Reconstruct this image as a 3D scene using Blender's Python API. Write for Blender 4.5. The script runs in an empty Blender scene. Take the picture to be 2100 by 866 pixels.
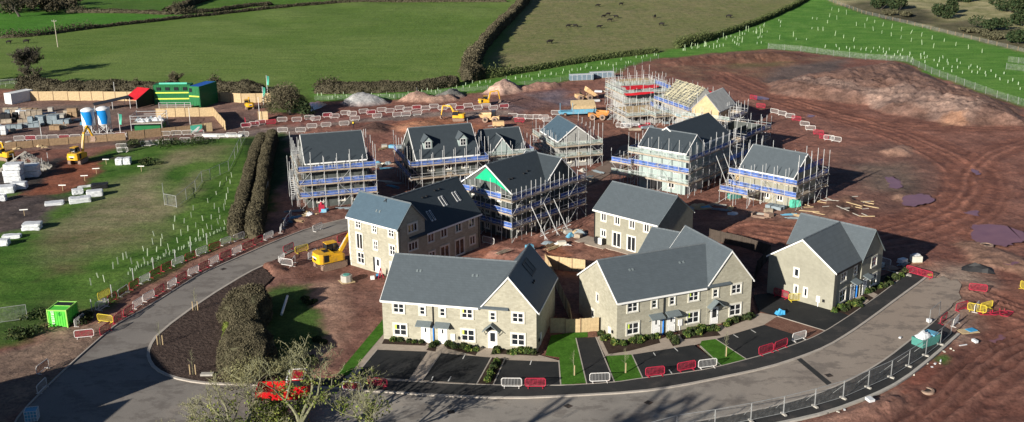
import bpy, bmesh, math, random
import numpy as np
from mathutils import Vector, Matrix
R = random.Random(7)
scn = bpy.context.scene
COL = scn.collection
# ---------------------------------------------------------------- camera maths (photo pixels, 2100 x 866)
F_PX, TH, ROLL, HC = 2188.9, 0.3002, -0.0101, 50.03
def at(px, py, z=0.0):
    c, s = math.cos(ROLL), math.sin(ROLL)
    dx, dy = px-1050, py-433
    X = c*dx+s*dy; Y = -s*dx+c*dy
    d = (X, F_PX*math.cos(TH)-Y*math.sin(TH), -F_PX*math.sin(TH)-Y*math.cos(TH))
    t = (z-HC)/d[2]
    return (d[0]*t, d[1]*t)
def atl(l, z=0.0): return [at(p[0], p[1], z) for p in l]
# ---------------------------------------------------------------- mesh helpers
class MB:
    def __init__(s): s.v=[]; s.f=[]; s.m=[]
    def add(s, vs, fs, mi=0):
        o=len(s.v); s.v.extend(vs)
        for f in fs: s.f.append([i+o for i in f]); s.m.append(mi)
        return s
    def bx(s, x0,y0,z0,x1,y1,z1, mi=0):
        return s.add([(x0,y0,z0),(x1,y0,z0),(x1,y1,z0),(x0,y1,z0),(x0,y0,z1),(x1,y0,z1),(x1,y1,z1),(x0,y1,z1)],
              [(0,3,2,1),(4,5,6,7),(0,1,5,4),(1,2,6,5),(2,3,7,6),(3,0,4,7)], mi)
    def box(s, cx,cy,cz,sx,sy,sz, rz=0, mi=0):
        c,n=math.cos(rz),math.sin(rz); vs=[]
        for dz in (-1,1):
            for dx,dy in ((-1,-1),(1,-1),(1,1),(-1,1)):
                x,y=dx*sx/2,dy*sy/2
                vs.append((cx+c*x-n*y, cy+n*x+c*y, cz+dz*sz/2))
        return s.add(vs,[(0,3,2,1),(4,5,6,7),(0,1,5,4),(1,2,6,5),(2,3,7,6),(3,0,4,7)],mi)
    def bar(s, p, q, r, n=5, mi=0, r2=None):
        p=Vector(p); q=Vector(q); d=(q-p)
        if d.length<1e-6: return s
        d.normalize(); a=d.orthogonal().normalized(); b=d.cross(a)
        r2=r if r2 is None else r2
        vs=[]
        for k in range(n):
            t=2*math.pi*k/n; o=a*math.cos(t)+b*math.sin(t)
            vs.append(tuple(p+o*r)); vs.append(tuple(q+o*r2))
        fs=[(2*k,2*((k+1)%n),2*((k+1)%n)+1,2*k+1) for k in range(n)]
        fs.append([2*k for k in range(n)][::-1]); fs.append([2*k+1 for k in range(n)])
        return s.add(vs,fs,mi)
    def path(s, pts, r, n=5, mi=0, closed=False):
        m=len(pts)
        for i in range(m if closed else m-1): s.bar(pts[i], pts[(i+1)%m], r, n, mi)
        return s
    def prism(s, poly, vec, mi=0):
        n=len(poly); v=Vector(vec)
        vs=[tuple(p) for p in poly]+[tuple(Vector(p)+v) for p in poly]
        fs=[list(range(n))[::-1], list(range(n,2*n))]+[(i,(i+1)%n,(i+1)%n+n,i+n) for i in range(n)]
        return s.add(vs,fs,mi)
    def lathe(s, prof, n=16, cx=0, cy=0, mi=0):
        vs=[]; m=len(prof)
        for k in range(n):
            t=2*math.pi*k/n
            for r,z in prof: vs.append((cx+r*math.cos(t), cy+r*math.sin(t), z))
        fs=[]
        for k in range(n):
            a=k*m; b=((k+1)%n)*m
            for j in range(m-1): fs.append((a+j,b+j,b+j+1,a+j+1))
        return s.add(vs,fs,mi)
    def quad(s, a,b,c,d, mi=0): return s.add([a,b,c,d],[(0,1,2,3)],mi)
    def mesh(s, name, mats, smooth=False):
        me=bpy.data.meshes.new(name); me.from_pydata(s.v,[],s.f)
        if not isinstance(mats,(list,tuple)): mats=[mats]
        for m in mats: me.materials.append(m)
        if len(mats)>1: me.polygons.foreach_set('material_index', s.m)
        if smooth: me.polygons.foreach_set('use_smooth',[True]*len(s.f))
        me.update(); return me
    def build(s, name, mats, parent=None, loc=(0,0,0), rz=0, smooth=False):
        return link(name, s.mesh(name,mats,smooth), parent, loc, rz)
def link(name, me, parent=None, loc=(0,0,0), rz=0):
    o=bpy.data.objects.new(name, me); COL.objects.link(o)
    o.location=loc; o.rotation_euler=(0,0,rz)
    if parent: o.parent=parent
    return o
def tag(o, label=None, cat=None, group=None, kind=None):
    if label: o['label']=label
    if cat: o['category']=cat
    if group: o['group']=group
    if kind: o['kind']=kind
    return o
def thing(name, loc, rz, label, cat, group=None):
    o=bpy.data.objects.new(name, None); COL.objects.link(o); o.empty_display_size=.2
    o.location=(loc[0],loc[1],loc[2] if len(loc)>2 else 0); o.rotation_euler=(0,0,rz)
    return tag(o,label,cat,group)
def dup(o, loc=None, rz=None, label=None, group=None, parent=None, scale=None):
    c=o.copy(); COL.objects.link(c)
    if parent: c.parent=parent
    if loc is not None: c.location=(loc[0],loc[1],loc[2] if len(loc)>2 else 0)
    if rz is not None: c.rotation_euler=(0,0,rz)
    if scale is not None: c.scale=(scale,)*3 if not isinstance(scale,(tuple,list)) else scale
    if label: c['label']=label
    if group: c['group']=group
    for ch in list(o.children): dup(ch, parent=c)
    return c
def ang(p,q): return math.atan2(q[1]-p[1], q[0]-p[0])
# ---------------------------------------------------------------- materials
def new_mat(name):
    m=bpy.data.materials.new(name); m.use_nodes=True
    nt=m.node_tree; b=nt.nodes['Principled BSDF']; b.inputs['Specular IOR Level'].default_value=.25
    return m, nt, b
def N(nt, t, **k):
    n=nt.nodes.new(t)
    for a,v in k.items(): setattr(n,a,v)
    return n
def noise(nt, scale, detail=4, rough=.6, vec=None):
    n=N(nt,'ShaderNodeTexNoise'); n.inputs['Scale'].default_value=scale; n.inputs['Detail'].default_value=detail; n.inputs['Roughness'].default_value=rough
    if vec: nt.links.new(vec, n.inputs['Vector'])
    return n
def ramp(nt, fac, stops):
    r=N(nt,'ShaderNodeValToRGB'); nt.links.new(fac, r.inputs[0]); e=r.color_ramp.elements
    while len(e)<len(stops): e.new(.5)
    for i,(p,c) in enumerate(stops):
        e[i].position=p; e[i].color=(c[0],c[1],c[2],1) if isinstance(c,(tuple,list)) else (c,c,c,1)
    return r
def mixc(nt, a, b, fac, mode='MIX'):
    m=N(nt,'ShaderNodeMix', data_type='RGBA', blend_type=mode)
    for s,v in ((m.inputs[6],a),(m.inputs[7],b),(m.inputs[0],fac)):
        if isinstance(v,(int,float)): s.default_value=v
        elif isinstance(v,(tuple,list)): s.default_value=(v[0],v[1],v[2],1)
        else: nt.links.new(v,s)
    return m.outputs[2]
def math_(nt, op, a, b=0.0):
    m=N(nt,'ShaderNodeMath', operation=op)
    for s,v in ((m.inputs[0],a),(m.inputs[1],b)):
        if isinstance(v,(int,float)): s.default_value=v
        else: nt.links.new(v,s)
    return m.outputs[0]
def bump(nt, b, h, strength=.3, dist=.05):
    n=N(nt,'ShaderNodeBump'); n.inputs['Strength'].default_value=strength; n.inputs['Distance'].default_value=dist
    nt.links.new(h,n.inputs['Height']); nt.links.new(n.outputs[0], b.inputs['Normal'])
def objco(nt): return N(nt,'ShaderNodeTexCoord').outputs['Object']
_mc={}
def plain(name, col, rough=.6, metal=0, var=.12, scale=3, spec=.25, dirt=None):
    """painted / plastic / metal surface with a little procedural wear"""
    if name in _mc: return _mc[name]
    m,nt,b=new_mat(name); co=objco(nt)
    n=noise(nt,scale,5,.65,co)
    lo=tuple(c*(1-var) for c in col); hi=tuple(min(1,c*(1+var)) for c in col)
    r=ramp(nt,n.outputs['Fac'],[(.3,lo),(.7,hi)]); c=r.outputs[0]
    if dirt:
        n2=noise(nt,scale*.6,6,.7,co); f=ramp(nt,n2.outputs['Fac'],[(.5,0),(.72,.75)])
        c=mixc(nt,c,dirt,f.outputs[0])
    nt.links.new(c,b.inputs['Base Color']); b.inputs['Roughness'].default_value=rough; b.inputs['Metallic'].default_value=metal
    b.inputs['Specular IOR Level'].default_value=spec
    _mc[name]=m; return m
def stone_mat(name, c1, c2, mortar, bw=.42, bh=.19, msz=.012, patch=.12):
    m,nt,b=new_mat(name); co=objco(nt)
    sp=N(nt,'ShaderNodeSeparateXYZ'); nt.links.new(co,sp.inputs[0])
    h=math_(nt,'ADD',sp.outputs[0],sp.outputs[1])
    cb=N(nt,'ShaderNodeCombineXYZ'); nt.links.new(h,cb.inputs[0]); nt.links.new(sp.outputs[2],cb.inputs[1])
    br=N(nt,'ShaderNodeTexBrick'); nt.links.new(cb.outputs[0],br.inputs['Vector'])
    br.inputs['Color1'].default_value=(*c1,1); br.inputs['Color2'].default_value=(*c2,1); br.inputs['Mortar'].default_value=(*mortar,1)
    br.inputs['Scale'].default_value=1; br.inputs['Mortar Size'].default_value=msz; br.inputs['Brick Width'].default_value=bw; br.inputs['Row Height'].default_value=bh
    br.inputs['Bias'].default_value=-.1
    n=noise(nt,2.2,5,.7,co); f=ramp(nt,n.outputs['Fac'],[(.3,1-patch),(.7,1+patch*.5)])
    c=mixc(nt,br.outputs['Color'],f.outputs[0],1.0,'MULTIPLY')
    n3=noise(nt,.35,4,.6,co); f3=ramp(nt,n3.outputs['Fac'],[(.35,.88),(.7,1.06)])
    c=mixc(nt,c,f3.outputs[0],1.0,'MULTIPLY')
    nt.links.new(c,b.inputs['Base Color']); b.inputs['Roughness'].default_value=.9
    bump(nt,b,br.outputs['Fac'],-.35,.02); b.inputs['Specular IOR Level'].default_value=.1
    return m
def roof_mat(name, col, course=.3, strength=.22, var=.06, rough=.6):
    m,nt,b=new_mat(name); co=objco(nt)
    sp=N(nt,'ShaderNodeSeparateXYZ'); nt.links.new(co,sp.inputs[0])
    fr=math_(nt,'FRACT',math_(nt,'MULTIPLY',sp.outputs[2],1/(course*.6)))
    h=math_(nt,'ADD',sp.outputs[0],sp.outputs[1])
    # individual slates : brick cells in (horizontal, height)
    cb=N(nt,'ShaderNodeCombineXYZ'); nt.links.new(h,cb.inputs[0]); nt.links.new(sp.outputs[2],cb.inputs[1])
    br=N(nt,'ShaderNodeTexBrick'); nt.links.new(cb.outputs[0],br.inputs['Vector'])
    br.inputs['Color1'].default_value=(.86,.86,.86,1); br.inputs['Color2'].default_value=(1.1,1.1,1.1,1); br.inputs['Mortar'].default_value=(.55,.55,.55,1)
    br.inputs['Scale'].default_value=1; br.inputs['Brick Width'].default_value=.34; br.inputs['Row Height'].default_value=course*.6; br.inputs['Mortar Size'].default_value=.007
    n=noise(nt,1.3,5,.65,co); lo=tuple(c*(1-var) for c in col); hi=tuple(c*(1+var) for c in col)
    c=ramp(nt,n.outputs['Fac'],[(.3,lo),(.7,hi)]).outputs[0]
    c=mixc(nt,c,br.outputs['Color'],.40,'MULTIPLY')
    nt.links.new(c,b.inputs['Base Color']); b.inputs['Roughness'].default_value=rough
    bump(nt,b,fr,strength,.03); b.inputs['Specular IOR Level'].default_value=.3
    return m
def speck_mat(name, stops, scale=.35, fine=9, finev=.25, rough=.95, bumpd=.04, bs=.5, big=.06, spec=.1, aniso=None):
    """ground-like material: broad blotches x fine grain, in world space"""
    m,nt,b=new_mat(name); co=objco(nt)
    v=co
    if aniso:
        mp=N(nt,'ShaderNodeMapping'); mp.inputs['Scale'].default_value=aniso[0]; mp.inputs['Rotation'].default_value=(0,0,aniso[1]); nt.links.new(co,mp.inputs[0]); v=mp.outputs[0]
    n=noise(nt,scale,7,.68,v); c=ramp(nt,n.outputs['Fac'],stops).outputs[0]
    n2=noise(nt,fine,4,.7,co); f=ramp(nt,n2.outputs['Fac'],[(.25,1-finev),(.75,1+finev)])
    c=mixc(nt,c,f.outputs[0],1.0,'MULTIPLY')
    nt.links.new(c,b.inputs['Base Color']); b.inputs['Roughness'].default_value=rough; b.inputs['Specular IOR Level'].default_value=spec
    bump(nt,b,n2.outputs['Fac'],bs,bumpd)
    return m
def leaf_mat(name, cols, rough=.8, trans=.0):
    m,nt,b=new_mat(name)
    g=N(nt,'ShaderNodeNewGeometry'); co=objco(nt)
    rnd=g.outputs['Random Per Island']
    n=noise(nt,.8,3,.6,co)
    f=math_(nt,'ADD',math_(nt,'MULTIPLY',rnd,.6),math_(nt,'MULTIPLY',n.outputs['Fac'],.5))
    k=len(cols); c=ramp(nt,f,[(.15+.75*i/(k-1),cols[i]) for i in range(k)]).outputs[0]
    nt.links.new(c,b.inputs['Base Color']); b.inputs['Roughness'].default_value=rough; b.inputs['Specular IOR Level'].default_value=.15
    return m
M={}
M['stone']=stone_mat('buff stone',(.425,.405,.32),(.345,.325,.25),(.36,.345,.28))
M['stone_d']=stone_mat('cream stone',(.32,.31,.25),(.30,.29,.23),(.30,.29,.24))
M['render_e']=stone_mat('cream reconstituted stone',(.315,.305,.24),(.29,.28,.22),(.30,.29,.23),patch=.15)
M['block']=stone_mat('grey blockwork',(.36,.36,.34),(.30,.30,.29),(.4,.4,.38),.45,.22)
M['roof']=roof_mat('blue grey slate',(.083,.102,.116))
M['roof2']=roof_mat('dark slate',(.040,.052,.062))
M['roof3']=roof_mat('ribbed tile',(.098,.115,.125),course=.62,strength=1.0)
M['roof4']=roof_mat('teal slate',(.065,.105,.14))
M['ridge']=plain('ridge tile',(.13,.15,.165),.7,0,.15,2)
M['white']=plain('white upvc',(.80,.80,.78),.45,0,.05)
M['surround']=plain('pale stone surround',(.60,.58,.50),.85,0,.1)
M['glass']=plain('window glass',(.018,.022,.027),.06,0,.2,.6,.6)
M['black']=plain('black plastic',(.02,.02,.022),.5)
M['blue']=plain('blue wrap',(.03,.2,.62),.5,0,.15)
M['canopy']=plain('lead grey canopy',(.15,.18,.19),.6)
M['steel']=plain('galvanised tube',(.55,.56,.56),.5,.1,.2,2)
M['board']=plain('scaffold board',(.36,.30,.23),.85,0,.3,1.2)
M['timber']=plain('fresh timber',(.50,.38,.22),.8,0,.2,2.5)
M['timber2']=plain('brown timber',(.27,.185,.11),.85,0,.25,2)
M['shadeboard']=plain('board darkened for shade',(.07,.055,.045),.9,0,.25,2)  # fence timber darkened in colour to stand for the shade it lies in
M['yellow']=plain('digger yellow',(.72,.40,.02),.45,0,.1,2,.35,dirt=(.25,.15,.08))
M['rubber']=plain('track rubber',(.035,.032,.03),.85,0,.2,4,dirt=(.16,.09,.06))
M['mudsteel']=plain('muddy steel',(.30,.21,.16),.8,.1,.25,4)
M['dumper']=plain('cream dumper paint',(.62,.42,.22),.6,0,.15,2,dirt=(.3,.17,.1))
M['orange']=plain('orange dumper paint',(.55,.25,.07),.6,0,.15,2,dirt=(.3,.15,.08))
M['greenpaint']=plain('bright green paint',(.10,.58,.06),.5,0,.08,2)
M['cabin']=plain('cabin green',(.015,.15,.05),.5,0,.12,1.5)
M['mint']=plain('mint green',(.10,.50,.36),.5,0,.1,1.5)
M['hiyellow']=plain('lime stripe',(.62,.80,.10),.5)
M['roofblue']=plain('blue roof sheet',(.02,.10,.42),.5,0,.15,1)
M['redroof']=plain('red canvas',(.55,.02,.03),.6,0,.12,1)
M['red']=plain('red plastic',(.40,.025,.055),.55,0,.15,3)

M['barwhite']=plain('white plastic',(.66,.65,.63),.55,0,.12,3,dirt=(.4,.28,.22))
M['baryellow']=plain('yellow plastic',(.60,.47,.05),.55,0,.15,3)
M['bargrey']=plain('grey infill bars',(.36,.36,.36),.6,0,.15,3)
M['silver']=plain('white painted steel',(.74,.75,.74),.5,0,.06,1.5)
M['siloblue']=plain('silo blue',(.01,.22,.60),.4,0,.08,2)
M['wrap']=plain('white polythene wrap',(.62,.64,.66),.4,0,.15,2.5,.4)
M['wrapgrey']=plain('grey blue wrapped blocks',(.22,.27,.30),.7,0,.25,1.6)
M['concrete']=plain('concrete',(.40,.38,.34),.9,0,.15,3)
M['teal']=plain('teal panel',(.08,.28,.24),.6)
M['darkwall']=plain('dark breather membrane',(.085,.095,.09),.8,0,.3,.8)
M['membrane']=plain('green membrane',(.01,.42,.20),.6,0,.1,1)
M['osb']=plain('pale sheathing panel',(.33,.40,.385),.7,0,.12,1)
M['lorryred']=plain('lorry red',(.50,.008,.012),.35,0,.1,1.5,.4)
M['cow']=plain('black cow hide',(.012,.010,.010),.7)
M['cloth']=plain('dark work clothes',(.03,.03,.04),.9)
M['skin']=plain('skin',(.45,.28,.2),.7)
M['hivis']=plain('hi vis',(.75,.55,.05),.7)
M['guard']=plain('tree guard plastic',(.40,.46,.34),.6,0,.1,2)
M['fencesteel']=plain('dull fence tube',(.30,.31,.31),.6,.2,.2,2)
M['bark']=plain('lichen bark',(.20,.20,.12),.9,0,.35,3)
M['bark2']=plain('grey bark',(.10,.09,.075),.95,0,.3,3)
M['bluetub']=plain('blue tub',(.05,.30,.55),.5,0,.15,3)
M['lightblue']=plain('light blue paint',(.12,.36,.52),.6,0,.15,2,dirt=(.3,.2,.15))
M['hedge']=leaf_mat('winter hedge twigs',[(.055,.048,.030),(.10,.088,.055),(.165,.145,.09)])
M['hedgedark']=leaf_mat('dark hedge leaves',[(.042,.044,.024),(.08,.078,.044),(.135,.125,.075)])
M['hedgefar']=leaf_mat('far hedge twigs',[(.042,.037,.024),(.068,.060,.038),(.10,.088,.055)])
M['hedgegreen']=leaf_mat('clipped green hedge leaves',[(.04,.055,.02),(.075,.095,.033),(.12,.14,.055)])
M['scrubleaf']=leaf_mat('scrub leaves',[(.012,.03,.012),(.03,.05,.02),(.06,.07,.03)])
M['shrub']=leaf_mat('garden shrub leaves',[(.02,.05,.012),(.06,.11,.025),(.20,.20,.05)])
M['shrub2']=leaf_mat('dark garden shrub leaves',[(.015,.025,.010),(.035,.055,.02),(.09,.10,.035)])
M['ivy']=leaf_mat('ivy leaves',[(.05,.08,.015),(.12,.16,.03),(.25,.27,.07)])
M['twig']=leaf_mat('lichen twigs',[(.13,.125,.058),(.21,.205,.10),(.31,.30,.165)])
def net_mat(name,col,dens,scale):
    m,nt,b=new_mat(name); co=objco(nt)
    n=noise(nt,scale,4,.7,co); f=ramp(nt,n.outputs['Fac'],[(.40,dens*.55),(.62,min(1,dens*1.3))])
    nt.links.new(f.outputs[0],b.inputs['Alpha'])
    c=ramp(nt,n.outputs['Fac'],[(.35,tuple(x*.7 for x in col)),(.7,tuple(min(1,x*1.25) for x in col))])
    nt.links.new(c.outputs[0],b.inputs['Base Color']); b.inputs['Roughness'].default_value=.6
    return m
M['bluenet']=net_mat('blue brick guard net',(.075,.155,.47),.8,.9)
M['greennet']=net_mat('pale green brick guard net',(.42,.52,.48),.45,1.4)
M['redmesh']=net_mat('dark red infill',(.25,.02,.04),.6,3)
M['wire']=net_mat('weld mesh wire',(.42,.43,.42),.12,2)
M['wirefar']=net_mat('stock fence wire',(.42,.43,.42),.16,2)
# ---------------------------------------------------------------- GROUND
def vnoise(x,y,seed=0):
    xi=np.floor(x).astype(np.int64); yi=np.floor(y).astype(np.int64); fx=x-xi; fy=y-yi
    fx=fx*fx*(3-2*fx); fy=fy*fy*(3-2*fy)
    def h(a,b):
        n=(a*374761393+b*668265263+seed*1442695041)&0x7fffffff
        n=((n^(n>>13))*1274126177)&0x7fffffff
        return ((n^(n>>16))&0xffff)/65535.0
    return (h(xi,yi)*(1-fx)+h(xi+1,yi)*fx)*(1-fy)+(h(xi,yi+1)*(1-fx)+h(xi+1,yi+1)*fx)*fy
def fbm(x,y,sc,oct=4,seed=0):
    t=0; a=.5; s=0
    for o in range(oct): t=t+a*vnoise(x*sc,y*sc,seed+o*17); s+=a; a*=.55; sc*=2.03
    return t/s
def sdist(px,py,poly):
    """signed distance to a polygon, positive inside"""
    n=len(poly); d=np.full(px.shape,1e9); ins=np.zeros(px.shape,bool)
    for i in range(n):
        ax,ay=poly[i]; bx,by=poly[(i+1)%n]; ex,ey=bx-ax,by-ay; L=ex*ex+ey*ey+1e-9
        t=np.clip(((px-ax)*ex+(py-ay)*ey)/L,0,1)
        d=np.minimum(d,np.hypot(px-ax-t*ex,py-ay-t*ey))
        c=((ay>py)!=(by>py))&(px<(bx-ax)*(py-ay)/((by-ay) if abs(by-ay)>1e-9 else 1e-9)+ax)
        ins^=c
    return np.where(ins,d,-d)
def ldist(px,py,line):
    d=np.full(px.shape,1e9); sd=np.zeros(px.shape)
    for i in range(len(line)-1):
        ax,ay=line[i]; bx,by=line[i+1]; ex,ey=bx-ax,by-ay; L=ex*ex+ey*ey+1e-9
        t=np.clip(((px-ax)*ex+(py-ay)*ey)/L,0,1)
        q=np.hypot(px-ax-t*ex,py-ay-t*ey); s=np.sign(ex*(py-ay)-ey*(px-ax))
        m=q<d; d=np.where(m,q,d); sd=np.where(m,q*s,sd)
    return d,sd
def smooth(pts,it=2,closed=True):
    for _ in range(it):
        o=[]; n=len(pts)
        if not closed: o.append(pts[0])
        for i in range(n if closed else n-1):
            a=pts[i]; b=pts[(i+1)%n]
            o.append((a[0]*.75+b[0]*.25,a[1]*.75+b[1]*.25)); o.append((a[0]*.25+b[0]*.75,a[1]*.25+b[1]*.75))
        if not closed: o.append(pts[-1])
        pts=o
    return pts
def seg(a,b,st): return list(np.arange(a,b,st))
xs=np.array([-3000,-1500,-800,-500,-380]+seg(-320,-110,2.2)+seg(-110,-62,1.0)+seg(-62,72,.42)+seg(72,112,.5)+seg(112,300,2.2)+[320,380,500,800,1500,3000])
ys=np.array([-600,-200,-50,30,60]+seg(70,180,.42)+seg(180,262,.6)+seg(262,340,1.3)+seg(340,560,3.0)+[600,700,900,1300,2000,4000])
GX,GY=np.meshgrid(xs,ys); gx=GX.ravel(); gy=GY.ravel()
wx=gx+(fbm(gx,gy,.25,3,3)-.5)*3.2+(fbm(gx,gy,1.1,2,5)-.5)*1.0; wy=gy+(fbm(gx,gy,.25,3,9)-.5)*3.2+(fbm(gx,gy,1.1,2,11)-.5)*1.0
n_big=fbm(gx,gy,.045,4,21); n_mid=fbm(gx,gy,.3,4,31); n_fin=fbm(gx,gy,1.6,3,41)
col=np.tile(np.array([.085,.135,.028]),(gx.size,1)); grass=np.ones(gx.size); z=np.zeros(gx.size)
def zone(poly,c1,c2=None,soft=1.0,g=None,px=True,warp=True,amt=1.0,nz=None):
    """paint a ground cover: polygon (photo pixels -> ground), two colours mixed by noise"""
    global col,grass
    P=atl(poly) if px else poly
    bx=[p[0] for p in P]; by=[p[1] for p in P]
    k=np.where((gx>min(bx)-6)&(gx<max(bx)+6)&(gy>min(by)-6)&(gy<max(by)+6))[0]
    qx,qy=(wx[k],wy[k]) if warp else (gx[k],gy[k])
    w=np.clip(sdist(qx,qy,P)/soft*.5+.5,0,1)*amt
    nn=np.clip(((n_mid if nz is None else nz)[k]-.32)/.36,0,1)[:,None]
    c=np.array(c1) if c2 is None else np.array(c1)*(1-nn)+np.array(c2)*nn
    col[k]=col[k]*(1-w[:,None])+c*w[:,None]
    if g is not None: grass[k]=grass[k]*(1-w)+g*w
    return k,w
OLIVE1,OLIVE2=(.110,.182,.036),(.148,.214,.055)
BRIGHT1,BRIGHT2=(.080,.210,.030),(.125,.260,.048)
MUD1,MUD2=(.185,.085,.064),(.262,.134,.102)
RED1,RED2=(.24,.09,.055),(.32,.135,.085)
PURP1,PURP2=(.165,.105,.09),(.225,.15,.125)
# far fields
zone([(-400,90),(-400,190),(300,190),(560,200),(960,172),(985,150),(1090,-4),(1500,-40),(-400,-40)],OLIVE1,OLIVE2,2,1,nz=n_big)
zone([(-400,30),(0,25),(134,27),(352,28),(420,26),(525,14),(365,37),(268,49),(124,66),(70,74),(0,80),(-400,90)],BRIGHT1,(.062,.19,.02),1.5,1,warp=False)
zone([(-400,28),(352,26),(450,-10),(200,-60),(-400,-40)],(.062,.14,.02),(.085,.16,.028),2,1)
zone([(400,22),(525,14),(726,0),(1040,2),(1100,-60),(430,-60)],(.07,.15,.02),(.09,.17,.03),2,1)
zone([(975,160),(1000,140),(1092,-4),(1120,-70),(1900,-70),(1650,2),(1575,38),(1468,76),(1385,99),(1351,106),(1207,124),(1050,152)],(.180,.195,.072),(.235,.212,.105),2,.8,nz=n_mid*.5+n_big*.5)
# scrubland upper right
zone([(1685,0),(1776,30),(1860,50),(1943,69),(2044,94),(2100,109),(2700,250),(2700,-120),(1700,-120)],(.22,.22,.10),(.40,.36,.20),2,1)
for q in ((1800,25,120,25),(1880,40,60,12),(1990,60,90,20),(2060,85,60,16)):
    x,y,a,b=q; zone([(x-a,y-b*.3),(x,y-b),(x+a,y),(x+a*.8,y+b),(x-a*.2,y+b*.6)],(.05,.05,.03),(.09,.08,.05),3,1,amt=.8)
# bright strips with young trees
zone([(640,182),(800,190),(960,172),(1050,154),(1207,126),(1351,108),(1468,78),(1575,40),(1660,-4),(1685,-2),(1776,30),(1860,50),(1943,69),(2044,94),(2100,109),(2700,250),(2700,380),(2100,218),(1977,176),(1910,154),(1860,126),(1709,114),(1642,105),(1575,100),(1452,110),(1351,121),(1264,149),(1150,166),(1050,178),(960,192),(810,203),(640,206)],BRIGHT1,BRIGHT2,1.2,1)
# ---- construction site mud
SITE=[(-500,178),(60,184),(300,186),(540,186),(560,232),(640,232),(645,208),(810,205),(960,194),(1050,180),(1150,168),(1264,151),(1284,136),(1351,121),(1452,111),(1575,101),(1642,106),(1709,115),(1860,128),(1910,156),(1977,178),(2044,202),(2100,219),(2700,390),(3000,1500),(-900,1500)]
zone(SITE,MUD1,MUD2,1.0,0,nz=n_mid*.6+n_big*.4)
zone([(1340,122),(1452,112),(1580,102),(1720,122),(1700,150),(1560,190),(1450,170),(1340,150)],(.17,.085,.062),(.20,.125,.085),2,0)
zone([(1480,125),(1560,112),(1640,116),(1600,135),(1500,140)],(.15,.115,.06),(.19,.14,.08),2,.2)
zone([(1590,140),(1740,120),(1720,150),(1610,172),(1560,170)],(.12,.095,.085),(.155,.115,.10),2,0)
# compound yard, haul roads
zone([(-500,195),(60,206),(270,206),(520,205),(560,300),(300,296),(0,312),(-500,320)],PURP1,PURP2,1,0)
zone([(-400,225),(0,222),(240,214),(250,235),(0,245),(-400,250)],(.20,.15,.125),(.24,.18,.15),1,0)
zone([(450,290),(560,300),(640,262),(800,246),(900,246),(1040,236),(1060,222),(900,226),(640,250),(500,270)],(.215,.165,.145),(.27,.21,.18),.8,0)
zone([(1060,232),(1180,215),(1150,190),(1050,195),(1000,215)],(.13,.10,.105),(.19,.135,.135),2,0)
for p in ([(1070,215),(1120,196),(1140,205),(1100,222)],[(1100,190),(1150,182),(1180,190),(1130,200)],[(1130,212),(1190,196),(1200,204),(1140,222)]): zone(p,(.13,.115,.15),(.2,.17,.2),1.5,0,amt=.6)
zone([(590,245),(700,232),(800,222),(1040,214),(1040,226),(860,232),(760,242),(600,262)],(.24,.09,.075),(.28,.12,.10),1,0,amt=.7)
zone([(795,258),(850,240),(920,240),(1000,262),(1000,285),(840,285)],RED2,(.34,.16,.095),1,0)
# left meadow
MEADOW=[(-400,300),(0,330),(120,345),(250,300),(300,292),(480,283),(560,278),(580,272),(580,360),(545,430),(545,485),(500,490),(440,510),(300,585),(220,630),(150,640),(95,670),(60,700),(0,708),(-400,800)]
zone(MEADOW,(.050,.122,.017),(.100,.185,.034),1.2,1)
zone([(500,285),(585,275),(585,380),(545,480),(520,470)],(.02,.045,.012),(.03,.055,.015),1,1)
zone([(300,392),(345,345),(400,330),(380,310),(330,330),(250,400),(180,430),(80,470),(100,500),(230,470),(330,460),(370,430),(420,372),(410,350),(340,415)],(.25,.205,.13),(.32,.265,.17),1.8,.82,amt=.65)
zone([(200,380),(310,350),(345,390),(330,440),(240,450),(170,440)],(.25,.205,.13),(.32,.265,.17),3,.82,amt=.42)
zone([(150,480),(260,470),(330,470),(300,500),(200,520),(120,540),(80,520)],(.23,.19,.11),(.30,.25,.155),4,.8,amt=.65,nz=n_fin)
zone([(420,300),(470,300),(440,330),(400,325),(330,335),(350,310)],(.22,.185,.105),(.28,.235,.14),3,.8,amt=.7)
zone([(60,495),(200,470),(250,480),(120,520)],(.14,.12,.06),(.17,.14,.08),2,.8,amt=.6)
zone([(110,545),(170,540),(160,560),(100,570)],(.12,.10,.05),(.15,.12,.065),1.5,.8,amt=.8)
zone([(0,650),(90,610),(170,640),(100,672),(60,690),(0,700)],(.04,.06,.02),(.06,.07,.03),2,1,amt=.6)
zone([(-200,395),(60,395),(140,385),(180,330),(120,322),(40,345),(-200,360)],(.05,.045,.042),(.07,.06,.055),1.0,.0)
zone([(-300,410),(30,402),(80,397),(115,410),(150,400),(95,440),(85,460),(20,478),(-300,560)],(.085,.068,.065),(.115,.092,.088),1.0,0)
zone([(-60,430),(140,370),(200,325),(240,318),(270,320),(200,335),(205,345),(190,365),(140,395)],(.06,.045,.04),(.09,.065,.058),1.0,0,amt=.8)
zone([(53,400),(85,372),(125,350),(127,328),(175,328),(206,330),(200,352),(180,372),(140,392),(118,398)],(.20,.075,.045),(.26,.105,.065),.5,0)
zone([(240,290),(300,285),(300,300),(250,310)],(.10,.09,.07),(.13,.11,.09),1,.5)
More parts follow.
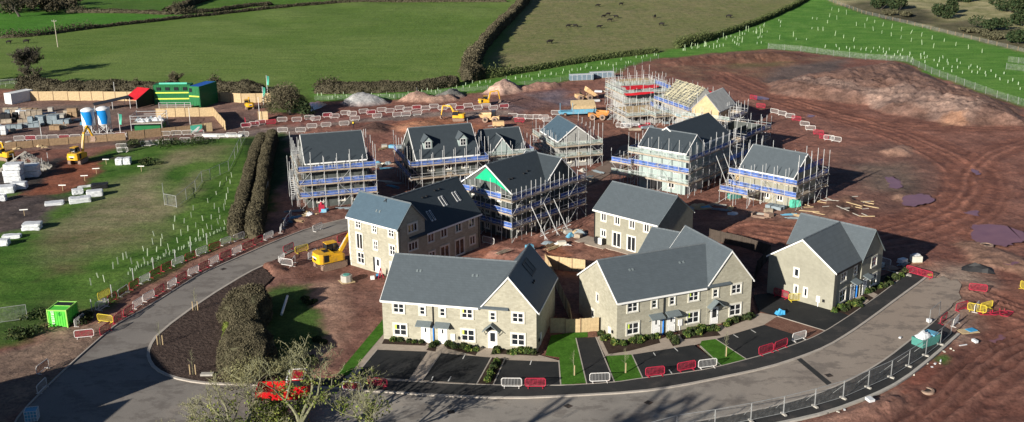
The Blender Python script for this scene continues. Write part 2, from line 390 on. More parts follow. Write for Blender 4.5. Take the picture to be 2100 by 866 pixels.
# roadside left verge (barrier strip)
zone([(-300,830),(0,715),(60,700),(120,662),(205,640),(300,590),(400,540),(490,495),(560,470),(590,440),(590,400),(720,420),(720,460),(560,510),(400,585),(222,690),(150,758),(40,860),(-300,1100)],(.20,.105,.085),(.25,.145,.11),1.2,0)
zone([(590,380),(560,420),(545,470),(575,480),(600,440),(610,420)],(.22,.12,.10),(.27,.15,.12),1,0)
zone([(-300,850),(0,725),(60,708),(140,668),(215,660),(215,690),(150,752),(40,860),(-300,1100)],(.19,.135,.105),(.23,.165,.125),1.0,0)
# inside the crescent
zone([(500,560),(640,520),(720,555),(790,600),(790,660),(700,770),(600,780),(560,720),(560,600)],(.165,.085,.066),(.21,.115,.09),1,0)
zone([(645,580),(700,600),(720,640),(705,690),(660,740),(600,775),(640,770),(690,735),(735,700),(745,650),(735,610),(690,575)],(.20,.105,.075),(.255,.145,.105),1.0,0,amt=.0)
zone([(638,585),(690,582),(706,640),(700,690),(668,735),(640,772),(590,775),(622,745),(652,712),(662,680),(660,635)],(.40,.25,.18),(.47,.31,.23),1.8,0,amt=.9,warp=False)
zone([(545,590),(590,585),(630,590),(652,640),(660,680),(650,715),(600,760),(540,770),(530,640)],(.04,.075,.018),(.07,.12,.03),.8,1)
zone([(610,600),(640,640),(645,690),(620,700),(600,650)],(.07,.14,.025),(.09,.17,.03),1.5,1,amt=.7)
zone([(985,515),(1130,500),(1150,540),(1120,560),(1060,540),(990,535)],RED1,RED2,1,0)
zone([(1110,505),(1215,455),(1230,495),(1300,520),(1330,540),(1180,545),(1110,530)],(.22,.11,.08),(.28,.15,.11),1,0)
zone([(1095,520),(1135,505),(1165,520),(1150,530),(1110,528)],(.30,.105,.045),(.34,.13,.06),.8,0)
zone([(1420,450),(1560,440),(1660,438),(1700,450),(1640,520),(1560,510),(1480,480)],(.20,.088,.06),(.26,.125,.085),1,0)
zone([(1490,425),(1600,430),(1700,420),(1760,400),(1700,450),(1500,450)],(.23,.13,.10),(.28,.17,.13),1,0)
zone([(1700,300),(1850,290),(1930,330),(1945,390),(1900,420),(1800,440),(1700,440),(1690,380)],(.15,.09,.074),(.195,.118,.095),2,0,amt=.7)
zone([(1750,340),(1850,335),(1890,370),(1870,395),(1780,390)],(.13,.105,.085),(.165,.13,.105),2,0,amt=.8)
zone([(1960,600),(2010,560),(2120,580),(2600,640),(2600,1200),(1400,1200),(1600,870),(1850,785),(1960,690)],(.165,.075,.056),(.215,.108,.082),1.5,0)
zone([(1855,790),(1920,745),(1960,770),(1950,800),(1880,815)],(.24,.09,.065),(.28,.115,.08),1.0,0)
zone([(1600,866),(1700,845),(1850,795),(1880,790),(1860,815),(1760,850),(1700,870)],(.24,.15,.115),(.29,.19,.15),1.0,0,amt=.8)
zone([(1930,725),(1950,735),(1955,745),(1935,740)],(.05,.15,.02),(.06,.17,.03),.4,1)
zone([(1900,560),(1960,545),(2010,552),(2025,585),(2000,640),(1960,695),(1940,660),(1870,640)],(.27,.205,.165),(.34,.265,.21),2.2,0)
# haul tracks : rutted bands of fresher red soil
RUTS=[]
def track(line,width,c1,c2,amt=.85,rut=.10,per=2.1):
    global col,z
    L=smooth(atl(line),2,False)
    bx=[p[0] for p in L]; by=[p[1] for p in L]
    k=np.where((gx>min(bx)-width-3)&(gx<max(bx)+width+3)&(gy>min(by)-width-3)&(gy<max(by)+width+3))[0]
    d,s=ldist(gx[k]+(n_mid[k]-.5)*1.2,gy[k]+(n_big[k]-.5)*2,L)
    w=np.clip((width-d)/1.5,0,1)
    st=(.5+.5*np.sin(s*2*np.pi/per+n_big[k]*5+np.sin(s*1.3)*.9))**1.4
    st=st*(.35+.65*(.5+.5*np.sin(s*2*np.pi/(per*2.6)+1.0)))
    st=st*(.45+.7*n_mid[k])+.12*(n_fin[k]-.5)
    c=np.array(c1)*(1-st[:,None])+np.array(c2)*st[:,None]
    ww=(w*amt*(.7+.3*n_mid[k]))[:,None]
    col[k]=col[k]*(1-ww)+c*ww
    z[k]+=w*(st-.35)*rut*1.35; grass[k]*=1-w
O1,O2=(.155,.068,.05),(.40,.19,.135)
track([(1500,160),(1600,205),(1740,240),(1880,285),(1990,340),(2010,400),(1950,450),(1850,485),(1720,500),(1560,480)],6.0,O1,O2,.9,.16)
track([(2200,270),(2050,300),(1985,350),(1975,410),(1900,450),(1760,490)],4.5,O1,O2,.8,.14)
track([(1480,150),(1560,185),(1640,215),(1760,250),(1900,262),(2200,265)],4.0,(.16,.075,.055),(.38,.18,.13),.85,.12)
track([(1990,600),(2100,640),(2300,700)],4.0,O1,(.34,.165,.12),.8,.3,1.5)
track([(2150,700),(2060,745),(1990,800),(1900,866),(1800,960)],5.0,(.12,.055,.043),(.31,.16,.12),.85,.36,1.7)
track([(2250,640),(2120,680),(2020,720),(1940,800),(1840,880)],3.0,(.12,.055,.043),(.31,.16,.12),.8,.36,1.5)
track([(1300,330),(1220,370),(1130,405),(1080,430),(1160,480)],3.2,(.19,.12,.09),(.26,.17,.135),.8,.05)
track([(1050,200),(1160,230),(1260,250),(1300,300)],5,(.18,.09,.065),(.24,.125,.09),.7,.08)
track([(1200,500),(1160,530),(1090,500),(1180,450)],2.5,(.18,.09,.07),(.26,.14,.11),.6,.16)
track([(-50,470),(40,440),(110,408)],3.5,(.05,.042,.04),(.13,.105,.095),.8,.14,1.3)
# heaps and bunds ------------------------------------------------
def mound(poly,h,slope,c1,c2,amt=1,nzamp=.5,px=True,g=0.,soft=.8):
    global z,col
    P=atl(poly) if px else poly
    bx=[p[0] for p in P]; by=[p[1] for p in P]
    k=np.where((gx>min(bx)-3)&(gx<max(bx)+3)&(gy>min(by)-3)&(gy<max(by)+3))[0]
    d=sdist(gx[k]+(wx[k]-gx[k])*.6,gy[k]+(wy[k]-gy[k])*.6,P)
    hh=np.clip(d*slope,0,None); hh=h*(1-np.exp(-hh/h*1.25))
    hh*=(.8+nzamp*(n_mid[k]-.3)+nzamp*.5*(n_fin[k]-.5))
    z[k]+=np.where(d>0,hh,0)
    w=np.clip(d/soft*.5+.5,0,1)*amt; nn=np.clip((n_mid[k]-.3)/.4,0,1)[:,None]
    col[k]=col[k]*(1-w[:,None])+(np.array(c1)*(1-nn)+np.array(c2)*nn)*w[:,None]; grass[k]=grass[k]*(1-w)+g*w
STOCK=[(1575,172),(1699,152),(1809,136),(1870,140),(1943,174),(2044,207),(2097,232),(2110,258),(1983,260),(1809,233),(1783,218),(1659,204),(1575,192)]
mound(STOCK,3.4,.5,(.15,.09,.07),(.205,.13,.105),1,.6)
zone([(1630,172),(1700,185),(1790,205),(1850,195),(1900,212),(1990,232),(2020,228),(1985,255),(1920,250),(1860,225),(1800,225),(1760,205),(1680,192),(1625,182)],(.25,.175,.145),(.31,.225,.185),1.2,0,amt=.8)
zone([(1930,250),(1950,245),(1980,247),(1978,258),(1940,258)],(.33,.18,.115),(.36,.21,.14),.8,0)
mound([(1345,125),(1452,115),(1590,106),(1650,112),(1640,124),(1560,130),(1450,132),(1380,138)],1.5,.22,(.16,.075,.055),(.20,.105,.08),.8,1.0)
mound([(1800,310),(1850,297),(1872,305),(1860,320),(1820,322)],1.0,.5,(.26,.16,.12),(.31,.2,.155),1,.6)
mound([(1828,402),(1850,392),(1872,398),(1862,412),(1835,410)],.8,.5,(.24,.15,.11),(.28,.18,.135),1,.6)
mound([(700,213),(730,204),(780,206),(800,212),(760,217),(715,218)],3.6,1.3,(.34,.35,.35),(.40,.41,.40),1,.4)
mound([(815,208),(850,196),(880,198),(895,206),(850,211)],3.2,1.2,(.37,.245,.19),(.40,.27,.21),1,.3)
mound([(865,208),(900,202),(930,200),(940,206),(880,212)],2.0,.9,(.33,.225,.175),(.35,.23,.18),1,.3)
mound([(890,200),(925,190),(950,192),(955,199),(915,203)],3.0,1.2,(.155,.16,.15),(.19,.19,.18),1,.5)
mound([(985,193),(1020,178),(1065,178),(1075,190),(1030,196)],4.4,1.2,(.40,.285,.23),(.42,.30,.245),1,.25)
mound([(1060,186),(1090,176),(1150,172),(1150,178),(1080,190)],1.8,.8,(.34,.20,.155),(.36,.22,.17),1,.4)
mound([(740,262),(770,252),(800,258),(795,274),(750,276)],1.2,.5,(.10,.06,.05),(.15,.09,.07),1,.8)
mound([(800,262),(850,248),(900,250),(920,262),(860,272),(810,270)],.9,.4,(.32,.16,.095),(.38,.20,.13),1,.4)
mound([(1000,520),(1040,508),(1110,512),(1125,535),(1060,540),(1000,532)],.7,.5,(.22,.11,.085),(.30,.165,.13),1,1.2)
mound([(520,545),(560,532),(590,540),(600,560),(560,572),(525,565)],.7,.5,(.17,.085,.062),(.23,.13,.1),1,1)
mound([(590,455),(640,435),(720,425),(720,440),(640,458),(600,470)],.6,.5,(.2,.105,.08),(.26,.15,.115),1,1.2)
mound([(1680,425),(1740,400),(1780,420),(1740,450),(1690,450)],.8,.45,(.15,.088,.065),(.2,.12,.09),1,1.2)
mound([(1960,500),(2010,495),(2120,540),(2140,590),(2090,560),(2000,545)],.5,.5,(.25,.16,.115),(.29,.185,.14),.8,1)
mound([(1700,850),(1800,815),(1850,810),(1880,830),(1800,866),(1720,880)],.6,.4,(.2,.105,.08),(.26,.15,.115),.8,1.2)
# natural unevenness (only where there is no paving)
mudw=1-grass
z+=mudw*((n_mid-.5)*.28+(n_fin-.5)*.22)+grass*((n_mid-.5)*.14+(n_fin-.5)*.10)
far=np.clip((gy-300)/150,0,1); z+=grass*far*(n_big-.5)*1.2
# --------------------------------------------- paved sheets (pixel outlines)
L_KERB=[(25,880),(40,850),(100,790),(141,751),(222,679),(247,661),(300,632),(388,576),(410,563),(480,532),(560,497),(640,466),(720,447)]
LEFT_IN=[(760,456),(720,470),(640,496),(560,535),(509,560),(417,616),(325,684),(305,715),(304,735),(318,758),(353,775),(406,786),(466,789),(560,791),(684,797),(809,806),(894,812),(1050,818),(1164,813),(1306,805),(1391,793),(1476,776),(1575,755),(1646,732),(1698,711),(1744,683),(1784,655),(1858,600),(1890,577)]
OUT=[(1905,566),(1922,571),(1934,566),(1950,575),(1962,572),(1972,584),(1966,600),(1972,612),(1955,622),(1950,632),(1907,668),(1864,701),(1821,735),(1780,761),(1729,788),(1667,813),(1575,838),(1466,860),(1388,872),(1200,885),(900,895),(600,900),(300,900),(25,900)]
ROAD=LEFT_IN+OUT+L_KERB
PAV_IN=[(600,778),(707,777),(803,782),(977,791),(1148,793),(1260,786),(1318,777),(1428,763),(1476,753),(1527,740),(1575,727),(1658,698),(1692,681),(1722,662),(1742,649),(1772,628),(1812,600),(1850,570),(1875,556)]
PAV_OUT=[(1903,566),(1890,577),(1858,600),(1784,655),(1744,683),(1698,711),(1646,732),(1575,755),(1476,776),(1391,793),(1306,805),(1164,813),(1050,818),(894,812),(809,806),(684,797),(600,793)]
FAR_PAV=[(1962,690),(1913,734),(1851,783),(1790,814),(1698,848),(1621,866),(1540,882),(1400,900),(1380,873),(1466,861),(1575,839),(1667,814),(1729,789),(1780,762),(1821,736),(1864,702),(1907,669),(1920,660)]
HAULROAD=[(1075,445),(1110,420),(1160,398),(1215,378),(1262,350),(1290,318),(1300,300),(1275,296),(1255,320),(1225,345),(1180,362),(1120,382),(1070,410),(1010,440)]
MULCH=[(509,560),(417,616),(325,684),(305,715),(304,735),(318,758),(353,775),(406,786),(466,789),(530,790),(540,700),(530,600),(560,570),(540,550)]
SHEETS=[]
gm=np.zeros(gx.size,bool)
for P in (ROAD,PAV_IN+PAV_OUT,FAR_PAV,HAULROAD,MULCH,[(786,684),(710,775),(1148,792),(1150,735),(1120,700)],[(1172,684),(1148,735),(1150,791),(1203,788),(1428,763),(1575,727),(1658,698),(1692,681),(1745,648),(1707,638),(1545,610),(1537,650),(1266,705),(1240,640)]):
    gm|=sdist(gx,gy,atl(P))>-.3
z=np.where(gm,np.minimum(z,0)*.0-.10,z)
FOOT=[]   # building footprints flatten the ground too
def footprint(ox,oy,r,u0,v0,u1,v1,mg=1.6):
    c,s=math.cos(r),math.sin(r); P=[(ox+u*c-v*s,oy+u*s+v*c) for u,v in ((u0-mg,v0-mg),(u1+mg,v0-mg),(u1+mg,v1+mg),(u0-mg,v1+mg))]
    k=sdist(gx,gy,P)>0; z[k]=np.clip(z[k],-.05,.0)
for q in ((-14.81,112.38,-.2251,0,0,17.8,11.2),(11.65,110.79,.3948,0,0,17.9,10),(32.07,125.68,-.7725,-1,0,9.3,12),(11.84,146.34,-.7628,0,0,11.2,8.3),(-22.18,137.47,-.677,0,0,9.4,16.4),(15.75,127.1,-.62,0,0,4.7,8),
          (-32.79,164.45,.287,0,0,9.7,8.8),(-16.07,174.83,.32,0,0,11,10),(-4.5,180.5,.3,0,0,6.5,8),(-7.28,154.61,-.749,0,0,9.8,14.3),(8.65,188.1,.312,0,0,6.6,9.4),(21.68,175.36,-.688,-.8,0,9,17),(37.39,168.4,-.753,0,0,9.6,7.6),(33,229,-1.18,0,0,11.5,7)):
    footprint(*q)
nx_,ny_=len(xs),len(ys)
idx=np.arange(nx_*ny_).reshape(ny_,nx_)
quads=np.stack([idx[:-1,:-1],idx[:-1,1:],idx[1:,1:],idx[1:,:-1]],-1).reshape(-1,4)
me=bpy.data.meshes.new('ground')
me.vertices.add(gx.size); me.vertices.foreach_set('co',np.stack([gx,gy,z],1).astype(np.float32).ravel())
me.loops.add(quads.size); me.loops.foreach_set('vertex_index',quads.astype(np.int32).ravel())
me.polygons.add(len(quads)); me.polygons.foreach_set('loop_start',np.arange(0,quads.size,4,dtype=np.int32)); me.polygons.foreach_set('loop_total',np.full(len(quads),4,np.int32))
me.polygons.foreach_set('use_smooth',np.ones(len(quads),bool))
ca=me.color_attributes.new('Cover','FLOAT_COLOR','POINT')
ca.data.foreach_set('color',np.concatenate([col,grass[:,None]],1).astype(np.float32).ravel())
me.update(); me.validate()
def ground_material():
    m,nt,b=new_mat('mixed ground cover'); co=objco(nt)
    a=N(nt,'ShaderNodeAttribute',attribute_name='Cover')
    # grass : tufty mottling, streaked
    mp=N(nt,'ShaderNodeMapping'); mp.inputs['Scale'].default_value=(.14,1.0,1); nt.links.new(co,mp.inputs[0])
    g1=noise(nt,.5,6,.7,mp.outputs[0]); g2=noise(nt,1.7,6,.78,co)
    gf=ramp(nt,g1.outputs['Fac'],[(.3,(.72,.78,.7)),(.5,(1,1,1)),(.72,(1.30,1.16,1.25))])
    gg=ramp(nt,g2.outputs['Fac'],[(.3,.50),(.5,1.0),(.7,1.4)])
    gcol=mixc(nt,mixc(nt,a.outputs['Color'],gf.outputs[0],1.,'MULTIPLY'),gg.outputs[0],1.,'MULTIPLY')
    # mud : clods, pale stones
    m1=noise(nt,.5,9,.75,co); m2=noise(nt,1.9,7,.8,co)
    mf=ramp(nt,m1.outputs['Fac'],[(.30,(.60,.58,.60)),(.5,(1,1,1)),(.70,(1.40,1.36,1.32))])
    mg=ramp(nt,m2.outputs['Fac'],[(.32,.48),(.5,1.0),(.64,1.3),(.72,2.0)])
    mcol=mixc(nt,mixc(nt,a.outputs['Color'],mf.outputs[0],1.,'MULTIPLY'),mg.outputs[0],1.,'MULTIPLY')
    m3=noise(nt,.11,5,.65,co); mb_=ramp(nt,m3.outputs['Fac'],[(.32,(.74,.72,.74)),(.5,(1.02,1.0,1.0)),(.68,(1.34,1.27,1.22))]); mcol=mixc(nt,mcol,mb_.outputs[0],1.,'MULTIPLY')
    # straw areas (cover value about .8) : live green tussocks among dead grass
    sm_=math_(nt,'MULTIPLY',math_(nt,'SUBTRACT',.97,a.outputs['Alpha']),6.); cl_=N(nt,'ShaderNodeClamp'); nt.links.new(sm_,cl_.inputs[0])
    s1=noise(nt,.45,7,.72,co); sr=ramp(nt,s1.outputs['Fac'],[(.50,0),(.60,.85)]); 
    tus=math_(nt,'MULTIPLY',cl_.outputs[0],sr.outputs[0])
    gcol=mixc(nt,gcol,(.055,.105,.022),math_(nt,'MULTIPLY',tus,.75))
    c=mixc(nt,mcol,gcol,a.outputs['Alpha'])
    nt.links.new(c,b.inputs['Base Color'])
    rr=ramp(nt,m1.outputs['Fac'],[(.3,.55),(.6,.95)]); nt.links.new(mixc(nt,rr.outputs[0],(.95,.95,.95),a.outputs['Alpha']),b.inputs['Roughness'])
    b.inputs['Specular IOR Level'].default_value=.12
    h=math_(nt,'ADD',math_(nt,'MULTIPLY',m2.outputs['Fac'],.35),m1.outputs['Fac'])
    bump(nt,b,h,.8,.30)
    return m
me.materials.append(ground_material())
g=link('ground',me); tag(g,kind='structure')
ZG=z.reshape(len(ys),len(xs)).copy()
def gz(x,y):
    i=min(max(int(np.searchsorted(xs,x))-1,0),nx_-2); j=min(max(int(np.searchsorted(ys,y))-1,0),ny_-2)
    Z=ZG; fx=(x-xs[i])/(xs[i+1]-xs[i]); fy=(y-ys[j])/(ys[j+1]-ys[j])
    return float((Z[j,i]*(1-fx)+Z[j,i+1]*fx)*(1-fy)+(Z[j+1,i]*(1-fx)+Z[j+1,i+1]*fx)*fy)
def atg(px,py):
    x,y=at(px,py); return (x,y,gz(x,y))
# ---- sheets
def sheet(name,pts,mat,zt,px=True,sm=0,thick=.0,kind='structure'):
    P=atl(pts) if px else pts
    if sm: P=smooth(P,sm)
    bm=bmesh.new(); vs=[bm.verts.new((x,y,zt)) for x,y in P]
    f=bm.faces.new(vs)
    if f.normal.z<0: f.normal_flip()
    if thick:
        r=bmesh.ops.extrude_face_region(bm,geom=[f])
        for v in r['geom']:
            if isinstance(v,bmesh.types.BMVert): v.co.z-=thick
    bmesh.ops.triangulate(bm,faces=bm.faces[:]); bmesh.ops.recalc_face_normals(bm,faces=bm.faces[:])
    me=bpy.data.meshes.new(name); bm.to_mesh(me); bm.free(); me.materials.append(mat)
    o=link(name,me)
    if kind: tag(o,kind=kind)
    return o
def strip(name,line,width,mat,z0,z1,px=True,sm=1,parent=None,kind='structure',closed=False):
    L=atl(line) if px else line
    if sm: L=smooth(L,sm,closed)
    mb=MB(); n=len(L); Ls=[];Rs=[]
    for i in range(n):
        a=L[(i-1)%n] if closed else L[max(i-1,0)]; b=L[(i+1)%n] if closed else L[min(i+1,n-1)]
        dx,dy=b[0]-a[0],b[1]-a[1]; l=math.hypot(dx,dy) or 1; nx,ny=-dy/l*width/2,dx/l*width/2
        Ls.append((L[i][0]+nx,L[i][1]+ny)); Rs.append((L[i][0]-nx,L[i][1]-ny))
    for i in range(n if closed else n-1):
        j=(i+1)%n
        vs=[(*Ls[i],z0),(*Rs[i],z0),(*Rs[j],z0),(*Ls[j],z0),(*Ls[i],z1),(*Rs[i],z1),(*Rs[j],z1),(*Ls[j],z1)]
        mb.add(vs,[(4,5,6,7),(0,4,7,3),(1,2,6,5)])
        if not closed and i==0: mb.add(vs,[(0,1,5,4)])
        if not closed and i==n-2: mb.add(vs,[(3,7,6,2)])
    o=mb.build(name,mat,parent)
    if kind: tag(o,kind=kind)
    return o
def road_material():
    m,nt,b=new_mat('dusty asphalt'); co=objco(nt)
    n1=noise(nt,.16,6,.62,co); n2=noise(nt,7,4,.7,co)
    mp=N(nt,'ShaderNodeMapping'); mp.inputs['Scale'].default_value=(.7,1,1); nt.links.new(co,mp.inputs[0]); n3=noise(nt,.38,8,.72,mp.outputs[0])
    c=ramp(nt,n1.outputs['Fac'],[(.3,(.215,.198,.178)),(.55,(.285,.262,.232)),(.75,(.33,.29,.245))]).outputs[0]
    sp=N(nt,'ShaderNodeSeparateXYZ'); nt.links.new(co,sp.inputs[0])
    # muddier towards the far (eastern) end of the crescent
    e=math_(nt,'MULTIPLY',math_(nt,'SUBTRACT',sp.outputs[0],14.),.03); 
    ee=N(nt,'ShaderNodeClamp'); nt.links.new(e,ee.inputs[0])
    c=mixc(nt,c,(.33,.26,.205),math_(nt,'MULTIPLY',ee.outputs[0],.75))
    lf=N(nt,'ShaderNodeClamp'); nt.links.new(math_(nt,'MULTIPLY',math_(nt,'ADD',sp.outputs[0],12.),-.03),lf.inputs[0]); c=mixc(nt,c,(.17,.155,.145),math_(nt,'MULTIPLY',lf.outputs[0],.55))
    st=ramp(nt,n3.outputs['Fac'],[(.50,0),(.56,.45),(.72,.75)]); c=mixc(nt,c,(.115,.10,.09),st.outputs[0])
    f=ramp(nt,n2.outputs['Fac'],[(.25,.85),(.75,1.15)]); c=mixc(nt,c,f.outputs[0],1.,'MULTIPLY')
    nt.links.new(c,b.inputs['Base Color']); b.inputs['Roughness'].default_value=.85; b.inputs['Specular IOR Level'].default_value=.2
    bump(nt,b,n2.outputs['Fac'],.25,.02); return m
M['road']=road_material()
M['newasphalt']=speck_mat('new black asphalt',[(.3,(.022,.024,.026)),(.6,(.032,.033,.034)),(.78,(.06,.056,.052))],.5,12,.3,.8,.01,.4)
M['pave']=speck_mat('beige paving',[(.3,(.33,.275,.225)),(.7,(.42,.355,.29))],1.2,6,.12,.85,.01,.3)
M['pavedark']=speck_mat('footway asphalt',[(.3,(.03,.032,.033)),(.55,(.045,.045,.045)),(.75,(.10,.088,.08))],.3,10,.3,.85,.01,.4)
M['kerb']=speck_mat('kerb concrete',[(.3,(.36,.32,.28)),(.7,(.46,.42,.37))],.8,6,.12,.85,.01,.3)
M['lawn']=speck_mat('fresh turf',[(.3,(.036,.10,.010)),(.55,(.055,.15,.016)),(.75,(.085,.175,.03))],.8,5,.4,.95,.05,.8)
M['mulch']=speck_mat('bark mulch',[(.3,(.058,.040,.034)),(.7,(.085,.062,.052))],.5,2.2,.55,.95,.25,1.)
M['soil']=speck_mat('planting soil',[(.3,(.035,.024,.018)),(.7,(.06,.042,.032))],1,6,.4,.95,.05,.8)
M['redmulch']=speck_mat('red brown mulch',[(.3,(.15,.075,.055)),(.7,(.21,.115,.085))],.8,5,.45,.95,.08,1.)
M['paint']=plain('road paint',(.55,.55,.53),.7,0,.15,2)
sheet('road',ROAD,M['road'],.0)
sheet('haul_road',HAULROAD,speck_mat('muddy asphalt',[(.3,(.17,.125,.10)),(.7,(.25,.185,.15))],.3,6,.2),.0,sm=1)
sheet('pavement',PAV_IN+PAV_OUT,M['pavedark'],.11,thick=.15)
sheet('pavement',FAR_PAV,M['pavedark'],.11,thick=.15)
strip('kerb',PAV_OUT[::-1],.30,M['kerb'],-.05,.125)
strip('kerb',[(1920,656),(1907,668),(1864,701),(1821,735),(1780,761),(1729,788),(1667,813),(1575,838),(1466,860),(1388,872)],.20,M['kerb'],-.05,.125)
strip('edging',[(1966,686),(1913,733),(1851,782),(1790,813),(1698,847),(1621,865),(1540,881)],.35,M['concrete'],-.05,.16)
strip('kerb',L_KERB,.16,M['kerb'],-.05,.12)
sheet('mulch_bed',MULCH,M['mulch'],.10,thick=.15)
strip('kerb',[(540,546),(509,560),(417,616),(325,684),(305,715),(304,735),(318,758),(353,775),(406,786),(466,789),(540,790)],.34,M['kerb'],-.05,.14)
# darker reinstated trench across the crescent
sheet('road_patch',[(1632,736),(1641,733),(1706,786),(1696,790)],M['pavedark'],.006)
# front of the left terrace
sheet('paving',[(786,684),(707,776),(977,789),(1148,791),(1150,742),(1100,728)],M['pave'],.09)
sheet('parking_bay',[(774,719),(877,723),(839,780),(727,774)],M['newasphalt'],.10)
sheet('parking_bay',[(904,726),(1006,735),(977,789),(866,782)],M['newasphalt'],.10)
sheet('parking_bay',[(1036,740),(1145,744),(1148,791),(1013,790)],M['newasphalt'],.10)
sheet('planting_bed',[(1010,735),(1034,738),(1011,790),(979,789)],M['soil'],.105)
sheet('lawn',[(786,656),(787,686),(714,772),(690,771)],M['lawn'],.11)
for a,b in (((955,727),(949,738)),((925,774),(919,784)),((888,774),(885,782)),((1090,741),(1087,750))): strip('bay_line',[a,b],.10,M['paint'],.10,.108,sm=0)
# between terraces
sheet('lawn',[(1130,690),(1172,684),(1205,683),(1205,693),(1181,695),(1203,788),(1150,791),(1147,735),(1118,731)],M['lawn'],.11)
sheet('driveway',[(1181,695),(1222,693),(1260,785),(1203,788)],M['newasphalt'],.095)
sheet('paving',[(1205,683),(1222,678),(1226,693),(1205,694)],M['redmulch'],.09)
sheet('lawn',[(1243,732),(1296,729),(1318,777),(1260,785)],M['lawn'],.11)
sheet('paving',[(1222,693),(1236,690),(1290,715),(1385,688),(1480,668),(1560,643),(1596,650),(1567,668),(1468,698),(1422,710),(1297,730),(1242,733)],M['pave'],.09)
sheet('parking_bay',[(1297,729),(1422,709),(1479,752),(1428,763),(1318,777)],M['newasphalt'],.095)
sheet('lawn',[(1434,711),(1439,701),(1468,697),(1530,738),(1476,753)],M['lawn'],.11)
sheet('parking_bay',[(1468,697),(1567,668),(1658,697),(1575,727),(1530,738)],M['newasphalt'],.095)
sheet('planting_bed',[(1567,668),(1593,651),(1690,680),(1658,697)],M['redmulch'],.10)
sheet('driveway',[(1545,606),(1577,603),(1707,638),(1742,648),(1692,680),(1594,650),(1555,640)],M['newasphalt'],.095)
sheet('planting_bed',[(1708,640),(1795,572),(1846,553),(1868,558),(1812,598),(1772,627),(1745,647)],M['soil'],.10)
for q in ([(1745,607),(1757,603),(1782,618),(1772,626)],[(1760,596),(1772,592),(1800,606),(1792,613)]): sheet('paving',q,M['pave'],.115)
for a,b in (((1382,714),(1390,722)),((1340,725),(1344,731)),((1372,760),(1378,768)),((1504,688),(1514,694)),((1540,678),(1550,684))): strip('bay_line',[a,b],.10,M['paint'],.095,.104,sm=0)
for q in ([(1146,741),(1150,791)],[(1181,695),(1203,788)],[(1222,693),(1260,785)],[(1296,729),(1318,777)],[(1436,711),(1479,752)],[(1468,697),(1530,738)],[(1594,650),(1692,680)],[(774,718),(727,774)],[(904,726),(866,782)],[(1008,735),(978,789)],[(1035,738),(1012,790)]):
    strip('edging',q,.12,M['kerb'],.0,.118,sm=0)
strip('edging',PAV_IN[1:],.12,M['kerb'],.0,.125)
# planting beds against the houses
for q in ([(790,694),(880,700),(872,711),(783,707)],[(886,706),(897,707),(893,723),(874,720)],[(911,709),(985,715),(975,731),(918,717)],[(1005,729),(1022,716),(1112,724),(1102,732),(1030,728)],
          [(1225,680),(1236,684),(1275,703),(1345,684),(1354,705),(1290,722),(1248,728)],[(1362,682),(1378,690),(1395,708),(1380,712)],[(1388,680),(1455,664),(1478,690),(1400,698)],[(1478,664),(1545,640),(1552,650),(1490,674)]):
    sheet('planting_bed',q,M['soil'],.105)
# puddles
def puddle_mat():
    m,nt,b=new_mat('muddy water'); co=objco(nt)
    n=noise(nt,.4,3,.5,co); c=ramp(nt,n.outputs['Fac'],[(.3,(.185,.078,.088)),(.7,(.235,.105,.112))])
    nt.links.new(c.outputs[0],b.inputs['Base Color']); b.inputs['Roughness'].default_value=.14; b.inputs['Specular IOR Level'].default_value=.28
    return m
M['water']=puddle_mat()
def puddle(pts,zz=None):
    P=smooth(atl(pts),2); P=[(x+(fbm(np.array([x]),np.array([y]),.7,3,51)[0]-.5)*2.2,y+(fbm(np.array([x]),np.array([y]),.7,3,57)[0]-.5)*3.2) for x,y in smooth(P,1)]; cx=sum(p[0] for p in P)/len(P); cy=sum(p[1] for p in P)/len(P)
    # water level sits in the hollow
    zl=max(gz(*p) for p in P)+.015 if zz is None else zz
    return sheet('puddle',P,M['water'],min(zl,.35),px=False)
for q in ([(1540,196),(1575,200),(1582,206),(1550,205)],[(1655,236),(1672,238),(1668,242),(1652,240)],[(2005,600),(2030,606),(2020,640),(2000,630)] if 0 else [(2035,688),(2050,684),(2052,700),(2040,704)],[(1815,362),(1842,364),(1853,385),(1825,388)],[(1850,408),(1880,402),(1912,408),(1900,425),(1850,427),(1845,420)],[(1985,468),(2030,464),(2095,474),(2112,500),(2070,510),(2030,504),(1990,497)],[(1990,348),(2005,352),(2014,362),(1998,362)],
          [(2040,530),(2070,525),(2100,540),(2060,550)],[(1985,432),(2010,432),(2000,440),(1982,440)],[(630,212),(660,207),(672,216),(640,230),(625,225)]): puddle(q)
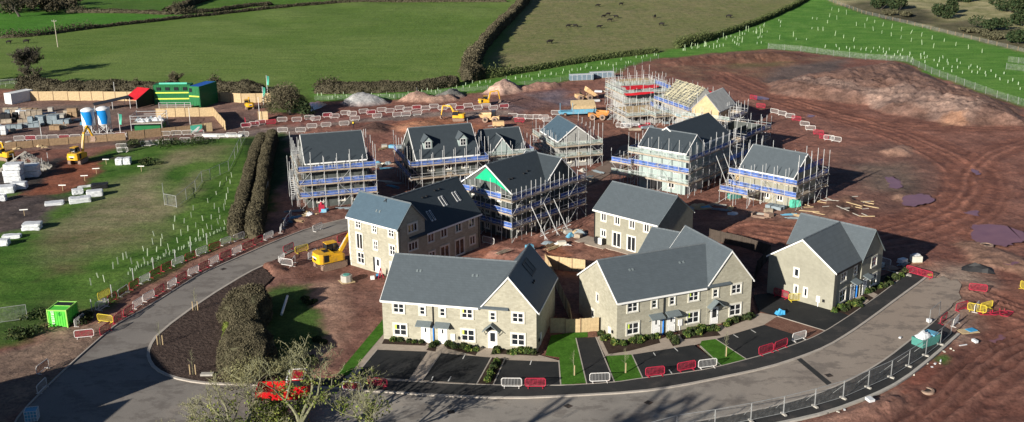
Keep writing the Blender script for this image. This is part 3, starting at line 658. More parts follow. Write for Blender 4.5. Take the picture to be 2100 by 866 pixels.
# ---------------------------------------------------------------- HOUSES
def gable_solid(mb, axis, a0,a1, b0,b1, he, hr, z0=-.3):
    """solid walls; ridge runs along `axis` from a0 to a1, the span is b0..b1"""
    bm_=(b0+b1)/2; P=[(b0,z0),(b1,z0),(b1,he),(bm_,hr),(b0,he)]
    if axis=='u': mb.prism([(a0,b,z) for b,z in P],(a1-a0,0,0))
    else: mb.prism([(b,a0,z) for b,z in P],(0,a1-a0,0))
def gable_roof(mb, axis, a0,a1, b0,b1, he, hr, ov=.28, th=.14, lo=True, hi=True, parent=None):
    m=(b0+b1)/2; t=(hr-he)/((b1-b0)/2)
    for side in (0,1):
        if side==0 and not lo: continue
        if side==1 and not hi: continue
        e=b0-ov if side==0 else b1+ov; ze=he-ov*t
        P=[(e,ze),(e,ze+th),(m,hr+th),(m,hr)]
        if axis=='u': mb.prism([(a0,b,z) for b,z in P],(a1-a0,0,0))
        else: mb.prism([(b,a0,z) for b,z in P],(0,a1-a0,0))
    if parent:
        q=MB(); k=max(2,int((a1-a0)/.45))      # ridge tiles, one by one
        for i in range(k):
            s0=a0+(a1-a0)*i/k; s1=a0+(a1-a0)*(i+.97)/k
            if axis=='u': q.bar((s0,m,hr+th-.03),(s1,m,hr+th-.03),.115+.01*(i%2),6)
            else: q.bar((m,s0,hr+th-.03),(m,s1,hr+th-.03),.115+.01*(i%2),6)
        o=q.build('ridge_tiles',M['ridge'],parent); return o
def eave_trim(mb, axis, a0,a1, b, sgn, he, t, ov=.28):
    e=b+sgn*(ov+.03); z=he-ov*t
    if axis=='u': mb.bx(a0,min(e,e+sgn*.05),z-.10,a1,max(e,e+sgn*.05),z+.14-.01)
    else: mb.bx(min(e,e+sgn*.05),a0,z-.10,max(e,e+sgn*.05),a1,z+.14-.01)
def verge_trim(mb, axis, a, sgn, b0,b1, he, hr, ov=.28, th=.14, w=.06):
    m=(b0+b1)/2; t=(hr-he)/((b1-b0)/2); s=1 if sgn>0 else -1
    for e in (b0-ov,b1+ov):
        ze=he-ov*t
        P=[(e,ze-.07),(e,ze+th-.02),(m,hr+th-.02),(m,hr-.09)]
        if axis=='u': mb.prism([(a,b,z) for b,z in P],(s*w,0,0))
        else: mb.prism([(b,a,z) for b,z in P],(0,s*w,0))
def eave1(t,mat,*q):
    m=MB(); eave_trim(m,*q); m.build('fascia',mat,t)
def verge1(t,mat,*q,**k):
    m=MB(); verge_trim(m,*q,**k); m.build('bargeboard',mat,t)
FACE={'f':0,'r':math.pi/2,'b':math.pi,'l':-math.pi/2}
_wc={}
def window(parent,u,v,zb,w,h,face='f',cols=2,rows=2,surround=True,blind=None,label=None):
    key=(round(w,2),round(h,2),cols,rows,surround)
    if key not in _wc:
        f=MB(); fr=.075
        f.bx(-w/2,-.035,0,-w/2+fr,.05,h,0); f.bx(w/2-fr,-.035,0,w/2,.05,h,0)
        f.bx(-w/2+fr,-.035,0,w/2-fr,.05,fr,0); f.bx(-w/2+fr,-.035,h-fr,w/2-fr,.05,h,0)
        for i in range(1,cols):
            x=-w/2+w*i/cols; f.bx(x-.055,-.034,fr,x+.055,.05,h-fr,0)
        for j in range(1,rows):
            zz=h*j/rows
            for i in range(cols):
                xa=-w/2+w*i/cols+(.06 if i else fr); xb=-w/2+w*(i+1)/cols-(.06 if i<cols-1 else fr)
                f.bx(xa,-.03,zz-.035,xb,.05,zz+.035,0)
        if surround:
            s=.15; q=.085
            f.bx(-w/2-s,-q,-.0,-w/2,.05,h,1); f.bx(w/2,-q,0,w/2+s,.05,h,1)
            f.bx(-w/2-s,-q-.01,h,w/2+s,.05,h+.2,1); f.bx(-w/2-s,-.12,-.14,w/2+s,.05,0,1)
        p=MB(); p.quad((-w/2+.02,-.008,.02),(w/2-.02,-.008,.02),(w/2-.02,-.008,h-.02),(-w/2+.02,-.008,h-.02))
        _wc[key]=(f.mesh('window',[M['white'],M['surround']]), p.mesh('pane',M['glass']))
    o=link('window',_wc[key][0],parent,(u,v,zb),FACE[face])
    link('pane',_wc[key][1],o)
    if blind:
        b=MB(); b.bx(-w/2+.09,-.022,h*.5,-w/2+w*.2,-.012,h-.09); b.build('sticker',M['hiyellow'],o)
    if label: o['label']=label
    return o
_dc={}
def door(parent,u,v,face='f',w=.95,h=2.08,glass=0,label=None):
    k=(w,h,glass)
    if k not in _dc:
        d=MB(); d.bx(-w/2-.06,-.05,0,-w/2,.05,h+.06); d.bx(w/2,-.05,0,w/2+.06,.05,h+.06); d.bx(-w/2,-.05,h,w/2,.05,h+.06)
        d.bx(-w/2,-.035,.04,w/2,.05,h); d.bx(-w/2+.12,-.045,.25,w/2-.12,.0,.8)
        g=MB()
        if glass==1: g.bx(-.28,-.05,.85,.28,-.03,1.9)
        elif glass==2: g.bx(-w/2-.42,-.04,.1,-w/2-.10,.02,h); g.bx(-.22,-.05,1.0,.22,-.03,1.9)
        else: g.bx(-.09,-.05,1.3,.09,-.03,1.8)
        hd=MB(); hd.bar((w/2-.1,-.08,1.0),(w/2-.1,-.08,1.2),.018)
        _dc[k]=(d.mesh('door',M['white']),g.mesh('door_glass',M['glass']),hd.mesh('handle',M['black']))
    o=link('door',_dc[k][0],parent,(u,v,.08),FACE[face])
    link('door_glass',_dc[k][1],o); link('handle',_dc[k][2],o)
    if label: o['label']=label
    return o
def canopy_flat(parent,u,v,face='f',w=1.7,d=.9):
    m=MB(); m.prism([(-w/2,0,2.75),(-w/2,0,2.62),(-w/2,-d,2.32),(-w/2,-d,2.42)],(w,0,0))
    for x in (-w/2+.08,w/2-.08): m.bar((x,0,1.9),(x,-d*.75,2.4),.035,4)
    return m.build('porch_canopy',M['canopy'],parent,(u,v,0),FACE[face])
def canopy_gable(parent,u,v,face='f',w=2.0,d=.9,h=.85):
    m=MB()
    for s in (-1,1): m.prism([(s*w/2,0,2.3),(s*w/2,0,2.4),(0,0,2.4+h),(0,0,2.3+h)],(0,-d,0),0)
    m.prism([(-w/2+.2,-.1,2.38),(w/2-.2,-.1,2.38),(0,-.1,2.22+h)],(0,-.04,0),1)
    for x in (-w/2+.2,w/2-.2): m.bar((x,0,1.7),(x,-d*.8,2.4),.04,4,1)
    return m.build('porch_canopy',[M['canopy'],M['black']],parent,(u,v,0),FACE[face])
def downpipe(parent,u,v,h,face='f',wrap=None):
    m=MB(); m.bar((0,-.09,.1 if not wrap else wrap),(0,-.09,h-.2),.065,6); m.bar((0,-.09,h-.2),(0,-.33,h-.02),.05,6)
    o=m.build('downpipe',M['black'],parent,(u,v,0),FACE[face])
    if wrap:
        b=MB(); b.bar((0,-.09,.0),(0,-.09,wrap),.085,6); b.build('pipe_wrap',M['blue'],o)
    return o
def meter_box(parent,u,v,face='f',z0=.7):
    m=MB(); m.bx(-.25,-.12,0,.25,.05,.75); m.bx(-.05,-.06,-z0,.05,.04,0); m.build('meter_box',M['white'],parent,(u,v,z0),FACE[face])
def wall_vent(parent,u,v,face='f',z0=.85):
    m=MB(); m.bx(-.15,-.1,0,.15,.05,.34); m.bx(-.10,-.17,.08,.10,-.1,.28); m.build('flue_vent',M['black'],parent,(u,v,z0),FACE[face])
def roof_vent(parent,u,v,z,t):
    m=MB(); m.prism([(-.11,0,.0),(-.11,.22,.22*t),(-.11,.20,.22*t+.08),(-.11,.0,.07)],(.22,0,0)); m.build('roof_vent',M['canopy'],parent,(u,v,z))
def house(name,o,r,label,cat,group=None):
    return thing(name,(o[0],o[1],0),r,label,cat,group)
# ---- terrace (two near ones share the layout)
def terrace(o,r,L,W,a,Wg,h1,h2,label,mirror=False):
    t=house('terraced_house',o,r,label,'terrace','stone terraces with a front gable')
    he=5.0
    w=MB(); gable_solid(w,'u',0,a,0,W,he,h1-.04); gable_solid(w,'v',-.03,Wg,a,L,he,h2-.04); w.build('wall',M['stone'],t)
    gu=(a+L)/2
    rf=MB(); gable_roof(rf,'u',-.12,gu,0,W,he,h1,parent=t)
    t1=(h1-he)/(W/2); t2=(h2-he)/((L-a)/2)
    rf.build('roof',M['roof'],t)
    rg=MB(); gable_roof(rg,'v',-.12,Wg+.12,a,L,he,h2,parent=t); rg.build('roof',M['roof'],t)
    for q in (('u',-.1,a-.28,0,-1,he,t1),('u',-.1,a-.28,W,1,he,t1),('v',-.1,Wg+.1,L,1,he,t2)): eave1(t,M['white'],*q)
    for q in (('u',-.12,-1,0,W,he,h1),('v',-.12,-1,a,L,he,h2),('v',Wg+.12,1,a,L,he,h2)): verge1(t,M['white'],*q)
    U=[1.95,4.75,7.1,9.95,12.9,15.75]
    for i,u in enumerate(U):
        vv=0 if u<a else -.03; wide=i in (0,3,5)
        window(t,u,vv,3.5,1.25 if wide else .62,1.1 if wide else .95,'f',2 if wide else 1,2,blind=(i==3))
    for u,vv,b in ((2.05,0,1),(10.0,0,1),(15.75,-.03,0)): window(t,u,vv,.75,1.5,1.35,'f',2,2,blind=b)
    door(t,5.05,0); door(t,7.05,0); door(t,12.85,-.03,glass=1)
    canopy_flat(t,4.95,0,w=1.75); canopy_flat(t,7.1,0,w=1.75); canopy_gable(t,12.85,-.03)
    downpipe(t,5.98,0,he-.15,wrap=2.3)
    meter_box(t,8.25,0); wall_vent(t,9.0,0)
    for u,q in ((3.2,.62),(3.6,.62),(9.8,.6),(10.3,.6)) : roof_vent(t,u,W/2*q,he+t1*W/2*q+.14,t1)
    return t,he,t1,t2,gu
tA,he,t1,t2,gu=terrace((-14.81,112.38),-.2251,17.82,10.64,11.58,11.16,8.48,8.67,'stone terrace of three whose dark blue side roof slope holds a framed rooflight')
# framed roof light and vents on its right-hand slope
def slope_frame(parent,u0,u1,L,he,t,v0,v1):
    m=MB()
    def P(u,v,dz): return (u,v,he+t*(L-u)+.14+dz)
    for (a,b,c,d) in ((u0,u1,v0,v0+.12),(u0,u1,v1-.12,v1),(u0,u0+.12,v0,v1),(u1-.12,u1,v0,v1),(u0,u1,(v0+v1)/2-.05,(v0+v1)/2+.05)):
        m.add([P(a,c,.0),P(b,c,.0),P(b,d,.0),P(a,d,.0),P(a,c,.09),P(b,c,.09),P(b,d,.09),P(a,d,.09)],[(4,5,6,7),(0,1,5,4),(1,2,6,5),(2,3,7,6),(3,0,4,7)])
    f=m.build('rooflight',M['black'],parent)
    g=MB(); g.quad(P(u0+.1,v0+.1,.03),P(u1-.1,v0+.1,.03),P(u1-.1,v1-.1,.03),P(u0+.1,v1-.1,.03)); g.build('pane',M['roof2'],f)
slope_frame(tA,15.1,16.3,17.82,5,t2,5.2,7.6)
for v in (4.2,4.8): m=MB(); m.box(16.6,v,5+t2*(17.82-16.6)+.2,.2,.25,.2); m.build('roof_vent',M['black'],tA)
meter_box(tA,17.82,2.2,'r'); wall_vent(tA,17.82,1.2,'r')
tC,he,t1c,t2c,guc=terrace((11.65,110.79),.3948,17.91,9.55,11.81,10.04,8.256,8.81,'stone terrace of three with a sunlit stone gable end facing left')
window(tC,0,4.7,3.3,.5,.95,'l',1,1); window(tC,0,5.8,.9,.5,.95,'l',1,1); meter_box(tC,0,1.6,'l',.6); wall_vent(tC,0,.9,'l')
# ---- corner house D
def corner_house():
    o=(32.07,125.68); r=-.7725; W=8.99; h1=8.04; a=6.41; W2=5.55; he=5.
    t=house('corner_house',o,r,'pale stone corner house with crossed gables and a ribbed front roof','house')
    w=MB(); gable_solid(w,'v',0,a+.05,0,W,he,h1-.04); gable_solid(w,'u',-.93,9.25,a+.02,a+W2,he,h1-.04); w.build('wall',M['stone_d'],t)
    t1=(h1-he)/(W/2); t2=(h1-he)/(W2/2)
    rf=MB(); gable_roof(rf,'v',-.12,a+W2/2,0,W,he,h1,parent=t); rf.build('roof',M['roof3'],t)
    rg=MB(); gable_roof(rg,'u',-1.05,9.37,a+.02,a+W2,he,h1,parent=t); rg.build('roof',M['roof'],t)
    for q in (('v',-.1,a-.2,W,1,he,t1),('v',-.1,a-.2,0,-1,he,t1)): eave1(t,M['black'],*q)
    verge1(t,M['white'],'v',-.12,-1,0,W,he,h1)
    for q in (('u',9.37,1,a+.02,a+W2,he,h1),('u',-1.05,-1,a+.02,a+W2,he,h1)): verge1(t,M['canopy'],*q)
    window(t,3.95,0,3.2,.6,1.0,'f',1,1); window(t,4.05,0,.95,.42,1.05,'f',1,1); window(t,5.35,0,.95,.42,1.05,'f',1,1)
    meter_box(t,7.1,0); wall_vent(t,7.8,0)
    window(t,W,2.3,.6,1.5,1.5,'r',2,2); window(t,W,2.2,3.3,1.25,1.1,'r',2,2); window(t,W,5.2,3.3,.7,1.0,'r',1,2)
    door(t,W,4.9,'r'); canopy_flat(t,W,4.9,'r',1.5,1.0)
    window(t,9.25,9.6,3.3,1.3,1.2,'r',2,2); window(t,9.25,9.9,.7,1.5,1.4,'r',2,2); door(t,9.25,7.6,'r'); canopy_flat(t,9.25,7.6,'r',1.3,.9)
    downpipe(t,W,5.9,he-.15,'r',wrap=2.3); downpipe(t,W,.25,he-.15,'r')
    return t
tD=corner_house()
# ---- detached E and the house behind the right terrace F
def simple_house(name,o,r,L,W,h1,he,label,wallm,roofm,trim,cat='house'):
    t=house(name,o,r,label,cat)
    w=MB(); gable_solid(w,'u',0,L,0,W,he,h1-.04); w.build('wall',wallm,t)
    t1=(h1-he)/(W/2)
    rf=MB(); gable_roof(rf,'u',-.12,L+.12,0,W,he,h1,parent=t); rf.build('roof',roofm,t)
    for q in ((0,-1),(W,1)): eave1(t,M['white'],'u',-.1,L+.1,q[0],q[1],he,t1)
    for q in ((-.12,-1),(L+.12,1)): verge1(t,trim,'u',q[0],q[1],0,W,he,h1)
    return t,t1
tE,_=simple_house('detached_house',(11.84,146.34),-.7628,11.24,8.3,8.04,5.,'smooth cream stone house with two pairs of white garden doors and a heat pump',M['render_e'],M['roof'],M['canopy'])
for u in (1.75,4.2,6.8,9.3): window(tE,u,0,3.5,.85,1.15,'f',2,1)
window(tE,1.75,0,1.15,.85,.95,'f',2,1); window(tE,4.15,0,.15,1.4,2.1,'f',2,1); window(tE,6.75,0,.15,1.4,2.1,'f',2,1)
downpipe(tE,.12,0,4.85); downpipe(tE,10.75,0,4.85)
window(tE,11.24,3.6,1.9,.5,1.0,'r',1,1,False)
hp=thing('heat_pump',(0,0,0),0,'white and black heat pump standing on the patio by the cream house','heat pump')
c_,s_=math.cos(-.7628),math.sin(-.7628)
hp.location=(11.84+1.5*c_+.6*s_,146.34+1.5*s_-.6*c_,.06); hp.rotation_euler=(0,0,-.7628)
m=MB(); m.bx(-.1,-.25,.1,.55,.2,1.0); m.build('casing',M['white'],hp); m=MB(); m.bx(-.75,-.25,.1,-.1,.2,1.0); m.bx(.55,-.2,.1,.8,.2,.95); m.build('fan_grille',M['black'],hp)
for x in (-.6,.45):
    m=MB(); m.bx(x,-.2,0,x+.12,.2,.1); m.build('foot',M['black'],hp)
P=[(11.84+u*c_-v*s_,146.34+u*s_+v*c_) for u,v in ((-2.2,-1.9),(3.2,-1.9),(3.2,-1.3),(8.5,-1.3),(8.5,-.02),(-.1,-.02),(-.1,1.2),(-2.2,1.2))]
sheet('patio',P,M['pave'],.07,px=False,thick=.15)
tF,_=simple_house('detached_house',(15.75,127.1),-.62,4.7,8.,7.2,4.4,'grey roofed house tucked behind the right-hand stone terrace',M['render_e'],M['roof'],M['canopy'])
# ---- three storey corner block B with rear wing
def block_b():
    o=(-22.18,137.47); r=-.677; L=9.42; W=5.06; h0=7.14; h1=9.785; Lw=11.35; Ww=8.44; hw=9.62; hew=5.21
    t=house('corner_block',o,r,'three storey pale stone corner block with a long dark roofed rear wing','house')
    w=MB(); gable_solid(w,'u',0,L,0,W,h0,h1-.04); w.build('wall',M['stone'],t)
    w=MB(); gable_solid(w,'v',W+.02,W+Lw,L-Ww,L-.04,hew,hw-.04); w.build('wing_wall',M['stone'],t)
    t1=(h1-h0)/(W/2); tw=(hw-hew)/(Ww/2)
    rf=MB(); gable_roof(rf,'u',-.12,L+.14,0,W,h0,h1,parent=t); rf.build('roof',M['roof4'],t)
    rg=MB(); gable_roof(rg,'v',W*.4,W+Lw+.12,L-Ww,L,hew,hw,parent=t); rg.build('wing_roof',M['roof2'],t)
    eave1(t,M['white'],'u',-.1,L+.1,0,-1,h0,t1); eave1(t,M['white'],'v',W+.1,W+Lw+.1,L,1,hew,tw)
    for q in ((L+.14,1),(-.12,-1)): verge1(t,M['canopy'],'u',q[0],q[1],0,W,h0,h1)
    for x0,x1,f in ((0,.35,0),(L-.35,L,0)):
        q=MB()
        for k in range(18): q.bx(x0-.03 if x0==0 else x0+(k%2)*.1,-.035,.05+k*.39,(x1-(k%2)*.1) if x0==0 else x1+.03,.05,.05+k*.39+.37)
        q.build('quoins',M['surround'],t)
    for u in (2.0,5.1,8.2): window(t,u,0,5.7,.95 if u!=5.1 else .75,1.1,'f',2 if u!=5.1 else 2,2)
    window(t,5.2,0,3.3,.75,1.2,'f',2,2); window(t,8.3,0,3.2,.95,1.3,'f',2,2); window(t,2.1,0,2.75,1.15,2.2,'f',2,1)
    window(t,2.2,0,.75,1.25,1.5,'f',2,2); window(t,8.4,0,.3,1.2,1.8,'f',2,2)
    door(t,5.45,0,glass=2)
    for z in (3.4,5.95): window(t,L,2.7,z,1.7,1.1,'r',3,1)
    window(t,L,2.7,.9,1.7,1.1,'r',3,1)
    for v in (6.2,8.8,11.8,14.6): window(t,L-.04,v,3.55,1.15,1.2,'r',2,1)
    window(t,L-.04,6.3,.9,1.15,1.2,'r',2,1); window(t,L-.04,14.7,.9,1.1,1.2,'r',2,1)
    window(t,L-.04,8.9,.15,1.7,2.1,'r',2,1); window(t,L-.04,12.0,.15,1.8,2.2,'r',2,1)
    downpipe(t,L-.04,16.1,hew-.15,'r'); downpipe(t,L,.2,h0-.15,'r')
    # roof windows on the wing
    m2=lambda u,v,dz:(u,v,hew+tw*(L-u)+.14+dz)
    for u,v in ((7.2,11.2),(7.2,14.0),(8.2,7.6)):
        for vv in (v-.42,v+.16):
            f=MB(); g=MB()
            f.add([m2(u-.55,vv,.0),m2(u+.55,vv,.0),m2(u+.55,vv+.30,.0),m2(u-.55,vv+.30,.0),m2(u-.55,vv,.10),m2(u+.55,vv,.10),m2(u+.55,vv+.30,.10),m2(u-.55,vv+.30,.10)],[(4,5,6,7),(0,1,5,4),(1,2,6,5),(2,3,7,6),(3,0,4,7)])
            g.quad(m2(u-.42,vv+.08,.115),m2(u+.45,vv+.08,.115),m2(u+.45,vv+.22,.115),m2(u-.42,vv+.22,.115))
            fo=f.build('rooflight',M['steel'],t); g.build('pane',M['glass'],fo)
    for u,v in ((6.2,8.2),(6.2,9.0),(5.9,11.0),(5.9,11.9)):
        m=MB(); p=m2(u,v,.06); m.box(p[0],p[1],p[2],.3,.3,.16); m.build('roof_vent',M['black'],t)
    for u in (4.6,5.2): roof_vent(t,u,W/2*.35,h0+t1*W/2*.35+.14,t1)
    return t
tB=block_b()
# ---------------------------------------------------------------- HOUSES UNDER SCAFFOLDING
def opening(parent,u,v,z,w,h,face,mat='glass',surround=True,cols=2,rows=1):
    return window(parent,u,v,z,w,h,face,cols,rows,surround)
def new_house(o,r,blocks,label,wall='block',roofm='roof2',trim='white',name='new_house'):
    """blocks: (axis,a0,a1,b0,b1,he,hr) ; plain unfinished house with its roof on"""
    t=house(name,o,r,label,'house','houses still inside their scaffolding')
    w=MB(); rf=[]; 
    for i,(ax,a0,a1,b0,b1,he,hr) in enumerate(blocks):
        e=.02*i
        gable_solid(w,ax,a0-e,a1+e,b0-e,b1+e,he,hr-.05)
    w.build('wall',M[wall],t)
    for i,(ax,a0,a1,b0,b1,he,hr) in enumerate(blocks):
        m=MB(); gable_roof(m,ax,a0-.12,a1+.12,b0,b1,he,hr,parent=t); m.build('roof',M[roofm],t)
        tt=(hr-he)/((b1-b0)/2)
        verge1(t,M[trim],ax,a0-.12,-1,b0,b1,he,hr,w=.09); verge1(t,M[trim],ax,a1+.12,1,b0,b1,he,hr,w=.09)
        eave1(t,M['white'],ax,a0-.1,a1+.1,b0,-1,he,tt); eave1(t,M['white'],ax,a0-.1,a1+.1,b1,1,he,tt)
    return t
_pc={}
def pole_mesh(h,r=.042):
    k=round(h*2)/2
    if k not in _pc:
        m=MB(); m.bar((0,0,0),(0,0,k),r,5); m.box(0,0,.03,.15,.15,.03); _pc[k]=m.mesh('standard',M['steel'])
    return _pc[k]
def scaffold(o,r,u0,v0,u1,v1,lifts,tops,label,sides='flrb',net=None,pitch=2.1,gap=.35,wid=1.0,rakes=None,extra=None,netmat='bluenet',rng=3,stairs=None,group='scaffolds round the unfinished houses'):
    """walk-round scaffold: standards, ledgers with guard rails, boarded lifts, brick guards.  tops: side -> height of the standards"""
    rg=random.Random(rng)
    t=thing('scaffold',(o[0],o[1],0),r,label,'scaffold',group)
    S={'f':((u0-gap,v0-gap),(u1+gap,v0-gap),(0,-1)),'b':((u1+gap,v1+gap),(u0-gap,v1+gap),(0,1)),
       'l':((u0-gap,v1+gap),(u0-gap,v0-gap),(-1,0)),'r':((u1+gap,v0-gap),(u1+gap,v1+gap),(1,0))}
    np_=0
    for sd in sides:
        a,b,nrm=S[sd]; L=math.hypot(b[0]-a[0],b[1]-a[1]); d=((b[0]-a[0])/L,(b[1]-a[1])/L)
        a2=(a[0]-d[0]*wid,a[1]-d[1]*wid); L2=L+2*wid
        n=max(2,int(round(L2/pitch))); top=tops[sd] if isinstance(tops,dict) else tops
        P=lambda q,off:(a2[0]+d[0]*q+nrm[0]*off,a2[1]+d[1]*q+nrm[1]*off)
        for i in range(n+1):
            q=L2*i/n
            for off in (wid,.0):
                if off==0 and not (0<i<n): continue
                h=top+rg.uniform(-.6,.7) if off else top-rg.uniform(.2,1.2)
                if np_<100:
                    p=P(q,off); link('standard',pole_mesh(h),t,(p[0],p[1],0)); np_+=1
        led=MB(); 
        for zl in lifts:
            if zl>top-.4: continue
            # ledgers + transoms
            for dz,off in ((0,wid),(0,0),(.5,wid),(1.0,wid)):
                p=P(0,off); q=P(L2,off); led.bar((*p,zl+dz),(*q,zl+dz),.03,4)
            for i in range(n+1):
                p=P(L2*i/n,-.1); q=P(L2*i/n,wid+.25); led.bar((*p,zl-.04),(*q,zl-.04),.028,4)
        led.build('ledger',M['steel'],t)
        bd=MB()
        for zl in lifts:
            if zl>top-.4: continue
            for k in range(4):
                off=.06+k*.235
                # separate boards, ends ragged
                q0=-.25*rg.random(); q1=L2+.25*rg.random(); zz=zl+.03+.015*(k%2)
                A=P(q0,off); B=P(q1,off); C=P(q1,off+.215); D=P(q0,off+.215)
                bd.add([(*A,zz),(*B,zz),(*C,zz),(*D,zz),(*A,zz+.045),(*B,zz+.045),(*C,zz+.045),(*D,zz+.045)],[(0,3,2,1),(4,5,6,7),(0,1,5,4),(1,2,6,5),(2,3,7,6),(3,0,4,7)])
            A=P(0,wid+.05); B=P(L2,wid+.05); C=P(L2,wid+.09); D=P(0,wid+.09)
            bd.add([(*A,zl+.03),(*B,zl+.03),(*C,zl+.03),(*D,zl+.03),(*A,zl+.26),(*B,zl+.26),(*C,zl+.26),(*D,zl+.26)],[(4,5,6,7),(0,1,5,4),(1,2,6,5),(2,3,7,6),(3,0,4,7)])
        bd.build('scaffold_boards',M['board'],t)
        for zl in (net or {}).get(sd,()):
            nm=netmat
            if isinstance(zl,tuple): zl,nm=zl
            m=MB(); i0=0
            while i0<n:
                i1=min(n,i0+rg.randint(2,5)); m=MB()
                for i in range(i0,i1+1):
                    A=P(L2*i/n,wid-.07+.06*rg.random()); m.v+=[(*A,zl+.12+.04*rg.random()),(*A,zl+.95+.12*rg.random())]
                for k in range(i1-i0): m.f.append([2*k,2*k+2,2*k+3,2*k+1]); m.m.append(0)
                m.build('brick_guard',M[nm],t); i0=i1+(1 if rg.random()<.35 else 0)
        br=MB()
        for i in range(0,n,3):
            z0=0
            for j,zl in enumerate(list(lifts)):
                if zl>top: break
                i0=i+(j%2); i1=i+1-(j%2)
                br.bar((*P(L2*i0/n,wid+.06),z0+.1),(*P(L2*min(i1,n)/n,wid+.06),zl+.1),.026,4); z0=zl
        br.build('brace',M['steel'],t)
    if rakes:
        sd,qs,zt=rakes; a,b,nrm=S[sd]; L=math.hypot(b[0]-a[0],b[1]-a[1]); d=((b[0]-a[0])/L,(b[1]-a[1])/L)
        for q in qs:
            m=MB()
            for dd in (0,.35):
                p=(a[0]+d[0]*(q+dd)+nrm[0]*wid,a[1]+d[1]*(q+dd)+nrm[1]*wid); f=(p[0]+nrm[0]*2.9,p[1]+nrm[1]*2.9)
                if dd==0: m.bar((*p,zt),(*f,.1),.05,5)
            f0=(a[0]+d[0]*q+nrm[0]*(wid+2.6),a[1]+d[1]*q+nrm[1]*(wid+2.6))
            m.bar((*f0,0),(*f0,2.2),.04,5); g0=(f0[0]+d[0]*1.1,f0[1]+d[1]*1.1); g1=(f0[0]-d[0]*.9,f0[1]-d[1]*.9)
            m.bar((*g1,1.0),(*g0,1.5),.04,5); m.bar((f0[0]-nrm[0]*.9,f0[1]-nrm[1]*.9,.3),(f0[0]+nrm[0]*.8,f0[1]+nrm[1]*.8,1.3),.04,5); m.bar((*g1,1.7),(f0[0]+nrm[0]*.6,f0[1]+nrm[1]*.6,.1),.04,5)
            m.build('raking_shore',M['steel'],t)
    if stairs:
        sd,q0,q1=stairs; a,b,nrm=S[sd]; L=math.hypot(b[0]-a[0],b[1]-a[1]); d=((b[0]-a[0])/L,(b[1]-a[1])/L)
        m=MB(); zs=[0]+list(lifts)
        for j in range(len(zs)-1):
            x0,x1=(q0,q1) if j%2==0 else (q1,q0)
            for off in (wid+.3,wid+.95):
                m.bar((a[0]+d[0]*x0+nrm[0]*off,a[1]+d[1]*x0+nrm[1]*off,zs[j]),(a[0]+d[0]*x1+nrm[0]*off,a[1]+d[1]*x1+nrm[1]*off,zs[j+1]),.04,4)
                m.bar((a[0]+d[0]*x0+nrm[0]*off,a[1]+d[1]*x0+nrm[1]*off,zs[j]+1),(a[0]+d[0]*x1+nrm[0]*off,a[1]+d[1]*x1+nrm[1]*off,zs[j+1]+1),.03,4)
            for k in range(9):
                f=(k+.5)/9; x=x0+(x1-x0)*f; zz=zs[j]+(zs[j+1]-zs[j])*f
                p=(a[0]+d[0]*x+nrm[0]*(wid+.3),a[1]+d[1]*x+nrm[1]*(wid+.3)); q=(a[0]+d[0]*x+nrm[0]*(wid+.95),a[1]+d[1]*x+nrm[1]*(wid+.95))
                m.bar((*p,zz),(*q,zz),.06,4)
        for q in (q0-.3,q1+.3):
            for off in (wid+.2,wid+1.05): m.bar((a[0]+d[0]*q+nrm[0]*off,a[1]+d[1]*q+nrm[1]*off,0),(a[0]+d[0]*q+nrm[0]*off,a[1]+d[1]*q+nrm[1]*off,lifts[-1]+1.4),.036,5)
        m.build('stair_tower',M['steel'],t)
    return t
# S1 : tall house on the left by the hedge
h=new_house((-32.79,164.45),.287,[('u',0,9.7,0,8.8,7.5,11.0)],'three storey house with a plain dark roof inside scaffolding beside the hedge','darkwall','roof2')
for u in (1.6,4.2,6.6,8.6): window(h,u,0,5.9,.9,1.2,'f',2,1)
for u in (2.0,5.4,7.8):
    window(h,u,0,3.3,.9,1.2,'f',2,1); window(h,u,0,.8,1.0,1.4,'f',2,1)
scaffold((-32.79,164.45),.287,0,0,9.7,8.8,[2.0,4.0,6.2],{'f':9.0,'l':10.5,'r':10.2,'b':9.5},'scaffold with a stair tower round the tall plain-roofed house by the hedge',net={'f':[4.0,6.2,(2.0,'bluenet')],'r':[6.2],'l':[(6.2,'greennet'),(4.0,'greennet')]},rng=1,stairs=('l',4.0,7.5))
# S2 : house with two dormers
h=new_house((-16.07,174.83),.32,[('u',0,11,0,10,5.3,9.45)],'house with two small dormers in its dark roof, inside scaffolding','darkwall','roof2')
def dormer(parent,u,v,he,t):
    z0=he+t*v+.14; w=1.5
    b=MB(); b.prism([(u-w/2,v,z0-.1),(u+w/2,v,z0-.1),(u+w/2,v,z0+1.3),(u,v,z0+2.1),(u-w/2,v,z0+1.3)],(0,2.4,0))
    o=b.build('dormer',M['osb'],parent)
    m=MB(); gable_roof(m,'v',v-.15,v+2.6,u-w/2,u+w/2,z0+1.3,z0+2.1,ov=.2,th=.1); m.build('dormer_roof',M['roof'],o)
    k=MB(); k.bx(u-.5,v-.05,z0+.1,u+.5,v-.005,z0+1.3); k.build('dormer_window',M['white'],o)
    k=MB(); 
    for xx in (u-.42,u+.04):
        for zz in (z0+.18,z0+.74): k.quad((xx,v-.06,zz),(xx+.38,v-.06,zz),(xx+.38,v-.06,zz+.5),(xx,v-.06,zz+.5))
    k.build('dormer_pane',M['glass'],o)
dormer(h,2.4,1.3,5.3,.83); dormer(h,8.6,1.3,5.3,.83)
for u in (2.5,5.5,8.5): window(h,u,0,3.0,1.0,1.2,'f',2,1)
scaffold((-16.07,174.83),.32,0,0,11,10,[2.0,4.2],{'f':7.2,'l':7.6,'r':8.2,'b':7.0},'scaffold with blue guards round the house with two dormers',net={'f':[(4.2,'bluenet')],'l':[4.2,2.0],'r':[4.2]},rng=2)
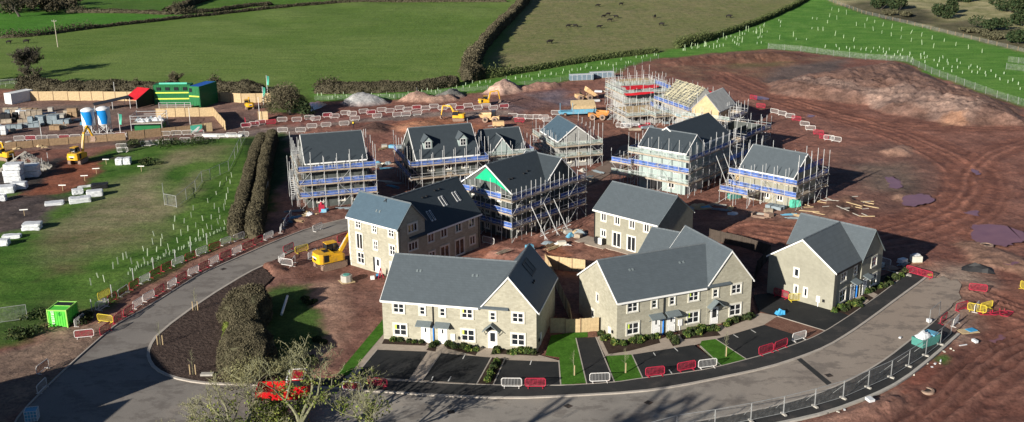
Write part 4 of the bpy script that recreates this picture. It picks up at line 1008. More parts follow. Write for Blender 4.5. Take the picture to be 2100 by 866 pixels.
# S3 : little house behind
h=new_house((-4.6,181.2),.3,[('u',0,7.2,0,7,5,7.9),('v',-.6,3.4,1.2,4.6,5,7.2)],'small dark roofed house with a low front gable squeezed between two scaffolded houses','osb','roof2')
scaffold((-4.6,181.2),.3,0,0,7.2,7,[2.0,4.1],{'f':6.6,'l':6.5,'r':7.0,'b':6.5},'low scaffold round the small dark roofed house in the middle',net={'f':[(4.1,'greennet')],'r':[4.1]},rng=3)
# S4 : big house with white front gable and green membrane
o4=(-7.28,154.61); r4=-.749
h=new_house(o4,r4,[('v',0,10.9,0,9.79,7.0,10.25),('u',3.0,9.95,7.6,14.2,7.0,10.0)],'big dark roofed house with a white edged gable sheathed in green','darkwall','roof2')
m=MB(); m.prism([(2.6,-.04,7.9),(6.6,-.04,7.9),(9.3,-.04,7.0),(4.9,-.04,9.85)],(0,-.03,0)); m.build('gable_membrane',M['membrane'],h)
for u in (2.4,4.9,7.4):
    for z in (.6,2.9,5.3): window(h,u,0,z,.9,1.2,'f',2,1)
for v in (2,4.6,7.2): 
    for z in (.8,3.4): window(h,9.79,v,z,1.0,1.2,'r',2,1)
for u,v in ((7.8,5.0),(7.6,6.0),(8.0,1.6),(8.0,2.3)):
    m=MB(); m.box(u,v,7+(9.79-u)*.664+.2,.3,.3,.16); m.build('roof_vent',M['black'],h)
scaffold(o4,r4,0,0,9.79,14.2,[2.0,4.0,6.0],{'f':8.4,'r':8.4,'l':8.2,'b':8.4},'scaffold with dark blue guards and raking shores round the green sheathed gable house',net={'f':[2.0,4.0,6.0],'r':[2.0,4.0,6.0],'l':[6.0]},rng=4,rakes=('r',[3.2,5.9,8.2],4.6))
# S5 : small gable house
o5=(8.65,188.1); r5=.312
h=new_house(o5,r5,[('v',0,9.4,0,6.58,5.,7.5)],'small gable fronted house with a teal blue side roof in scaffolding','block','roof4')
for u in (1.8,4.6): 
    for z in (.8,3.2): window(h,u,0,z,1.0,1.2,'f',2,1)
scaffold(o5,r5,0,0,6.58,9.4,[2.0,4.0],{'f':6.6,'r':7.2,'l':6.8,'b':6.5},'scaffold with pale green guards round the small teal roofed house',net={'f':[(4.0,'greennet'),(2.0,'greennet')],'r':[(4.0,'greennet')],'l':[(4.0,'greennet')]},rng=5)
# S6 : tall right house with rear wing
o6=(21.68,175.36); r6=-.688
h=new_house(o6,r6,[('u',0,9.03,0,6.,7.2,9.6),('v',3.0,17.,-.8,7.6,7.2,10.1)],'tall pale panelled house with a long dark rear roof in scaffolding','osb','roof2')
for u in (2.2,5.0,7.4): window(h,u,0,5.8,.55,.8,'f',1,1,False)
for u in (2.6,7.2): window(h,u,0,3.4,1.2,.9,'f',2,1,False)
window(h,6.4,0,.8,1.1,1.0,'f',2,1); 
m=MB(); m.bx(2.2,-.05,0,4.6,-.02,2.2); m.build('garage_opening',M['black'],h)
scaffold(o6,r6,0,0,9.03,17,[2.0,4.0,6.0],{'f':9.2,'r':8.8,'l':8.6,'b':8.8},'scaffold with blue and clear guards round the tall pale panelled house',net={'f':[(2.0,'greennet'),4.0,(6.0,'greennet')],'r':[(2.0,'greennet'),(4.0,'greennet'),6.0],'l':[4.0,6.0]},rng=6,rakes=('r',[7.5,10.0,12.5],6.0))
# S7 : right hand house
o7=(37.39,168.4); r7=-.753
h=new_house(o7,r7,[('u',0,9.59,0,7.6,5.,8.0)],'grey roofed house at the right edge of the scaffolded group','stone_d','roof')
for u in (4.6,6.7,8.6): window(h,u,0,3.6,1.0,1.1,'f',2,1)
for u in (2.0,5.0,7.4): window(h,u,0,.8,1.0,1.2,'f',2,1)
scaffold(o7,r7,0,0,9.59,7.6,[2.0,4.0],{'f':6.6,'r':8.6,'l':8.8,'b':7.4},'scaffold with blue guards round the grey roofed right-hand house',net={'f':[2.0,4.0],'r':[4.0,6.0],'l':[6.0]},rng=7)
# S8 : roof battens house with boarded wing
o8=(33.0,229.0); r8=-1.18
t=house('unfinished_house',o8,r8,'unfinished house with bare roof battens and a grey boarded cross gable, far centre right','house','houses still inside their scaffolding')
w=MB(); gable_solid(w,'u',0,11.6,0,7.,5.,8.25); w.build('wall',M['block'],t)
m=MB(); gable_roof(m,'u',0,11.6,0,7.,5.,8.3,ov=.3,th=.05); m.build('roof_felt',plain('roof felt',(.10,.105,.10),.9,0,.2,1),t)
bt=MB()
for k in range(9):
    f=k/8; v=-.2+3.6*f
    bt.box(5.8+R.uniform(-.3,.3),v,5.+.943*v+.12,11.6,.11,.08)
for k in range(12):
    u=.3+k*.98
    bt.bar((u,-.3,4.86),(u+.1,3.45,8.4),.06,4)
for k in range(30):
    u=R.uniform(.3,10); v=R.uniform(-.2,2.4); l=R.uniform(.9,2.4); du=R.uniform(.5,1.6); v2=min(v+l,3.45)
    bt.bar((u,v,5.+.943*v+.25),(u+du,v2,5.+.943*v2+.25),.09,4)
bt.build('battens',plain('pale battens',(.46,.43,.31),.85,0,.3,1.5),t)
m=MB(); gable_solid(m,'v',-.2,9,-2.9,2.9,5.,8.0); wing=m.build('cross_gable',M['timber'],t,(0,0,0))
# boarded wing sits at its own place in the house frame
cw,sw=math.cos(r8),math.sin(r8); dx,dy=39.75-o8[0],214.1-o8[1]
wing.location=(dx*cw+dy*sw,-dx*sw+dy*cw,0); wing.rotation_euler=(0,0,-.58-r8)
m=MB(); gable_roof(m,'v',-.3,9,-2.9,2.9,5.,8.,ov=.3,th=.08)
for k in range(18):
    v=-.2+k*.5
    for s in (-1,1): m.add([(s*3.2,v,4.78),(0,v,8.08),(0,v+.22,8.08),(s*3.2,v+.22,4.78),(s*3.2,v,4.9),(0,v,8.2),(0,v+.22,8.2),(s*3.2,v+.22,4.9)],[(0,3,2,1),(4,5,6,7),(0,1,5,4),(1,2,6,5),(2,3,7,6),(3,0,4,7)])
m.build('boarded_roof',plain('grey roof boards',(.34,.35,.35),.8,0,.2,1),wing)
scaffold(o8,r8,0,0,11.6,7.,[2.0,4.0],{'f':5.6,'r':7.5,'l':7.5,'b':7.},'scaffold with blue guards round the bare batten roof',net={'f':[4.0,(2.0,'greennet')],'l':[(4.0,'greennet')],'b':[4.0],'r':[4.0]},rng=8)
scaffold((36.5,212.6),-.58,0,0,7.5,7,[2.0,4.0],{'f':6.0,'r':6.6,'l':5.5,'b':6.5},'scaffold with pale guards under the grey boarded gable',net={'f':[(4.0,'greennet')],'r':[(4.0,'bluenet')]},rng=9)
# half built houses further back
def shell(o,r,L,W,hh,label,mat='block'):
    t=house('house_shell',o,r,label,'house','roofless house shells')
    m=MB(); th=.3
    for (a,b,c,d) in ((0,0,L,th),(0,W-th,L,W),(0,th,th,W-th),(L-th,th,L,W-th)): m.bx(a,b,-.2,c,d,hh)
    m.bx(L*.5,th,-.2,L*.5+.2,W-th,hh-.3); m.build('wall',M[mat],t)
    f=MB(); f.bx(th,th,2.4,L-th,W-th,2.6); f.build('floor',M['timber'],t)
    for u in (L*.2,L*.45,L*.75): 
        q=MB(); q.bx(u,-.02,.8,u+1.1,-.005,2.0); q.build('window_opening',M['black'],t)
    return t
shell((26.,236.5),.30,10,8,4.4,'roofless grey block shell under red tarpaulins at the back of the site')
scaffold((26.,236.5),.30,0,0,10,8,[2.0,4.0],{'f':6.0,'r':6.4,'l':6.2,'b':6.4},'dense grey scaffold round the roofless shell with red tarpaulins',net={'f':[(2.0,'greennet'),(4.0,'greennet')],'l':[(4.0,'greennet')],'b':[(4.0,'greennet')],'r':[4.0]},rng=10,pitch=1.6)
shell((27.5,256.),.30,9,7,2.6,'low grey block shell furthest back by the green strip')
scaffold((27.5,256.),.30,0,0,9,7,[2.0],{'f':4.4,'r':4.4,'l':4.2,'b':5.0},'low grey scaffold round the furthest block shell',net={'f':[(2.0,'greennet')]},rng=11,pitch=1.8)
shell((25.,222.5),.30,7.5,7,2.5,'low grey block shell in front of the red tarpaulins')
scaffold((25.,222.5),.30,0,0,7.5,7,[2.0],{'f':4.4,'r':5.0,'l':4.2,'b':4.5},'low scaffold with pale boards in front of the red tarpaulins',net={'f':[(2.0,'greennet')],'r':[2.0]},rng=12,pitch=1.8,stairs=('l',1.0,4.5))
def tarp(o,r,w,d,z,label,mat='redroof'):
    m=MB(); n=7
    for j in range(n):
        for i in range(n): m.v.append((w*(i/(n-1)-.5),d*(j/(n-1)-.5),R.uniform(-.12,.16)+.25*(1-abs(j/(n-1)-.5)*2)))
    for j in range(n-1):
        for i in range(n-1): m.f.append([j*n+i,j*n+i+1,(j+1)*n+i+1,(j+1)*n+i]); m.m.append(0)
    o_=m.build('tarpaulin',M[mat],None,(o[0],o[1],z),r); md=o_.modifiers.new('thick','SOLIDIFY'); md.thickness=.03
    return tag(o_,label,'tarpaulin','red tarpaulins over the shells')
tarp((29.5,241.),.3,8,3.4,4.75,'big red tarpaulin sagging over the roofless shell')
tarp((28.6,235.2),.3,7,1.4,4.3,'narrow red and white tarpaulin on the front scaffold of the shell')
tarp((42.5,252.),.25,11,4.0,1.1,'long red tarpaulin over stacked packs right of the furthest shell')
m=MB(); m.box(0,0,.5,9,2.5,1.0); m.build('wrapped_pack',M['wrapgrey'],None,(42.5,252.,0),.25); o_=bpy.data.objects['wrapped_pack']; tag(o_,'long wrapped pack hidden under the red tarpaulin','pack')
m=MB()
for k in range(5): m.box(-2+k,0,.55,.9,1.8,1.1)
tag(m.build('wrapped_pack',M['roofblue'],None,(39.5,247.,0),.2),'row of blue wrapped packs below the long red tarpaulin','pack')

scaffold(o7,r7,.3,-4.2,3.6,-2.0,[2.0],3.6,'low loading bay scaffold in front of the grey roofed right-hand house',sides='flr',net={'f':[(2.0,'bluenet')]},rng=21,gap=.1,wid=.8)
scaffold(o6,r6,-3.4,-1.2,-1.2,2.2,[2.0,4.0],6.0,'loading bay tower at the left corner of the tall pale panelled house',sides='flr',net={'f':[4.0,(2.0,'greennet')]},rng=22,gap=.1,wid=.8)
scaffold(o8,r8,1.5,-4.6,6,-2.2,[2.0],4.4,'low loading bay scaffold beside the bare batten roof',sides='flr',net={'f':[(2.0,'greennet')]},rng=23,gap=.1,wid=.8)
x_,y_=at(1463,312)
shell((x_,y_),-.688,6,7.5,4.8,'dark low shell in deep shade behind the tall pale panelled house','darkwall')
scaffold((x_,y_),-.688,0,0,6,7.5,[2.0,4.0],{'f':5.6,'r':6.4,'l':5.8,'b':6.2},'shaded scaffold with dark guards behind the tall pale panelled house',net={'f':[2.0],'r':[4.0]},rng=31)
# bricks, boards and buckets left lying on the scaffold lifts
def lift_clutter(o,r,u0,u1,v,zs,n,where,seed):
    rg=random.Random(seed); c,s=math.cos(r),math.sin(r)
    for i in range(n):
        u=rg.uniform(u0,u1); vv=v-.85+rg.uniform(-.12,.12); zz=rg.choice(zs)+.09; m=MB(); k=rg.random()
        if k<.4: m.box(0,0,.22,rg.uniform(.6,1.1),.5,.44)
        elif k<.75:
            for q in range(4): m.box(0,(q-1.5)*.13,.04+.03*(q%2),rg.uniform(1.6,3.2),.11,.05)
        else: m.box(0,0,.3,.7,.6,.6); m.box(.9,.05,.15,.7,.5,.3)
        tag(m.build('material_pack',M[rg.choice(['timber','concrete','wrap','board','osb','wrapgrey','lightblue'])],None,(o[0]+u*c-vv*s,o[1]+u*s+vv*c,zz),r+rg.uniform(-.08,.08)),'small pack of material lying on the boards of the '+where,'pack','packs on the '+where)
lift_clutter((-32.79,164.45),.287,.3,9.5,0,[2,4,6.2],9,'tall scaffold by the hedge',1)
lift_clutter((-16.07,174.83),.32,.3,10.5,0,[2,4.2],7,'dormer house scaffold',2)
lift_clutter(o5,r5,.3,6.3,0,[2,4],6,'small teal roofed house scaffold',3)
lift_clutter(o6,r6,.3,8.8,0,[2,4,6],8,'tall pale house scaffold',4)
lift_clutter(o7,r7,.3,9.3,0,[2,4],10,'right-hand scaffold',5)
lift_clutter(o8,r8,.5,11,0,[2,4],7,'batten roof scaffold',6)
lift_clutter((26.,236.5),.3,.3,9.6,0,[2,4],8,'tarpaulin shell scaffold',7)
lift_clutter((25.,222.5),.3,.3,7.2,0,[2],6,'low front scaffold',8)
# ---------------------------------------------------------------- BARRIERS, FENCES
def barrier_proto(frame,infill,label,foot=None):
    t=thing('barrier',(0,-500,-50),0,label,'barrier')
    w,h=2.1,1.02; m=MB(); y=0
    pts=[(-w/2+.12,y,.14),(w/2-.12,y,.14),(w/2,y,.26),(w/2,y,h-.14),(w/2-.14,y,h),(-w/2+.14,y,h),(-w/2,y,h-.14),(-w/2,y,.26)]
    m.path(pts,.042,6,closed=True); m.build('frame',M[frame],t)
    i=MB()
    if infill=='redmesh': i.quad((-w/2+.03,0,.16),(w/2-.03,0,.16),(w/2-.03,0,h-.03),(-w/2+.03,0,h-.03))
    else:
      for k in range(13):
        x=-w/2+.14+(w-.28)*k/12; i.bx(x-.016,-.012,.16,x+.016,.012,h-.02)
    i.build('infill',M[infill],t)
    for x in (-w/2+.3,w/2-.3):
        f=MB(); f.bx(-.05,-.32,0,.05,.32,.05); f.bar((0,0,.03),(0,0,.18),.035,4); f.build('foot',M[foot or frame],t,(x,0,0))
    return t
BAR={'w':barrier_proto('barwhite','bargrey','x'),'r':barrier_proto('red','redmesh','x'),'y':barrier_proto('baryellow','baryellow','x'),'o':barrier_proto('barwhite','redmesh','x')}
_used=set()
def barrier(kind,x,y,rz,label,group,zz=None,lying=False):
    b=BAR[kind]
    o=b if kind not in _used else dup(b)
    _used.add(kind)
    o.location=(x,y,(max(gz(x,y),0)+.01) if zz is None else zz); o.rotation_euler=(math.radians(84) if lying else R.gauss(0,.05),R.gauss(0,.02),rz)
    o['label']=label
    if group: o['group']=group
    elif 'group' in o: del o['group']
    return o
def barrier2(kind,p,q,label,group=None,zz=None):
    a=at(*p); b=at(*q); x,y=(a[0]+b[0])/2,(a[1]+b[1])/2
    return barrier(kind,x,y,ang(a,b),label,group,zz)
# in front of the terraces (standing on the footway / bays)
barrier2('w',(1027,796),(1072,797),'white barrier across the third parking bay, left of a red one',zz=.11)
barrier2('r',(1076,797),(1120,797),'red barrier across the third parking bay beside the lawn',zz=.11)
barrier2('w',(1208,787),(1252,785),'white barrier across the end of the narrow black driveway',zz=.11)
barrier2('r',(1322,776),(1365,771),'red barrier alone at the left corner of the right-hand parking bays',zz=.11)
barrier2('r',(1388,765),(1428,759),'red barrier touching the white one beside the small lawn',zz=.11)
barrier2('w',(1430,759),(1471,754),'white barrier beside the small lawn with a staked sapling',zz=.11)
barrier2('r',(1556,732),(1587,723),'left of the pair of red barriers at the last parking bay',zz=.11)
barrier2('r',(1587,722),(1615,711),'right of the pair of red barriers at the last parking bay',zz=.11)
barrier2('w',(1620,705),(1656,694),'white barrier in front of the red brown mulch strip',zz=.11)
barrier2('r',(1587,607),(1616,616),'red barrier in shade at the left side of the corner house',zz=.10)
barrier2('y',(1616,620),(1652,619),'yellow barrier against the pale gable of the corner house',zz=.10)
barrier2('o',(700,800),(745,806),'white barrier under the bare twigs of the small roadside tree',zz=.05)
barrier2('r',(750,792),(800,798),'red barrier under the bare twigs of the small roadside tree',zz=.11)
# along the left road : two staggered rows
def barrier_row(line,pattern,label,group,step=2.35,jit=.10,start=0,skip=()):
    L=[at(*p) for p in line]; d=start; i=0; n=0
    seglen=[math.hypot(b[0]-a[0],b[1]-a[1]) for a,b in zip(L,L[1:])]
    tot=sum(seglen)
    while d<tot:
        r=d; j=0
        while r>seglen[j]: r-=seglen[j]; j+=1
        a,b=L[j],L[j+1]; f=r/seglen[j]; x=a[0]+(b[0]-a[0])*f; y=a[1]+(b[1]-a[1])*f
        k=pattern[i%len(pattern)]
        if k!='-' and i not in skip:
            nm={'w':'white','r':'red','y':'yellow','o':'white and red'}[k]
            barrier(k,x+R.uniform(-jit,jit),y+R.uniform(-jit,jit),ang(a,b)+R.uniform(-.09,.09),label%nm,(group%nm))
        i+=1; d+=step
barrier_row([(233,667),(262,645),(300,620),(345,593),(388,568),(440,541),(500,514),(560,486)],'rrwwrwrwrwrwrrw','%s barrier standing right along the kerb of the left access road','%s barriers along the left road kerb',start=1.0)
barrier_row([(196,640),(232,617),(300,577),(350,549),(405,526),(470,500),(500,490)],'wrorwrrwrwrww','%s barrier in the back row beside the meadow fence','%s barriers in the back row of the left road',start=1.2)
barrier_row([(575,478),(590,455),(600,440)],'wwo','%s barrier at the foot of the tall scaffold by the hedge','%s barriers by the tall scaffold',start=.6)
barrier2('w',(148,677),(180,654),'white barrier between the green container and the excavated corner')
barrier2('o',(150,697),(197,692),'white barrier with a white sign plate, closing the excavated corner')
barrier2('w',(200,642),(226,625),'white barrier behind the excavated corner, beside the meadow')
barrier2('y',(198,660),(236,664),'yellow topped barrier on the far side of the excavated corner')
barrier2('y',(200,619),(229,605),'yellow barrier leaning by the meadow fence near the green container')
barrier2('r',(213,686),(222,680),'short red barrier on the road side of the excavated corner')
barrier2('w',(77,811),(97,791),'white barrier in deep shadow on the lower left verge')
barrier2('o',(82,766),(95,757),'small white and red barrier on the sunlit muddy lower left verge')
# by the yellow digger near the tall block
for k,(p,q) in zip('wowwyrrw',(((574,545),(600,549)),((600,549),(606,537)),((630,535),(652,522)),((573,541),(582,533)),((598,523),(640,512)),((580,520),(605,510)),((690,500),(715,490)),((640,478),(665,468)))):
    nm={'w':'white','r':'red','y':'yellow','o':'white and red'}[k]
    barrier2(k,p,q,'%s barrier in the cluster beside the yellow digger by the tall block'%nm,'%s barriers round the digger'%nm)
# far haul road : upper and lower rows
for i,(px,py) in enumerate([(535,256),(579,250),(609,250),(635,246),(648,248),(672,241),(686,243),(709,236),(722,238),(746,233),(761,235),(783,230),(799,232),(820,226),(836,229),(855,225),(873,227),(890,223),(908,226),(927,222),(943,226),(960,221),(980,226),(997,222),(1012,226),(1034,223)]):
    x,y=at(px,py); barrier('w' if i%5 else 'o',x,y,.22+R.uniform(-.12,.12),'%s barrier in the double row beyond the far haul road'%('white' if i%5 else 'white and red'),'%s barriers beyond the haul road'%('white' if i%5 else 'white and red'))
for i,(px,py) in enumerate([(728,248),(774,243),(815,240),(833,239),(856,237),(580,272),(617,272),(669,261),(706,258),(640,264)]):
    x,y=at(px,py); barrier('w',x,y,.25+R.uniform(-.15,.15),'white barrier on the near side of the far haul road, behind the scaffolded houses','white barriers on the near side of the haul road')
for i,(px,py) in enumerate([(1052,242),(1070,244),(1085,245),(1102,245),(1065,252),(1115,246),(1122,250),(1140,236)]):
    x,y=at(px,py); barrier('w' if i!=4 else 'r',x,y,-.1+R.uniform(-.1,.1),('white' if i!=4 else 'red')+' barrier in the group between the cream dumper and the blue trailer',('white' if i!=4 else 'red')+' barriers behind the teal roofed house')
for i,(px,py) in enumerate([(1273,263),(1283,264),(1287,262)]):
    x,y=at(px,py); barrier('w',x,y,.3*i-.4,'white barrier in the little cluster left of the tall pale scaffolded house','white barrier cluster by the tall pale house')
for i,(px,py,k) in enumerate([(1588,233,'w'),(1604,238,'w'),(1620,243,'w'),(1633,248,'r'),(1650,259,'w'),(1662,268,'w'),(1678,277,'r'),(1689,286,'r'),(1700,288,'w'),(1714,291,'w'),(1545,205,'r'),(1560,222,'r')]):
    x,y=at(px,py); nm='white' if k=='w' else 'red'
    barrier(k,x,y,-.75+R.uniform(-.2,.2),nm+' barrier in the slanting line across open mud below the long spoil heap',nm+' barriers on the open mud')
# compound road side
for i,px in enumerate(range(40,420,23)):
    x,y=at(px,291-px*.035+R.uniform(-.6,.6)); k='wowwowww'[i%8]
    barrier(k,x,y,.12+R.uniform(-.05,.05),('white' if k=='w' else 'white and red')+' barrier standing in front of the low brown compound fence',('white' if k=='w' else 'white and red')+' barriers before the compound fence')
for i,(px,py) in enumerate([(250,305),(252,313),(300,300),(315,298),(345,296),(380,293),(410,289),(440,285),(475,283),(500,281)]):
    x,y=at(px,py); barrier('w',x,y,.15+R.uniform(-.1,.1),'white barrier along the meadow edge','white barriers along the meadow edge')
for i,(px,py) in enumerate([(505,262),(522,259),(503,252),(556,255)]):
    x,y=at(px,py); barrier('o' if i<2 else 'r',x,y,.2 if i!=2 else 1.9,('white and red' if i<2 else 'red')+' barrier at the mouth of the compound entrance by the flags',('white and red' if i<2 else 'red')+' barriers at the compound entrance')
# end of the crescent
for k,p,q,l in (('y',(1980,637),(2025,645),'yellow barrier standing highest in the tangle at the crescent end'),('y',(2003,640),(2040,630),'yellow barrier leaning behind the tangle at the crescent end'),
                ('w',(1992,650),(2012,626),'white barrier edge on beside the yellow ones at the crescent end'),('r',(1990,597),(2020,600),'red barrier lying behind the yellow ones on the mud'),
                ('r',(1922,672),(1945,652),'red barrier beside the leaning mesh panel at the crescent end'),('w',(1948,678),(1970,655),'white barrier leaning on the red ones at the crescent end'),('r',(1958,640),(1985,632),'red barrier low in the tangle at the crescent end'),
                ('r',(1862,560),(1885,566),'red barrier on brick rubble at the end of the footway'),('r',(1885,566),(1908,572),'red barrier beside the yellow base at the end of the footway'),('w',(1796,540),(1826,548),'white barrier in the shadow of the corner house'),
                ('y',(2090,590),(2112,604),'yellow barrier alone on the mud at the right edge')):
    barrier2(k,p,q,l)
for i,(px,py) in enumerate([(2022,641),(2040,640),(2055,642)]):
    x,y=at(px,py); barrier('r',x,y,.4*i,'red barrier lying flat on the churned mud beyond the yellow barriers','red barriers flat on the mud',lying=True)
barrier2('w',(990,498),(1012,503),'white barrier in deep shade beside the rear wing of the tall block')
# ---- weld mesh fence panels
def mesh_panel(p,q,label,group,h=2.0,base=True,px=True,zz=None,name='fence_panel'):
    a=at(*p) if px else p; b=at(*q) if px else q; L=math.hypot(b[0]-a[0],b[1]-a[1]); x,y=(a[0]+b[0])/2,(a[1]+b[1])/2
    z0=max(gz(x,y),-.02) if zz is None else zz
    t=thing(name,(x,y,z0),ang(a,b),label,'fence panel',group)
    m=MB(); r=.034
    m.bar((-L/2,0,.05),(-L/2,0,h),r,5); m.bar((L/2-.06,0,.05),(L/2-.06,0,h),r,5); m.bar((-L/2,0,.2),(L/2,0,.2),r*.8,5); m.bar((-L/2,0,h),(L/2-.06,0,h),r,5); m.build('frame',M['fencesteel'],t)
    w=MB(); w.quad((-L/2,0,.2),(L/2-.06,0,.2),(L/2-.06,0,h),(-L/2,0,h)); w.build('wire_mesh',M['wire'],t)
    if base:
        f=MB(); f.box(0,0,.075,.24,.75,.15); f.build('foot_block',M['concrete'],t,(-L/2,0,0))
        s=MB(); s.bar((-L/2+.05,0,1.6),(-L/2+.05,1.3,.1),.022,4); s.build('stay',M['fencesteel'],t)
    return t
FP=[(1310,915),(1388,893),(1466,881),(1540,867),(1607,853),(1671,837),(1729,820),(1780,798),(1827,777),(1863,754),(1898,732),(1928,709),(1950,688)]
for a,b in zip(FP,FP[1:]): mesh_panel(a,b,'weld mesh fence panel on concrete feet along the outer footway of the crescent','mesh panels round the crescent',zz=.11)
FP=[(335,399),(338,422),(363,427),(383,411),(402,394),(415,374),(432,370),(452,360),(470,352),(482,327),(488,314),(495,299),(503,284)]
for a,b in zip(FP,FP[1:]): mesh_panel(a,b,'leaning mesh fence panel winding across the meadow towards the tall hedge','mesh panels across the meadow',base=False)
for a,b,l in (((0,664),(58,656),'single mesh panel standing on dark grass at the far left edge'),((1905,668),(1926,650),'bent mesh panel at the crescent end beside red barriers'),((536,478),(542,430),'mesh panel along the foot of the tall hedge'),((542,430),(552,395),'mesh panel further along the foot of the tall hedge')): mesh_panel(a,b,l,None,base=False)
def post_fence(line,label,h=1.4,step=3.0,wire='wirefar',postr=.06,mat='timber2',cat='fence',wz=None,rail=False):
    L=atl(line); t=thing('post_fence',(L[0][0],L[0][1],0),0,label,cat); ox,oy=L[0]
    pm=MB(); pm.bar((0,0,-.3),(0,0,h),postr,5); me=pm.mesh('post',M[mat]); n=0; w=MB()
    for a,b in zip(L,L[1:]):
        l=math.hypot(b[0]-a[0],b[1]-a[1]); k=max(1,int(l/step))
        za,zb=gz(*a),gz(*b)
        for i in range(k):
            f=i/k; x=a[0]+(b[0]-a[0])*f; y=a[1]+(b[1]-a[1])*f
            if n<100: link('post',me,t,(x-ox,y-oy,gz(x,y))); n+=1
        w.quad((a[0]-ox,a[1]-oy,za+.1),(b[0]-ox,b[1]-oy,zb+.1),(b[0]-ox,b[1]-oy,zb+h*.95),(a[0]-ox,a[1]-oy,za+h*.95))
        if rail:
            w2=MB(); w2.bar((a[0]-ox,a[1]-oy,za+h),(b[0]-ox,b[1]-oy,zb+h),.03,4); w2.build('top_rail',M['steel'],t)
    w.build('wire',M[wire],t); return t
post_fence([(189,640),(230,610),(274,575),(315,552),(360,535),(392,519),(425,502),(465,482)],'grey post and wire fence between the meadow and the left road',1.7,3.2,postr=.055,mat='steel')
post_fence([(1575,101),(1642,106),(1709,115),(1775,122),(1860,127),(1910,152),(1977,176),(2044,201),(2110,222)],'tall grey mesh fence between the spoil heap and the planted green slope',1.8,4.0,'wirefar',.045,'fencesteel')
post_fence([(1680,-3),(1776,30),(1860,50),(1943,69),(2044,94),(2110,110)],'weathered post fence along the edge of the rough scrubland',1.3,4.5,'wirefar',.08,'timber2')
post_fence([(1350,121),(1264,149),(1150,168),(1000,186),(900,194),(810,203),(700,205),(645,207)],'wire fence on thin posts along the planted green strip behind the heaps',1.3,5.0,'wirefar',.04,'fencesteel')
post_fence([(1575,40),(1468,77),(1400,93),(1385,99)],'stock fence along the far side of the clipped boundary hedge',1.2,4,'wirefar',.06)
post_fence([(0,175),(45,172),(48,178),(0,184)],'white railed pen at the far left beyond the container',1.4,3,'wirefar',.06,'white',rail=True)
t_=post_fence([(2063,143),(2100,147),(2110,133),(2066,128)],'small grey mesh pen on the planted slope at the right edge',1.8,2.5,'wire',.045,'fencesteel')
# ---- timber fences
def board_fence(line,label,h=1.9,panel=3.0,mat='timber',post='timber2',px=True,z0=None,both=True):
    L=atl(line) if px else line; t=thing('timber_fence',(L[0][0],L[0][1],0),0,label,'fence'); ox,oy=L[0]
    for a,b in zip(L,L[1:]):
        l=math.hypot(b[0]-a[0],b[1]-a[1]); k=max(1,round(l/panel)); r=ang(a,b); pl=l/k
        for i in range(k):
            f=(i+.5)/k; x=a[0]+(b[0]-a[0])*f; y=a[1]+(b[1]-a[1])*f; zz=(gz(x,y) if z0 is None else z0)-.05
            m=MB(); nb=max(4,int(pl/.16)); 
            for j in range(nb):
                xx=-pl/2+pl*(j+.5)/nb; m.box(xx,.012*(j%2),h/2,pl/nb-.008,.022,h-.02*(j%3))
            for hz in (.3,h*.55,h-.25): m.bx(-pl/2,.02,hz-.04,pl/2,.07,hz+.04)
            m.build('fence_boards',M[mat],t,(x-ox,y-oy,zz),r)
            m=MB(); m.bx(-.05,-.07,0,.05,.07,h+.06); m.build('post',M[post],t,(x-ox-math.cos(r)*pl/2,y-oy-math.sin(r)*pl/2,zz),r)
    return t
board_fence([(1128,683),(1190,683)],'shaded timber screen between the two stone terraces',1.9,1.6,'timber')
board_fence([(1190,683),(1228,680)],'short sunlit timber gate panel against the right terrace',1.9,1.8,'timber')
board_fence([(1118,548),(1140,590),(1168,655),(1172,683)],'long timber garden fence running back behind the left terrace',1.9,2.4)
board_fence([(1120,550),(1200,560)],'pale sunlit timber fence closing the back of the left garden',1.9,1.9)
board_fence([(1455,492),(1520,508),(1580,526)],'timber fence with painted-in shade between the right terrace and the corner house',1.7,2.0,'shadeboard','shadeboard')
board_fence([(1545,590),(1552,560),(1580,528)],'timber fence beside the right end of the right-hand terrace',1.7,2.0,'shadeboard','shadeboard')
board_fence([(50,207),(140,206),(262,207),(330,207)],'long pale timber hoarding behind the storage yard',2.3,3.2)
board_fence([(430,207),(495,211),(556,210)],'pale timber hoarding right of the green cabins',2.3,3.2)
board_fence([(320,241),(380,240),(438,238),(452,255),(463,268)],'curved pale timber hoarding in front of the green cabins',2.1,2.6)
board_fence([(0,308),(100,299),(180,293),(258,288)],'low brown board fence along the front of the storage yard',1.5,3.0,'timber2')
board_fence([(262,287),(330,280),(391,274)],'brown board fence in front of the pipe rack platform',1.8,3.0,'timber2')
board_fence([(392,274),(416,271)],'timber screen holding the site banner at the compound gate',1.9,3.0)
board_fence([(417,271),(436,269)],'plain timber leaf of the compound gate',1.9,2.4)
board_fence([(530,246),(550,246)],'small timber board beside the entrance flags',2.0,2.4)
# banner : green sheet with white and red slanting bands
a=at(392,274.6); b=at(416,271.6); L=math.hypot(b[0]-a[0],b[1]-a[1])
bn=thing('site_banner',((a[0]+b[0])/2,(a[1]+b[1])/2-.12,.25),ang(a,b),'green white and red banner fixed to the compound gate screen','banner')
m=MB(); m.bx(-L/2,-.04,0,L/2,-.02,1.5); m.build('cloth',M['mint'],bn)
m=MB(); m.prism([(-L/2+.1,-.05,.0),(-.1,-.05,.0),(L/2-.4,-.05,1.1),(L/2-.9,-.05,1.1)],(0,.01,0)); m.build('white_band',M['white'],bn)
m=MB(); m.prism([(.2,-.05,0),(L/2,-.05,0),(L/2,-.05,.7)],(0,.01,0)); m.build('red_corner',M['red'],bn)
